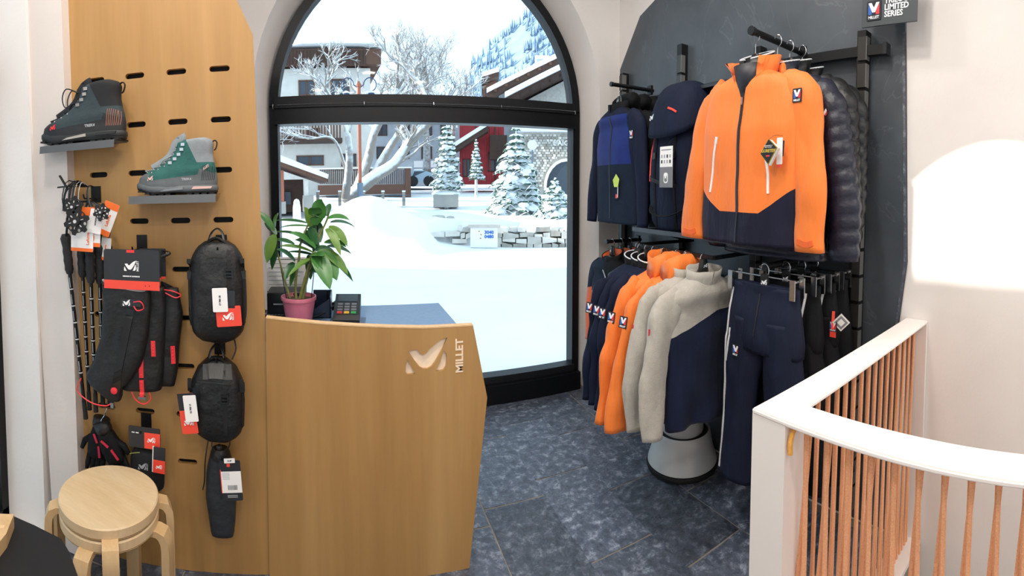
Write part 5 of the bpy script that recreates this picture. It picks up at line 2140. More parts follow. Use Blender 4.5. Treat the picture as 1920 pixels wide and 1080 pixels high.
def bare_tree(label, px_, r, trunks, maxlev, seed, rr=.16, ln=1.5):
    t, L = outdoor('bare_tree', label, 'tree', px_, r, 'bare trees beyond the lamp post')
    rnd = random.Random(seed)
    br = MB()
    for pts, r0 in trunks:
        P = []
        for i, (x, y) in enumerate(pts):
            u, z = L(x, y)
            P.append(Vector((u, .25 * sin(i * 1.3 + seed), z)))
        P = spline(P, 12)
        MB().tube(P, [r0 * (1 - .6 * i / 12) for i in range(13)], 9).build('trunk', 'bark_snow', t, smooth='all')
        for i in (5, 7, 9, 10, 11, 12, 12):
            d = (P[min(i + 1, 12)] - P[i - 1]).normalized()
            ax = Vector((rnd.gauss(0, 1), rnd.gauss(0, 1), rnd.uniform(0, .8))).normalized()
            limb(br, P[i], (d * .6 + ax * .7).normalized(), ln * rnd.uniform(.7, 1.1), r0 * .42, 1, rnd, maxlev)
    br.build('branches', 'bark_snow', t)
    return t


bare_tree('big leaning bare tree with snow along its trunk beside the lamp post', 655, 18, [([(650, 378), (678, 350), (712, 325), (742, 305), (772, 262), (800, 236), (812, 212)], .30)], 5, 3, ln=1.05)
bare_tree('tall forked bare tree spreading a frosted crown above the transom', 700, 20, [([(662, 375), (690, 300), (702, 250), (728, 205), (745, 165)], .24), ([(700, 330), (735, 270), (770, 220), (800, 175)], .2)], 6, 8, ln=1.15)
bare_tree('slender bare tree with snowy twigs in front of the white chalet', 600, 17, [([(648, 372), (655, 300), (648, 240), (630, 200), (612, 165)], .16), ([(650, 320), (625, 262), (580, 262)], .07)], 5, 15, ln=.85)
bare_tree('frosted round-crowned tree standing farther up the village street', 790, 30, [([(800, 330), (800, 270), (795, 215), (792, 185)], .28)], 6, 27, ln=1.7)
bare_tree('frosted bare tree right of the round-crowned one, below the mountain', 850, 34, [([(850, 330), (850, 270), (850, 225), (847, 205)], .26)], 5, 33, ln=1.6)

# ---- grey village house in shade behind the trees
vh, L = outdoor('village_house', 'grey rendered house in shade behind the forked tree', 'building', 780, 36)
rect(L, 690, 205, 868, 350, 0, 6).build('wall', 'chalet_grey', vh)
rect(L, 682, 196, 876, 206, -.8, 6.5).build('roof_snow', 'snow', vh)
rect(L, 690, 206, 868, 214, -.5, 0).build('eaves', 'chalet_wood_dark', vh)
for x in (706, 748, 790, 826):
    win_(L, vh, x, 232, x + 20, 255, 'chalet_wood_dark')
    win_(L, vh, x, 275, x + 20, 298, 'chalet_wood_dark')
rect(L, 776, 303, 850, 314, -1.2, 0).build('porch_roof', 'snow', vh)

# ---- parked car
cr_, L = outdoor('parked_car', 'pale blue parked car half hidden behind the terrace end', 'car', 795, 26)
(a, b), (c, d) = L(766, 350), L(812, 319)
zc0, zc1 = b, d
ww = c - a
prof = [(a, zc0 + .25), (a + .02 * ww, zc0 + .75), (a + .12 * ww, zc1 - .15), (a + .22 * ww, zc1), (a + .58 * ww, zc1), (a + .75 * ww, zc0 + .85), (c - .05 * ww, zc0 + .75), (c, zc0 + .5), (c, zc0 + .25)]
MB().prism(prof, 0, 1.7).build('car_body', 'car_silver', cr_)
MB().prism([(a + .15 * ww, zc1 - .38), (a + .24 * ww, zc1 - .06), (a + .57 * ww, zc1 - .06), (a + .71 * ww, zc0 + .86)], -.01, .02).build('side_window', 'pane_dark', cr_)
for f_ in (.18, .82):
    MB().tube([(a + f_ * ww, -.04, zc0 + .3), (a + f_ * ww, .2, zc0 + .3)], .3, 16).build('wheel', 'black_rubber', cr_)
MB().prism([(a + .2 * ww, zc1), (a + .6 * ww, zc1), (a + .55 * ww, zc1 + .07), (a + .25 * ww, zc1 + .07)], .0, 1.7).build('roof_snow', 'snow', cr_)


# ---- snow-laden conifers
def conifer(label, px_, r, ytop, ybase, halfw, seed, group='snow-laden conifers in the garden', base=None):
    t, L = outdoor('conifer', label, 'tree', px_, r, group)
    rnd = random.Random(seed)
    _, zt = L(px_, ytop)
    _, zb = L(px_, ybase)
    h = zt - zb
    W = halfw * r / F
    MB().tube([(0, 0, -.3), (0, 0, zb + h * .5), (.02, 0, zt)], [.09 * W + .05, .06, .012], 8).build('trunk', 'bark_snow', t, smooth=True)
    gm, sm = MB(), MB()
    lay = int(9 + h * 2.2)
    for i in range(lay):
        q = i / (lay - 1)
        z = zb + h * (.06 + .92 * q)
        rad = W * (1 - q) ** .8 * (1.0 if i % 2 else .86) + .06
        nb = int(5 + 7 * (1 - q))
        off = rnd.uniform(0, 6)
        for k in range(nb):
            a = off + 2 * pi * k / nb + rnd.uniform(-.2, .2)
            rl_ = rad * rnd.uniform(.75, 1.1)
            dr = Vector((cos(a), sin(a), 0))
            sd = Vector((-sin(a), cos(a), 0))
            n = 5
            vs, fs = [], []
            wd0 = rl_ * .30 + .03
            for j in range(n + 1):
                u = j / n
                c = dr * (rl_ * u) + Vector((0, 0, z + .10 * rl_ * u - .42 * rl_ * u * u))
                wd = wd0 * (sin(pi * min(1, .16 + .80 * u)) ** .8)
                th = .12 * wd0 + .015
                vs += [c - sd * wd + Vector((0, 0, -.38 * wd)), c + Vector((0, 0, th)), c + sd * wd + Vector((0, 0, -.38 * wd)), c + Vector((0, 0, -th * 1.5))]
            for j in range(n):
                for e in range(4):
                    f = (e + 1) % 4
                    fs.append((j * 4 + e, j * 4 + f, j * 4 + 4 + f, j * 4 + 4 + e))
            gm.add(vs, fs)
            # side twigs ragged along the bough
            for j in range(1, n + 1):
                u = j / n
                c = dr * (rl_ * u) + Vector((0, 0, z + .10 * rl_ * u - .42 * rl_ * u * u - .02))
                for s in (-1, 1):
                    e_ = c + sd * (s * wd0 * rnd.uniform(.9, 1.5)) + dr * (.10 * rl_) + Vector((0, 0, -rnd.uniform(.3, .8) * wd0))
                    b1, b2 = c + dr * .04 * rl_, c - dr * .05 * rl_
                    gm.add([b1, b2, e_, (b1 + b2) / 2 + Vector((0, 0, .02))], [(0, 1, 2), (0, 2, 3), (1, 3, 2), (0, 3, 1)])
            if rnd.random() < .45:
                u = rnd.uniform(.5, .85)
                c = dr * (rl_ * u) + Vector((0, 0, z + .10 * rl_ * u - .42 * rl_ * u * u + .05))
                sm.ball(c, wd0 * rnd.uniform(.55, .95), 7, 5, (1, 1, .5))
    gm.build('foliage', 'needle_snow', t)
    sm.build('snow_clumps', 'snow', t, smooth='all')
    return t


conifer('large snow-laden conifer in front of the stone house', 967, 15.5, 226, 398, 60, 5)
conifer('small slim conifer growing out of the stone planter', 838, 17, 216, 352, 30, 6)
conifer('low bushy snow-covered conifer at the right window frame', 1040, 14.2, 335, 402, 40, 7)
conifer('narrow conifer with red baubles before the red house', 893, 22, 262, 335, 14, 9)
pl, L = outdoor('stone_planter', 'pale stone planter block topped with snow under the slim conifer', 'planter', 837, 17)
rect(L, 813, 364, 859, 388, -.4, .5).build('block', 'stone_snow', pl)
(a, b), (c, d) = L(810, 364), L(862, 357)
MB().loft([[((a + c) / 2 + (c - a) / 2 * s * cos(2 * pi * k / 16), .55 * s * sin(2 * pi * k / 16) + .05, z) for k in range(16)] for s, z in ((1.0, b - .02), (1.02, b + .04), (.8, d), (.2, d + .04))]).build('snow_cap', 'snow', pl, smooth='all')

# ---- red house
rh, L = outdoor('red_house', 'red wooden house front with snowy canopy', 'building', 895, 28)
rect(L, 862, 222, 945, 345, 0, 5).build('wall', 'red_paint', rh)
for k in range(9):
    (a, b), (c, d) = L(864 + k * 9, 344), L(866 + k * 9, 224)
    MB().box((a, -.05, b), (c, 0, d)).build('board', 'chalet_wood_dark' if k % 4 == 3 else 'red_paint', rh)
(a, b), (c, d) = L(852, 280), L(915, 240)
MB().prism([(a, b - .3), (c, d - .3), (c, d), (a, b)], -1.2, 0).build('canopy', 'chalet_wood_dark', rh)
MB().prism([(a, b), (c, d), (c, d + .25), (a, b + .25)], -1.3, 0).build('canopy_snow', 'snow', rh)
for q in ((868, 298, 882, 332), (915, 285, 940, 322)):
    win_(L, rh, *q, 'chalet_wood_dark')
rect(L, 918, 255, 950, 300, -.5, 0).build('dark_porch', 'chalet_wood_dark', rh)

# ---- stone house on the right
sh2, L = outdoor('stone_house', 'grey stone house with arched doorway and wall lettering', 'building', 1045, 25)
rect(L, 975, 248, 1120, 372, 0, 5).build('wall', 'stone_grey', sh2)
rnd = random.Random(5)
for j in range(22):
    for i in range(16):
        x0 = 985 + i * 6.6 + (3 if j % 2 else 0) + rnd.uniform(-1, 1)
        y0 = 252 + j * 4.7
        if (x0 + 3 - 1062) ** 2 / 45 ** 2 + (y0 + 2 - 352) ** 2 / 58 ** 2 < 1:
            continue
        (a, b), (c, d) = L(x0, y0 + 4.2), L(x0 + rnd.uniform(4.6, 6.2), y0)
        MB().box((a, -.05 - rnd.uniform(0, .04), b), (c, 0, d)).build('stone', rnd.choice(('stone_grey', 'stone_dark', 'stone_pale')), sh2)
ar_ = []
for k in range(13):
    a = pi * k / 12
    ar_.append(L(1062 + 40 * cos(a), 352 - 52 * sin(a)))
MB().prism(ar_ + [L(1022, 372), L(1102, 372)][::1], -.06, .02).build('doorway', 'pane_dark', sh2)
for k in range(12):
    p, q = ar_[k], ar_[k + 1]
    MB().bar((p[0], -.08, p[1]), (q[0], -.08, q[1]), .12, .16).build('arch_stone', 'stone_pale', sh2)
tl = text_mesh("L'AIG", .36, .02, bold=.008, align='LEFT')
u, z = L(1037, 269)
obj('lettering', tl, 'emb_white', sh2, (u, -.12, z))
(a, b), (c, d) = L(970, 248), L(1125, 241)
MB().box((a, -.5, b), (c, 5, d)).build('roof_snow', 'snow', sh2)
rs, L = outdoor('round_road_sign', 'round white road sign before the stone house', 'road sign', 998, 20)
u, z = L(998, 272)
MB().tube([(0, 0, -.2), (0, 0, z)], .03, 8).build('pole', 'post_grey', rs)
MB().tube([(u, -.04, z), (u, -.01, z)], .21, 20).build('disc', 'emb_white', rs)

# ---- chalets with big snowy roofs, upper right
def gable(label, px_, r, pts, wall, wd):
    t, L = outdoor('gabled_chalet', label, 'building', px_, r, 'gabled chalets below the mountain')
    P = [L(*p) for p in pts]
    th = .45
    MB().prism([P[0], P[1], (P[1][0], P[1][1] - th), (P[0][0], P[0][1] - th)], -1.2, 7).build('roof', 'chalet_wood_dark', t)
    MB().prism([(P[0][0], P[0][1] + .38), (P[1][0], P[1][1] + .38), P[1], P[0]], -1.4, 7).build('roof_snow', 'snow', t)
    W = [L(*p) for p in wall]
    MB().prism(W, 0, 7).build('wall', wd, t)
    return t, L


g1, L = gable('wooden chalet with long snowy roof slope under the mountain', 985, 40, [(915, 180), (1085, 97)], [(935, 178), (1080, 112), (1080, 300), (935, 300)], 'chalet_grey')
for x, y in ((958, 176), (988, 165), (1020, 150)):
    (a, b), (c, d) = L(x, y + 18), L(x + 16, y)
    MB().box((a, -.8, b), (c, -.05, d)).build('balcony_board', 'chalet_wood', g1)
for k in range(7):
    x = 928 + k * 20
    y = 176 - (x - 915) * .488
    (a, b), (c, d) = L(x, y + 8), L(x + 5, y + 3)
    MB().box((a, -1.3, b), (c, -.05, d)).build('rafter_end', 'chalet_wood', g1)
win_(L, g1, 975, 180, 990, 197, 'chalet_wood_dark')
win_(L, g1, 1000, 176, 1016, 196, 'chalet_wood_dark')
rect(L, 1007, 103, 1028, 120, 1, 2.2).build('chimney', 'chalet_grey', g1)
rect(L, 1004, 99, 1031, 104, .8, 2.4).build('chimney_cap', 'snow', g1)
g2, L = gable('stone chalet with lower snowy roof edge beside the window frame', 1030, 33, [(950, 190), (1095, 118)], [(975, 195), (1092, 134), (1092, 300), (975, 300)], 'stone_grey')
for k in range(5):
    x = 975 + k * 18
    y = 178 - (x - 975) * .497
    (a, b), (c, d) = L(x, y + 10), L(x + 5, y + 4)
    MB().box((a, -1.2, b), (c, -.05, d)).build('rafter_end', 'chalet_wood_dark', g2)
win_(L, g2, 985, 195, 1000, 210, 'chalet_wood_dark')
g3, L = gable('small chalet with little gable left of the long roof', 915, 46, [(903, 150), (935, 140)], [(906, 160), (930, 150), (930, 260), (906, 260)], 'chalet_wood')
win_(L, g3, 910, 168, 922, 182, 'chalet_wood_dark')

# ---- mountain
mt_ = MB()
rng = [(560, 330), (640, 262), (720, 240), (790, 205), (840, 170), (870, 140), (900, 100), (940, 62), (985, 18), (1010, -8), (1060, -50), (1120, -80), (1250, -90)]
vs, fs = [], []
NX, NZ_ = 90, 26
for i in range(NX + 1):
    x = 560 + (1250 - 560) * i / NX
    yt = interp(rng, x)
    for j in range(NZ_ + 1):
        q = j / NZ_
        r = lerp(90, 330, q ** .9)
        p = at_r(x, lerp(352, yt, q), 330)
        g = at_r(x, 352, r)
        z = 1.0 + (p.z - 1.0) * q
        hx = noise.noise(Vector((x * .02, q * 4, 1.3))) * 9 * q + noise.noise(Vector((x * .07, q * 12, 4))) * 3.5 * q
        vs.append((g.x, g.y + hx, z + hx * .6))
for i in range(NX):
    for j in range(NZ_):
        a = i * (NZ_ + 1) + j
        fs.append((a, a + NZ_ + 1, a + NZ_ + 2, a + 1))
mo = MB().add(vs, fs).build('mountain', 'haze_tint_snow', smooth='all')
tag(mo, 'snow-dusted mountainside with haze in its colour, rising to the right', 'mountain', kind='structure')
rnd = random.Random(2)
fm = MB()
for k in range(6500):
    i = rnd.randrange(NX)
    x = 560 + (1250 - 560) * i / NX
    j = rnd.randrange(3, NZ_)
    if x < 820 or noise.noise(Vector((x * .018, j * .25, 7))) < -.22:
        continue
    v = Vector(vs[i * (NZ_ + 1) + j]) + Vector((rnd.uniform(-3, 3), rnd.uniform(-3, 3), -1))
    h = rnd.uniform(4, 8)
    w_ = h * .17
    fm.add([v + Vector((w_, 0, 0)), v + Vector((-w_ * .5, w_ * .87, 0)), v + Vector((-w_ * .5, -w_ * .87, 0)), v + Vector((0, 0, h))], [(0, 1, 3), (1, 2, 3), (2, 0, 3)])
fo_ = fm.build('forest', 'haze_tint_trees')
tag(fo_, 'frosted forest with haze in its colour, covering the mountainside', 'forest', kind='stuff')

# ---- low stone wall with a plaque
sw_ = thing('stone_wall', 'low dry-stone garden wall rising out of the snow', 'wall')
rnd = random.Random(8)
W0, W1 = at_r(806, 440, 12.2), at_r(1110, 440, 12.2)
cell = 0
stn = []
xx = 806
rows = 4
for rw_ in range(4):
    x = 806.0 + rw_ * 0
    while x < 1108:
        wpx = rnd.uniform(9, 34)
        yb = 466 - rw_ * 10.2
        yt = yb - rnd.uniform(8.6, 10.4)
        lim = 434 + 24 * max(0, 1 - (x - 806) / 60)
        left_top = 432 - 6 * smoothstep(806, 880, x)
        low = 440 + (x - 806) * .38 if x < 880 else 470
        if yb > low + 6 and x < 880:
            x += wpx
            continue
        if yt < left_top - 2 and not (880 < x < 940):
            x += wpx
            continue
        if 886 < x + wpx * .5 < 932:
            x += wpx * .4
            continue
        a, b = at_r(x, yb, 12.2), at_r(x + wpx - 1.2, yt, 12.2)
        d = (Vector((b.x, b.y, 0)) - Vector((a.x, a.y, 0)))
        nrm = Vector((-d.y, d.x, 0)).normalized()
        pr_ = rnd.uniform(.0, .06)
        jj = lambda: rnd.uniform(-.045, .045)
        fr_ = [Vector((a.x, a.y, a.z + jj())) - nrm * pr_, Vector((b.x, b.y, a.z + jj())) - nrm * pr_, Vector((b.x, b.y, b.z + jj())) - nrm * pr_, Vector((a.x, a.y, b.z + jj())) - nrm * pr_]
        fr_ = [p + (p - sum(fr_, Vector()) / 4) * -.03 for p in fr_]
        bk = [p + nrm * .4 for p in fr_]
        MB().add(fr_ + bk, [(0, 1, 2, 3), (7, 6, 5, 4), (0, 4, 5, 1), (1, 5, 6, 2), (2, 6, 7, 3), (3, 7, 4, 0)]).build('stone', rnd.choice(('stone_pale', 'stone_pale', 'stone_grey', 'stone_dark')), sw_)
        x += wpx
pq, L = outdoor('plaque', 'white plaque with blue figures on the stone garden wall', 'plaque', 908, 11.85, base=0.0)
rect(L, 882, 427, 933, 464, .02, .12).build('plaque_board', 'card_white', pq)
rect(L, 878, 421, 938, 427, -.05, .25).build('cap_stone', 'stone_grey', pq)
for j, tx_ in enumerate(('3040', '0480')):
    u, z = L(917, 436 + j * 8)
    obj('lettering', text_mesh(tx_, .12, .004, bold=.004), 'emb_blue', pq, (u, .012, z))
for x, y in ((898, 434), (902, 440), (901, 447)):
    u, z = L(x, y)
    MB().cbox((u, .012, z), (.04, .02, .025)).build('print_mark', 'kraft', pq)
rk, L = outdoor('flat_rock', 'flat grey rock lying on the snow above the wall', 'rock', 831, 13.6, base=None)
for x0, x1, y0, y1 in ((808, 836, 404, 413), (836, 853, 406, 413)):
    (a, b), (c, d) = L(x0, y1), L(x1, y0)
    MB().loft([[((a + c) / 2 + (c - a) / 2 * s * cos(2 * pi * k / 12), .2 * s * sin(2 * pi * k / 12), z) for k in range(12)] for s, z in ((.9, b - .1), (1, lerp(b, d, .4)), (.8, d), (.2, d + .02))]).build('slab', 'stone_grey', rk, smooth='all')

# ---- unseen house mass added to block low sun and shade the near snow
nb = thing('added_shade_house', 'unseen house mass added left of the shop to block low sun', 'building', (-9.5, 3.2, 0))
MB().box((-2.5, -9, -.1), (2.5, 7.5, 3.6)).build('wall', 'chalet_white', nb)
MB().box((-2.9, -9.4, 3.6), (2.6, 7.6, 3.85)).build('roof', 'chalet_wood', nb)
# ================================================================ goods on the display panel
mat('boot_dark', '#25343a', .7, col2='#2c3b40', scale=30, bump=.15, bscale=120)
mat('boot_rand_dark', '#191b1e', .6, col2='#202226', scale=30)
mat('boot_teal', '#1d5552', .75, col2='#23615b', scale=30, bump=.15, bscale=120)
mat('boot_rand_grey', '#565c5e', .6, col2='#60666a', scale=30)
mat('boot_collar_grey', '#7f878c', .8, col2='#899196', scale=40, bump=.1, bscale=150)
mat('boot_collar_dark', '#17191c', .8)
mat('sole_black', '#121314', .7)
mat('midsole_grey', '#7e8488', .6)
mat('midsole_black', '#232527', .6)
mat('insert_pink', '#d9b3ac', .5)
mat('insert_tan', '#a5a29a', .5)
mat('copper', '#a0644a', .5)
mat('lace_dark', '#22282b', .8)
mat('lace_grey', '#8a9698', .8)


def shelf(x0, x1, yb, off, label, rz, dz=0.0):
    a, b = on_panel(x0, yb, off), on_panel(x1, yb, off)
    w_ = (b - a).length
    c = (a + b) / 2
    q = panel_pt((Vector((c.x, c.y)) - PO).dot(PT), 0)
    t = thing('boot_shelf', label, 'shelf', (q.x, q.y, c.z + dz), PA + rz, 'grey metal boot shelves')
    mb = MB().box((-w_ / 2, -off, -.002), (w_ / 2, -.002, .0))
    mb.build('shelf_plate', mat('shelf_grey', '#55595c', .45, .2), t)
    MB().add([(-w_ / 2, -off, .0), (w_ / 2, -off, .0), (w_ / 2, -off - .006, -.030), (-w_ / 2, -off - .006, -.030), (-w_ / 2, -off + .002, .0), (w_ / 2, -off + .002, .0), (w_ / 2, -off - .004, -.030), (-w_ / 2, -off - .004, -.030)],
             [(0, 1, 2, 3), (7, 6, 5, 4), (0, 4, 5, 1), (1, 5, 6, 2), (2, 6, 7, 3), (3, 7, 4, 0)]).build('front_lip', 'shelf_grey', t)
    for s in (-1, 1):
        MB().box((s * w_ * .3 - .02, -.004, -.002), (s * w_ * .3 + .02, .012, .012)).build('slot_hook', 'shelf_grey', t)
    return t


def boot(label, loc, rz, M, word, k=1.0, loop=True):
    t = thing('hiking_boot', label, 'boot', loc, rz, 'hiking boots on the panel shelves')
    tab = [(.026, -.158, .150, .050), (.04, -.160, .153, .051), (.055, -.155, .154, .050), (.07, -.151, .153, .049), (.082, -.136, .151, .047), (.095, -.104, .149, .044), (.11, -.070, .145, .0415), (.13, -.038, .141, .041), (.15, -.017, .138, .041), (.17, -.004, .139, .042), (.19, .002, .142, .043), (.205, .008, .136, .043), (.213, .022, .116, .041)]
    n = 40
    rings = []
    def sl(z):
        return [interp([(r[0], r[c]) for r in tab], z) for c in (1, 2, 3)]
    zz = [.026 + (.213 - .026) * i / 26 for i in range(27)]
    for z in zz:
        xt, xh, b = sl(z)
        c, a = (xt + xh) / 2, (xh - xt) / 2
        ring = []
        for q in range(n):
            g = 2 * pi * q / n
            ca, sa = cos(g), sin(g)
            x = c + a * abs(ca) ** .8 * (1 if ca > 0 else -1)
            u = (x - xt) / (xh - xt)
            wd = b * (1.0 - .18 * smoothstep(.35, .6, u) * smoothstep(.10, .06, z) + .02)
            y = wd * abs(sa) ** .78 * (1 if sa > 0 else -1)
            zz_ = z - (.010 * (1 - u) if z > .2 else 0)
            ring.append((x, y, zz_))
        rings.append(ring)
    up = MB().loft(rings)
    cuts = [(Vector((0, 0, .066)), Vector((-.10, 0, 1)).normalized()), (Vector((.075, 0, .05)), Vector((1, 0, -.36)).normalized()), (Vector((0, 0, .128)), Vector((.35, 0, 1)).normalized()),
            (Vector((.055, 0, .18)), Vector((1, 0, .45)).normalized()), (Vector((-.105, 0, .07)), Vector((-1, 0, .3)).normalized())]
    def zone(c):
        s = [(c - p).dot(nn) for p, nn in cuts]
        if s[1] > 0 and s[2] < 0:
            return 'heel_cap'
        if s[0] < 0 or (s[4] > 0 and c.z < .085):
            return 'rand'
        if s[3] > 0 and c.z > .12:
            return 'ankle_collar'
        return 'upper'
    pts = zone_split(up.mesh('u', smooth='all'), cuts, zone, {'heel_cap': M['heel'], 'rand': M['rand'], 'ankle_collar': M['collar'], 'upper': M['upper']}, t)
    # stripes moulded into the heel cap
    B = bvh_of(up)
    if 'heel_cap' in pts:
        for i in range(9):
            x0 = .098 + i * .0062
            zl, zh = .052, min(.110 - .35 * max(0, x0 - .11), .052 + (x0 - .075) / .36 * .9 + .012)
            if x0 > .146:
                break
            rb_ = ribbon(B, [(x0, zl), (x0 + .004, (zl + zh) / 2), (x0 + .008 if x0 < .135 else x0 + .003, zh)], .0018, .0012, 6)
            rb_.build('heel_stripe', M['stripe'], pts['heel_cap'])
    # sole: midsole and lugged outsole
    def outl(z, g, s=1.0):
        xt, xh, b = sl(.03)
        c, a = (xt + xh) / 2, (xh - xt) / 2 + g
        o = []
        for q in range(n):
            an = 2 * pi * q / n
            ca, sa = cos(an), sin(an)
            x = c + a * abs(ca) ** .8 * (1 if ca > 0 else -1)
            u = (x - xt) / (xh - xt)
            y = (b + g) * (1 - .14 * smoothstep(.3, .5, u) * smoothstep(.8, .6, u)) * abs(sa) ** .75 * (1 if sa > 0 else -1)
            zz_ = z + .016 * smoothstep(.22, 0, u) + (.004 * smoothstep(.3, .5, u) * smoothstep(.7, .5, u) if z < .01 else 0)
            o.append((x, y, zz_))
        return o
    MB().loft([outl(.012, .002), outl(.016, .005), outl(.028, .005), outl(.034, .001)]).build('midsole', M['mid'], t, smooth=True)
    MB().loft([outl(.004, -.002), outl(.008, .003), outl(.0135, .003)]).build('outsole', 'sole_black', t, smooth=True)
    for i in range(11):
        x = -.14 + i * .0275
        if -.005 < x < .035:
            continue
        z_ = .016 * smoothstep(.22, 0, (x + .158) / .31)
        MB().box((x - .009, -.046, z_ + .0), (x + .009, .046, z_ + .006)).build('lug', 'sole_black', t)
    ins = MB().add([(.062, -.0545, .020), (.135, -.053, .021), (.14, -.053, .029), (.07, -.0545, .030), (.062, -.05, .020), (.135, -.049, .021), (.14, -.049, .029), (.07, -.05, .030)],
                   [(0, 1, 2, 3), (7, 6, 5, 4), (0, 4, 5, 1), (1, 5, 6, 2), (2, 6, 7, 3), (3, 7, 4, 0)])
    ins.build('sole_insert', M['insert'], t)
    MB().add([(-.06, -.0535, .014), (.03, -.0535, .020), (.03, -.0535, .030), (-.04, -.0535, .022), (-.06, -.049, .014), (.03, -.049, .020), (.03, -.049, .030), (-.04, -.049, .022)],
             [(0, 1, 2, 3), (7, 6, 5, 4), (0, 4, 5, 1), (1, 5, 6, 2), (2, 6, 7, 3), (3, 7, 4, 0)]).build('sole_insert', M['insert2'], t)
    # tongue, laces and hooks
    tp = [(sl(z)[0] - .004, 0, z) for z in (.10, .13, .16, .19, .212)]
    tg_ = spline(tp + [(.012, 0, .226)], 10)
    MB().tube(tg_, .021, 10, flat=.35, up=(0, 1, 0)).build('tongue', M['collar'], t, smooth=True)
    zs = [.088, .099, .110, .122, .136, .152, .170, .188]
    lc = MB()
    for i, z in enumerate(zs):
        x0 = sl(z)[0] - .004
        w_ = .026 - .006 * (i / 8)
        x1 = sl(zs[min(i + 1, 7)])[0] - .004
        z1 = zs[min(i + 1, 7)]
        if i < 7:
            for s in (-1, 1):
                lc.tube([(x0 + .014, s * w_, z), (x0 - .004, 0, (z + z1) / 2 + .003), (x1 + .014, -s * w_, z1)], .0023, 6)
    lc.build('laces', M['lace'], t, smooth=True)
    for i in (3, 4, 5, 6, 7) if not loop else (4, 5, 6, 7):
        z = zs[i]
        x0 = sl(z)[0]
        for s in (-1, 1):
            l, nr = B.ray_cast(Vector((x0 + .030, s * .2, z)), Vector((0, -s, 0)))[:2]
            if l is None:
                continue
            hk = MB().cbox((0, 0, 0), (.014, .006, .011))
            hk.build('lace_hook', 'chrome', t, loc=(l.x, l.y + s * .002, z))
    for i in (0, 1, 2):
        z = zs[i]
        x0 = sl(z)[0]
        for s in (-1, 1):
            l, nr = B.ray_cast(Vector((x0 + .026, s * .2, z)), Vector((0, -s, 0)))[:2]
            if l is not None:
                MB().ball((l.x, l.y, z), .0038, 8, 6).build('eyelet', 'chrome', t)
    bow = MB()
    if loop:
        for s in (-1, 1):
            bow.tube(spline([(-.012, -.01, .185), (-.045, -.02 * s - .012, .200), (-.062, -.02 * s - .012, .17), (-.055, -.012 * s - .015, .135), (-.03, -.015, .15)], 16), .0023, 6)
    else:
        bow.tube(spline([(-.02, -.01, .15), (-.045, -.03, .135), (-.06, -.02, .12)], 8), .0023, 6)
    bow.build('lace_bow', M['lace'], t, smooth=True)
    # pull loop at the heel
    MB().tube(spline([(.126, 0, .188), (.146, 0, .202), (.155, 0, .192), (.150, 0, .172), (.143, 0, .165)], 12), .005, 8, flat=.5).build('pull_loop', M['collar2'], t, smooth=True)
    l, nr = hit(B, .035, .062)
    obj('lettering', text_mesh(word, .013, .0005, bold=.0004), M['print'], t, (l.x, l.y - .001, .058))
    l, nr = hit(B, -.098, .066)
    lgm = MB()
    for p in logo_polys(.024):
        lgm.prism(p, -.0008, .0008)
    o = lgm.build('logo_mark', M['logo'], t, loc=l + nr * .0015)
    yv = -nr
    zv = (Vector((0, 0, 1)) - yv * yv.z).normalized()
    o.rotation_euler = Matrix((yv.cross(zv), yv, zv)).transposed().to_euler()
    if not loop:
        l, nr = hit(B, .112, .098)
        q = obj('lettering', text_mesh('MILLET', .0115, .0005, bold=.0004), 'insert_pink', t, l + nr * .0015)
        q.rotation_euler = (0, -.55, 0)
    t.scale = (k, k, k)
    return t


S1 = shelf(76, 223, 268, .13, 'grey metal boot shelf under the dark boot, high on the panel', -.10)
S2 = shelf(242, 406, 366, .13, 'grey metal boot shelf under the teal boot', -.02)
MD = dict(heel='boot_rand_dark', rand='boot_rand_dark', collar='boot_collar_dark', upper='boot_dark', stripe='copper', mid='midsole_black', insert='midsole_black', insert2='insert_tan', lace='lace_dark', collar2='boot_collar_dark', print='ink_light', logo='logo_red')
MT = dict(heel='boot_rand_grey', rand='boot_rand_grey', collar='boot_collar_grey', upper='boot_teal', stripe='boot_rand_dark', mid='boot_rand_grey', insert='insert_pink', insert2='midsole_grey', lace='lace_grey', collar2='boot_collar_dark', print='ink_light', logo='insert_pink')
b1 = boot('dark slate hiking boot with red logo on the upper shelf', S1.location + Vector((PN.x * .07 + PT.x * .012, PN.y * .07 + PT.y * .012, 0)), PA - .08, MD, 'G TREK4', 1.10)
b1.scale = (1.21, 1.1, 1.12)
b1.location -= Vector((PT.x, PT.y, 0)) * .012
b2 = boot('teal and grey hiking boot on the lower shelf', S2.location + Vector((PN.x * .068 + PT.x * .012, PN.y * .068 + PT.y * .012, 0)), PA - .02, MT, 'G TREK4', 1.0, loop=False)


# hooks that stick out of the slots
def hook(px_, py_, label, ln=.13):
    u, z = panel_uv(px_, py_)
    q = panel_pt(u, z, 0)
    t = thing('panel_hook', label, 'hook', q, PA, 'black panel hooks')
    MB().box((-.022, -.0035, -.065), (.022, -.0005, .004)).build('back_plate', 'rail_black', t)
    MB().tube([(0, -.003, -.05), (0, -ln, -.045), (0, -ln - .008, -.03)], .0035, 8).build('prong', 'rail_black', t, smooth=True)
    return t


hook(180, 351, 'black panel hook carrying the trekking poles')
hook(266, 442, 'black panel hook carrying the gaiters')
hook(415, 442, 'black panel hook carrying the upper black pouch bag')
hook(274, 776, 'black panel hook carrying the packed gloves with red card', .08)
hook(412, 634, 'black panel hook carrying the lower black bag')

# ---------------------------------------------------------------- trekking poles
mat('pole_black', '#16171a', .35, .3)
mat('pole_tick', '#c7c9cc', .4)
mat('grip_black', '#1b1c1e', .75, bump=.3, bscale=200, col2='#222326', scale=60)


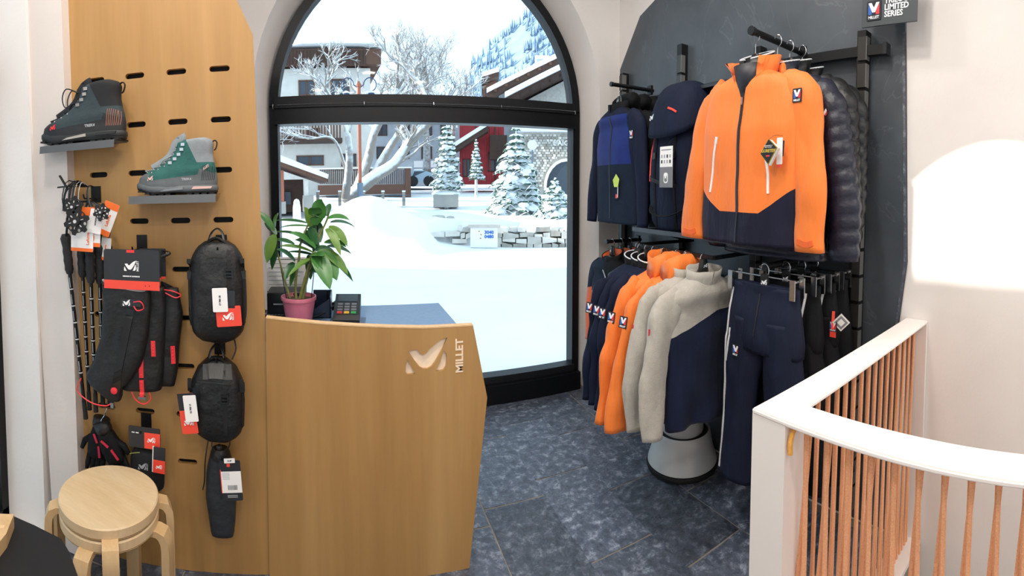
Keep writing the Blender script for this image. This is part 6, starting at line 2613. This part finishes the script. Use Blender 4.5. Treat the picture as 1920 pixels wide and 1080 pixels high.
def pole(top, bot, off, label, grip=True, ticks=6):
    a, b = on_panel(*top, off), on_panel(*bot, off)
    t = thing('trekking_pole', label, 'trekking pole', (b.x, b.y, b.z), 0, 'trekking poles hanging from one hook')
    A = a - b
    d = A.normalized()
    ln = A.length
    MB().tube([Vector((0, 0, 0)) + d * .06, A - d * .12], .0082, 10).build('upper_shaft', 'pole_black', t, smooth=True)
    MB().tube([Vector(), d * .075], [.0105, .0095], 10).build('rubber_tip', 'black_rubber', t, smooth=True)
    n = 9
    gp = [A - d * .135 + d * (.165 * i / n) for i in range(n + 1)]
    MB().tube(gp, [.013, .019, .0175, .020, .0178, .020, .0178, .021, .024, .015], 12).build('grip', 'grip_black', t, smooth=True)
    for i in range(ticks):
        p = d * (ln - .2 - i * (ln - .32) / ticks)
        MB().tube([p, p + d * .004], .0088, 10).build('height_mark', 'pole_tick', t)
        MB().bar(p + Vector((PN.x, PN.y, 0)) * .0075 + d * .01, p + Vector((PN.x, PN.y, 0)) * .0075 + d * .05, .0018, .0018).build('print_line', 'pole_tick', t)
    pts = [A - d * .01, A + Vector((.02, -.02, .05)), A + Vector((.035, -.01, .15)), panel_pt(panel_uv(180, 351)[0], panel_uv(180, 356)[1] - .045, .04 + off * .5) - b]
    MB().tube(spline(pts, 14), .005, 6, flat=.35).build('wrist_strap', 'black_plastic', t, smooth=True)
    return t


pole((124, 452), (161, 785), .10, 'leftmost black trekking pole with ridged grip')
pole((152, 458), (168, 768), .075, 'black trekking pole second from the wall pier')
pole((168, 468), (180, 772), .10, 'black trekking pole third from the wall pier')
pole((186, 470), (193, 762), .07, 'black trekking pole fourth from the wall pier, behind the gaiters')
pole((200, 470), (206, 758), .05, 'black trekking pole closest to the gaiter hook')


def basket(px_, py_, off, r, label, rx=0.3):
    c = on_panel(px_, py_, off)
    t = thing('pole_basket', label, 'pole basket', c, PA, 'trekking pole baskets')
    out = []
    n = 48
    for k in range(n):
        a = 2 * pi * k / n
        rr = r * (1 + .10 * (1 if sin(6 * a) > .1 else -1))
        out.append((rr * cos(a), rr * sin(a)))
    holes = []
    for k in range(6):
        a = 2 * pi * (k + .75) / 6
        holes.append([(r * .72 * cos(a) + r * .13 * cos(g), r * .72 * sin(a) + r * .13 * sin(g)) for g in [2 * pi * q / 10 for q in range(10)]])
    obj('disc', curve_plate(out, holes, .004), 'black_plastic', t)
    hub = MB().tube([(0, -.014, 0), (0, .012, 0)], [r * .34, r * .4], 14).build('hub', 'grip_black', t, smooth=True)
    MB().tube([(0, -.016, 0), (0, -.013, 0)], r * .14, 10).build('hub_pin', 'pole_tick', hub)
    for k in range(6):
        a = 2 * pi * (k + .25) / 6
        MB().bar((r * .42 * cos(a), -.003, r * .42 * sin(a)), (r * .62 * cos(a), -.003, r * .62 * sin(a)), .004, .003).build('rib', 'pole_tick', t)
    return t


basket(143, 415, .20, .050, 'black star-shaped pole basket with pale ribs, foremost')
basket(137, 388, .185, .040, 'black pole basket peeping out above the foremost one')
basket(190, 398, .19, .032, 'black pole basket between the orange tags')
st = thing('strap_bundle', 'tangle of black wrist straps and ties above the pole baskets', 'straps', on_panel(150, 360, .08), PA)
rnd = random.Random(12)
for k in range(12):
    x0 = rnd.uniform(-.05, .06)
    pts = [(x0 * .4 + .03, .02, .02), (x0, -.02, .03 + rnd.uniform(-.01, .02)), (x0 * 1.2 - .01, -.04, -.02), (x0 * 1.1 + rnd.uniform(-.02, .02), -.05, -.075)]
    MB().tube(spline(pts, 10), .0055 if k % 3 else .0018, 6, flat=.4).build('strap', 'black_plastic' if k % 3 else 'pole_tick', st, smooth=True)
MB().bar((-.075, -.03, .07), (-.045, -.03, .02), .012, .006).build('strap_tail', 'black_plastic', st)
MB().bar((-.09, -.02, .022), (-.03, -.02, .026), .014, .006).build('strap_tail', 'black_plastic', st)


def card(px0, py0, px1, py1, off, label, bands, rot=0.0, group='hang tags on the panel goods', string=True, cat='tag'):
    """paper tag; bands = list of (from, to, material) in card heights counted from the top"""
    a, b = on_panel(px0, py1, off), on_panel(px1, py0, off)
    c = (a + b) / 2
    w_ = sqrt((b.x - a.x) ** 2 + (b.y - a.y) ** 2)
    h_ = b.z - a.z
    t = thing('hang_tag', label, cat, c, PA, group)
    t.rotation_euler = (0, rot, PA)
    MB().prism(rrect(-w_ / 2, -h_ / 2, w_ / 2, h_ / 2, min(w_, h_) * .06, 2), -.0006, .0006).build('card', bands[0][2], t)
    for f0, f1, m in bands[1:]:
        MB().box((-w_ / 2 + .0004, -.0013, h_ / 2 - f1 * h_), (w_ / 2 - .0004, -.0005, h_ / 2 - f0 * h_)).build('colour_band', m, t)
    return t, w_, h_


def word(t, s, size, m, loc, up=False, bold=.0004):
    tm = text_mesh(s, size, .0003, bold=bold)
    if up:
        tm.transform(Matrix.Rotation(-pi / 2, 4, 'Y'))
    return obj('lettering', tm, m, t, loc)


def barcode(t, x, z, w_, h_, m='ink'):
    mb = MB()
    r_ = random.Random(int(w_ * 1e5))
    u = -w_ / 2
    while u < w_ / 2:
        d = r_.uniform(.0004, .0012)
        mb.box((x + u, -.0016, z - h_ / 2), (x + u + d, -.0011, z + h_ / 2))
        u += d + r_.uniform(.0005, .0011)
    o = mb.build('barcode', m, t)
    o['kind'] = 'stuff'


t, w_, h_ = card(148, 388, 187, 462, .16, 'white and orange pole tag hanging foremost under the star basket', [(0, 1, 'card_white'), (0, .22, 'card_orange'), (.9, 1, 'card_orange')], rot=.05)
word(t, 'Lafuma', .019, 'card_orange', (.016, -.001, -.025), True)
t, w_, h_ = card(168, 392, 191, 438, .17, 'plain white price slip over the orange pole tag', [(0, 1, 'paper')], rot=.2)
word(t, 'NORDIC', .008, 'ink', (.0, -.001, 0), True)
t, w_, h_ = card(134, 432, 174, 471, .165, 'white pole tag with orange foot near the left grip', [(0, 1, 'card_white'), (.84, 1, 'card_orange')], rot=.05)
word(t, 'Lafuma', .017, 'card_orange', (.025, -.001, .01), True)
t, w_, h_ = card(188, 378, 214, 442, .10, 'tilted white and orange pole tag at the right of the pole bundle', [(0, 1, 'card_white'), (0, .2, 'card_orange'), (.84, 1, 'card_orange')], rot=.40)
word(t, 'Lafuma', .017, 'card_orange', (.006, -.001, -.005), True)
t, w_, h_ = card(188, 446, 207, 488, .08, 'narrow white and orange pole tag above the gaiter cards', [(0, 1, 'card_white'), (.85, 1, 'card_orange')], rot=.1)
word(t, 'Lafuma', .012, 'card_orange', (.0, -.001, .0), True)

# ---------------------------------------------------------------- gaiters
mat('gaiter_black', '#101113', .62, col2='#16181a', scale=8, bump=.6, bscale=9, bdist=.03)
mat('lining_grey', '#8e9096', .7)
mat('strap_red', '#e0323c', .5)


def gaiter(u_px, top_y, off, label, prof, seed, strap=None, cord=None):
    p = on_panel(u_px, top_y, off)
    t = thing('gaiter', label, 'gaiter', p, PA, 'packs of black gaiters on one hook')
    tm = torso_mb(prof, seed, .024, nseg=40)
    tm.build('fabric_tube', 'gaiter_black', t, smooth='all')
    B = bvh_of(tm)
    z1 = prof[-1][0]
    mw = prof[0][1]
    MB().loft([[(mw * 1.02 * cos(2 * pi * k / 30), prof[0][2] * 1.05 * sin(2 * pi * k / 30) + prof[0][4], z - .02 * cos(2 * pi * k / 30)) for k in range(30)] for z in (.006, -.012)], cap=False).build('top_hem', 'black_plastic', t, smooth=True)
    if strap:
        for x, za, zb in strap:
            rb_ = ribbon(B, [(x, za), (x, (za + zb) / 2), (x, zb)], .017, .004, 12)
            so = rb_.build('red_strap', 'strap_red', t)
            for k in range(5):
                zz_ = lerp(za, zb, (k + .5) / 5)
                l, nr = hit(B, x, zz_)
                MB().cbox((x, l.y - .0045, zz_), (.004, .002, .004)).build('strap_hole', 'card_red', so)
    if cord:
        MB().tube(spline(cord, 24), .0026, 6).build('elastic_cord', 'strap_red', t, smooth=True)
    return t, B


g3, _ = gaiter(318, 540, .05, 'rear black gaiter with red lace nearest the panel', [(0, .035, .02, 0, 0), (-.1, .052, .03, 0, 0), (-.25, .045, .032, -.012, 0), (-.385, .034, .03, -.02, 0)], 131, [(.012, -.22, -.29)], [(-.02, -.03, .0), (.02, -.035, -.005), (.05, -.03, -.02), (.03, -.035, -.03), (-.01, -.035, -.012)])
g2, _ = gaiter(272, 538, .085, 'middle black gaiter with long red strap and buckle', [(0, .075, .03, 0, 0), (-.08, .085, .036, 0, 0), (-.25, .085, .038, -.015, 0), (-.40, .075, .036, -.018, 0)], 127, [(-.012, -.215, -.34), (-.012, -.35, -.415), (.035, -.20, -.26)], [(-.06, -.042, -.39), (-.04, -.045, -.43), (-.005, -.045, -.445), (.02, -.042, -.425), (.015, -.04, -.40)])
MB().cbox((-.012, -.046, -.42), (.03, .006, .012)).build('buckle', 'chrome', g2)
g1, GB = gaiter(236, 536, .13, 'front black gaiter flaring to the lower left with logo patch', [(0, .098, .03, 0, 0), (-.06, .094, .036, .004, 0), (-.2, .092, .04, -.014, 0), (-.30, .098, .038, -.045, 0), (-.365, .096, .034, -.088, 0), (-.40, .070, .030, -.100, 0), (-.45, .022, .02, -.064, 0)], 121, None, [(-.19, -.03, -.37), (-.205, -.035, -.42), (-.15, -.04, -.455), (-.09, -.04, -.462), (-.06, -.038, -.45)])
MB().loft([[(.088 * q * cos(2 * pi * k / 28), -.026 * q + .0 + .018 * q * sin(2 * pi * k / 28) * .6, .008 + .012 * sin(2 * pi * k / 28) - .018 * cos(2 * pi * k / 28) * q) for k in range(28)] for q in (1.0, .55)]).build('open_top_lining', 'lining_grey', g1, smooth=True)
l, nr = hit(GB, .035, -.055)
lp = MB().prism(rrect(-.04, -.014, .04, .014, .003, 2), -.0015, .001).build('logo_patch', 'card_dark', g1, loc=(l.x - .005, l.y - .004, l.z))
logo_mark(.03, 'logo_white', lp, (-.016, -.002, 0), .0006, word=False)
MB().tube(spline([(.045, -.05, -.05), (.075, -.06, -.045), (.085, -.055, -.07), (.06, -.055, -.08), (.045, -.05, -.065)], 16), .0022, 6).build('elastic_cord', 'strap_red', g1, smooth=True)
ribbon(GB, [(.03, -.08), (.0, -.2), (-.05, -.42)], .03, .003, 20).build('front_placket', 'black_plastic', g1)
MB().cbox((-.055, -.045, -.452), (.012, .012, .02)).build('cord_clip', 'chrome', g1)
l, nr = hit(GB, -.11, -.40)
MB().lathe([(.014, 0), (.013, .004), (.004, .006)], 14).xf(Matrix.Rotation(pi / 2, 4, 'X')).build('snap_disc', 'strap_red', g1, loc=(l.x + .06, l.y - .002, l.z + .0))
for k, (x0, x1, y0, y1, off, lb) in enumerate(((196, 298, 468, 541, .165, 'dark header card with white logo and red foot, foremost on the gaiters'), (262, 301, 466, 524, .11, 'dark header card second on the gaiters, half hidden'), (285, 310, 466, 522, .075, 'dark header card rearmost on the gaiters'))):
    t, w_, h_ = card(x0, y0, x1, y1, off, lb, [(0, 1, 'card_dark'), (.78 if k == 0 else .93, 1, 'card_red')], rot=.02, group='header cards on the gaiters')
    if k == 0:
        logo_mark(.048, 'logo_white', t, (-.004, -.0012, .014), .0005)
        word(t, 'DESIGNED BY EXPERIENCE', .0055, 'logo_white', (0, -.0012, -.026))
        MB().box((-w_ * .08, -.0016, h_ * .42), (w_ * .06, -.0008, h_ * .49)).build('hang_slot', 'logo_red', t)
        for q in (.25, .32):
            MB().cbox((w_ * q, -.0016, -h_ * .39), (.003, .001, .003)).build('print_dot', 'card_dark', t)
MB().tube(spline([(-.02, .05, .04), (.02, .0, .05), (.05, -.02, .045), (.02, -.03, .03)], 12), .006, 6, flat=.4).build('webbing_loop', 'black_plastic', t, smooth=True)

# ---------------------------------------------------------------- black bags
mat('bag_black', '#0c0d0e', .5, col2='#121314', scale=9, bump=.6, bscale=10, bdist=.03)
mat('bag_grey', '#4a4947', .6, col2='#3d3c3b', scale=9, bump=.3, bscale=16)


def bag(px_, ytop, off, label, prof, seed, buckle, sides=True):
    p = on_panel(px_, ytop, off)
    t = thing('pouch_bag', label, 'bag', p, PA, 'black bags hung one below the other')
    tm = torso_mb(prof, seed, .010, nseg=40)
    tm.build('body', 'bag_black', t, smooth='all')
    B = bvh_of(tm)
    z1 = prof[-1][0]
    # rolled top with its webbing handle
    w0 = prof[0][1]
    MB().tube(spline([(-w0 * 1.25, -.01, -.055), (-w0 * .7, -.02, -.005), (0, -.02, .012), (w0 * .7, -.02, -.005), (w0 * 1.25, -.01, -.055)], 16), .012, 8, flat=.55).build('rolled_top', 'black_plastic', t, smooth=True)
    MB().tube(spline([(-.03, 0, .0), (-.02, .02, .03), (.0, .035, .045), (.02, .02, .03), (.03, 0, .0)], 12), .006, 6, flat=.4).build('webbing_loop', 'black_plastic', t, smooth=True)
    if sides:
        for s in (-1, 1):
            x = s * prof[3][1] * .92
            rb_ = ribbon(B, [(x, -.06), (x * 1.02, z1 * .5), (x * .98, z1 * .8)], .014, .004, 16)
            rb_.build('side_strap', 'black_rubber', t)
            MB().cbox((x * 1.0, -.03, z1 * .32), (.02, .02, .03)).build('side_buckle', 'black_plastic', t)
    bx, bz = buckle
    l, nr = hit(B, bx, bz)
    ribbon(B, [(bx, -.03), (bx, bz * 1.0 - .02), (bx, z1 * .86)], .014, .003, 16).build('centre_strap', 'black_rubber', t)
    bk = MB()
    for z in (-.012, 0, .012):
        bk.cbox((bx, l.y - .008, bz + z), (.03, .008, .005))
    bk.cbox((bx - .013, l.y - .008, bz), (.005, .009, .034))
    bk.cbox((bx + .013, l.y - .008, bz), (.005, .009, .034))
    bk.build('buckle', 'black_plastic', t)
    return t, B


bg1, B1 = bag(406, 452, .085, 'upper black roll-top pouch with white and red tags', [(0, .045, .03, 0, 0), (-.02, .075, .05, 0, 0), (-.06, .098, .065, 0, 0), (-.15, .108, .072, 0, 0), (-.28, .108, .072, 0, 0), (-.345, .095, .066, 0, 0), (-.375, .06, .045, 0, 0), (-.385, .03, .02, 0, 0)], 141, (.05, -.11))
ribbon(B1, [(-.03, -.055), (.0, -.052), (.03, -.055)], .005, .003, 8).build('seam_loop', 'black_rubber', bg1)
t, w_, h_ = card(425, 545, 440, 578, .172, 'dark strip tag behind the white tag on the upper pouch', [(0, 1, 'card_dark')], rot=.02)
t, w_, h_ = card(406, 574, 452, 612, .172, 'red tag with white logo on the upper black pouch', [(0, 1, 'card_red')], rot=-.06)
logo_mark(.034, 'logo_white', t, (-.006, -.0012, 0), .0005)
t, w_, h_ = card(399, 540, 426, 585, .178, 'white price tag on the upper black pouch', [(0, 1, 'paper')], rot=-.03)
word(t, '17 700 18', .009, 'ink', (0, -.0012, -.002), True)

bg2, B2 = bag(406, 672, .085, 'lower black pouch with grey top panel and red tag', [(0, .04, .03, 0, 0), (-.03, .075, .05, 0, 0), (-.08, .098, .065, 0, 0), (-.16, .106, .07, 0, 0), (-.24, .100, .07, 0, 0), (-.28, .085, .06, 0, 0), (-.305, .05, .04, 0, 0)], 147, (.035, -.125))
ribbon(B2, [(-.045, -.035), (0, -.03), (.06, -.035)], .055, .004, 12).build('grey_top_panel', 'bag_grey', bg2)
ribbon(B2, [(-.06, -.07), (0, -.068), (.06, -.075)], .004, .006, 12).build('zip', 'black_plastic', bg2)
MB().tube(spline([(.03, .03, .05), (.06, .02, .08), (.075, .0, .04), (.06, -.01, .0)], 12), .003, 6).build('draw_cord', 'black_plastic', bg2, smooth=True)
t, w_, h_ = card(338, 738, 366, 812, .165, 'red and dark tag with logo at the left of the lower pouch', [(0, 1, 'card_red'), (0, .42, 'card_dark')], rot=-.12)
logo_mark(.030, 'logo_white', t, (-.004, -.0012, -.032), .0005)
t, w_, h_ = card(346, 742, 369, 790, .172, 'white price tag at the left of the lower pouch', [(0, 1, 'paper')], rot=-.10)
word(t, '15 700 11', .009, 'ink', (0, -.0012, .0), True)

# ---------------------------------------------------------------- long grey pouch at the bottom
mat('pouch_grey', '#2c3035', .58, col2='#24282c', scale=9, bump=.6, bscale=8, bdist=.03)
p = on_panel(413, 845, .06)
po = thing('drawstring_pouch', 'long dark grey drawstring pouch with product label, lowest on the panel', 'bag', p, PA)
tm = torso_mb([(0, .03, .022, 0, 0), (-.03, .045, .03, 0, 0), (-.08, .056, .036, 0, 0), (-.18, .060, .038, -.002, 0), (-.27, .052, .034, 0, 0), (-.32, .046, .028, 0, 0), (-.335, .042, .018, 0, 0)], 151, .008, nseg=32)
tm.build('body', 'pouch_grey', po, smooth='all')
MB().loft([[(.034 * s * cos(2 * pi * k / 20), .026 * s * sin(2 * pi * k / 20), z) for k in range(20)] for s, z in ((1.3, -.028), (1.1, .0), (.9, .012), (.5, .014))]).build('gathered_neck', 'bag_black', po, smooth=True)
for pts in ([(-.01, -.02, .0), (-.03, -.02, .03), (-.02, .0, .06), (.0, .01, .03)], [(.01, -.02, .0), (.04, -.02, .035), (.03, 0, .065), (.0, .01, .03)], [(-.04, -.01, .07), (-.055, -.03, -.02), (-.06, -.03, -.10), (-.068, -.03, -.14)]):
    MB().tube(spline(pts, 12), .0028, 6).build('draw_cord', 'black_plastic', po, smooth=True)
MB().ball((0, -.03, .03), .012, 10, 7).build('cord_lock', 'black_plastic', po)
t, w_, h_ = card(415, 864, 452, 938, .125, 'black and white product label card with barcode on the grey pouch', [(0, 1, 'card_dark'), (.27, .8, 'paper')], rot=-.06)
MB().cbox((-.006, -.0012, .060), (.012, .001, .012)).build('logo_square', 'card_red', t)
for k in range(5):
    MB().box((-.032, -.0018, .030 - k * .006), (-.004, -.0012, .0318 - k * .006)).build('text_line', 'ink_light', t)
barcode(t, .004, -.026, .036, .018)
MB().box((-w_ / 2, -.0016, -h_ * .30), (-w_ / 2 + .003, -.0009, h_ * .28)).build('red_margin', 'card_red', t)
for k in range(3):
    MB().box((-.018, -.0018, -.056 - k * .004), (.02, -.0012, -.0545 - k * .004)).build('text_line', 'ink_light', t)
t, w_, h_ = card(420, 860, 440, 868, .128, 'small white slip tucked at the top of the product label', [(0, 1, 'paper')], rot=-.08)
word(t, '12 47', .007, 'ink', (0, -.0012, 0))

# ---------------------------------------------------------------- gloves and packed accessories
gp = on_panel(192, 800, .06)
gl = thing('glove_pair', 'pair of black gloves with red flashes hanging from a silver clip', 'gloves', gp, PA)
for s, ang in ((-1, .18), (1, -.42)):
    c0 = Vector((s * .012, -.015 * s, 0))
    R_ = Matrix.Rotation(ang, 4, 'Y')
    hand = torso_mb([(0, .030, .02, 0, 0), (-.03, .036, .026, 0, 0), (-.07, .044, .030, 0, 0), (-.12, .042, .028, 0, 0), (-.14, .036, .022, 0, 0)], 161 + s, .006, nseg=26)
    hand.xf(Matrix.Translation(c0) @ R_)
    g = hand.build('glove', 'cloth_black', gl, smooth='all')
    for k in range(4):
        x = -.03 + k * .02
        f = MB().tube([(x, 0, -.12), (x * 1.1, -.004, -.17 - .012 * sin(k + .6)), (x * 1.12, -.006, -.195 - .012 * sin(k + .6))], [.012, .0115, .008], 10)
        f.xf(Matrix.Translation(c0) @ R_)
        f.build('finger', 'cloth_black', g, smooth='all')
    th = MB().tube([(s * .03, 0, -.06), (s * .058, -.008, -.085), (s * .066, -.01, -.12)], [.014, .013, .009], 10).xf(Matrix.Translation(c0) @ R_)
    th.build('thumb', 'cloth_black', g, smooth='all')
    cuff = MB().loft([[(.032 * q * cos(2 * pi * k / 20), .022 * q * sin(2 * pi * k / 20), z) for k in range(20)] for q, z in ((1.15, .03), (1.2, .0), (1.05, -.02))]).xf(Matrix.Translation(c0) @ R_)
    cuff.build('cuff', 'bag_black', g, smooth='all')
    for a, b in (((-.015, -.03), (.005, -.062)), ((.012, -.075), (.024, -.12))):
        f = MB().bar((a[0], -.033, a[1]), (b[0], -.034, b[1]), .009, .004, up=(0, 1, 0)).xf(Matrix.Translation(c0) @ R_)
        f.build('red_flash', mat('glove_red', '#b51f3e', .6), g)
ck = MB().tube(spline([(.0, -.005, .0), (.0, -.01, .03), (.012, -.005, .05), (.016, .02, .07)], 12), .0022, 6)
cl_ = ck.build('clip_wire', 'chrome', gl, smooth=True)
MB().cbox((0, -.018, .005), (.016, .008, .022)).build('clip_jaw', 'chrome', gl)

kp_ = on_panel(276, 868, .055)
kp2 = thing('accessory_pack', 'black knitted accessory folded under a dark header card', 'accessory', kp_, PA)
tm = torso_mb([(.055, .055, .022, 0, 0), (.03, .066, .03, 0, 0), (-.04, .070, .034, 0, 0), (-.09, .062, .03, .006, 0), (-.105, .045, .02, .008, 0)], 171, .008, nseg=30)
tm.build('folded_cloth', mat('knit_black', '#141518', .9, bump=.3, bscale=120, col2='#191a1e', scale=30), kp2, smooth='all')
KB = bvh_of(tm)
l, nr = hit(KB, -.005, .005)
logo_mark(.034, 'ink_light', kp2, (-.012, l.y - .002, .003), .0006)
MB().tube(spline([(-.075, -.02, .03), (-.06, -.035, .05), (-.02, -.035, .06)], 10), .002, 6).build('plastic_loop', 'cane', kp2, smooth=True)
t, w_, h_ = card(242, 804, 300, 837, .085, 'dark and red header card above the knitted accessory', [(0, 1, 'card_dark')], rot=.02)
MB().box((-.0 + w_ * .0, -.0014, -h_ * .48), (w_ * .49, -.0006, h_ * .26)).build('red_field', 'card_red', t)
logo_mark(.026, 'logo_white', t, (w_ * .2, -.0018, -.005), .0005)
for q in (-.4, -.27):
    MB().box((w_ * q, -.0014, h_ * .18), (w_ * (q + .09), -.0006, h_ * .22)).build('print_line', 'logo_white', t)
t, w_, h_ = card(288, 840, 309, 886, .10, 'small dark and red booklet tag beside the knitted accessory', [(0, 1, 'card_dark'), (.5, 1, 'card_red')], rot=.06)
logo_mark(.020, 'logo_white', t, (-.002, -.0014, -.026), .0005)
MB().box((-w_ / 2 - .004, .001, -h_ / 2), (-w_ / 2 + .002, .004, h_ / 2)).build('page_edge', 'paper', t)
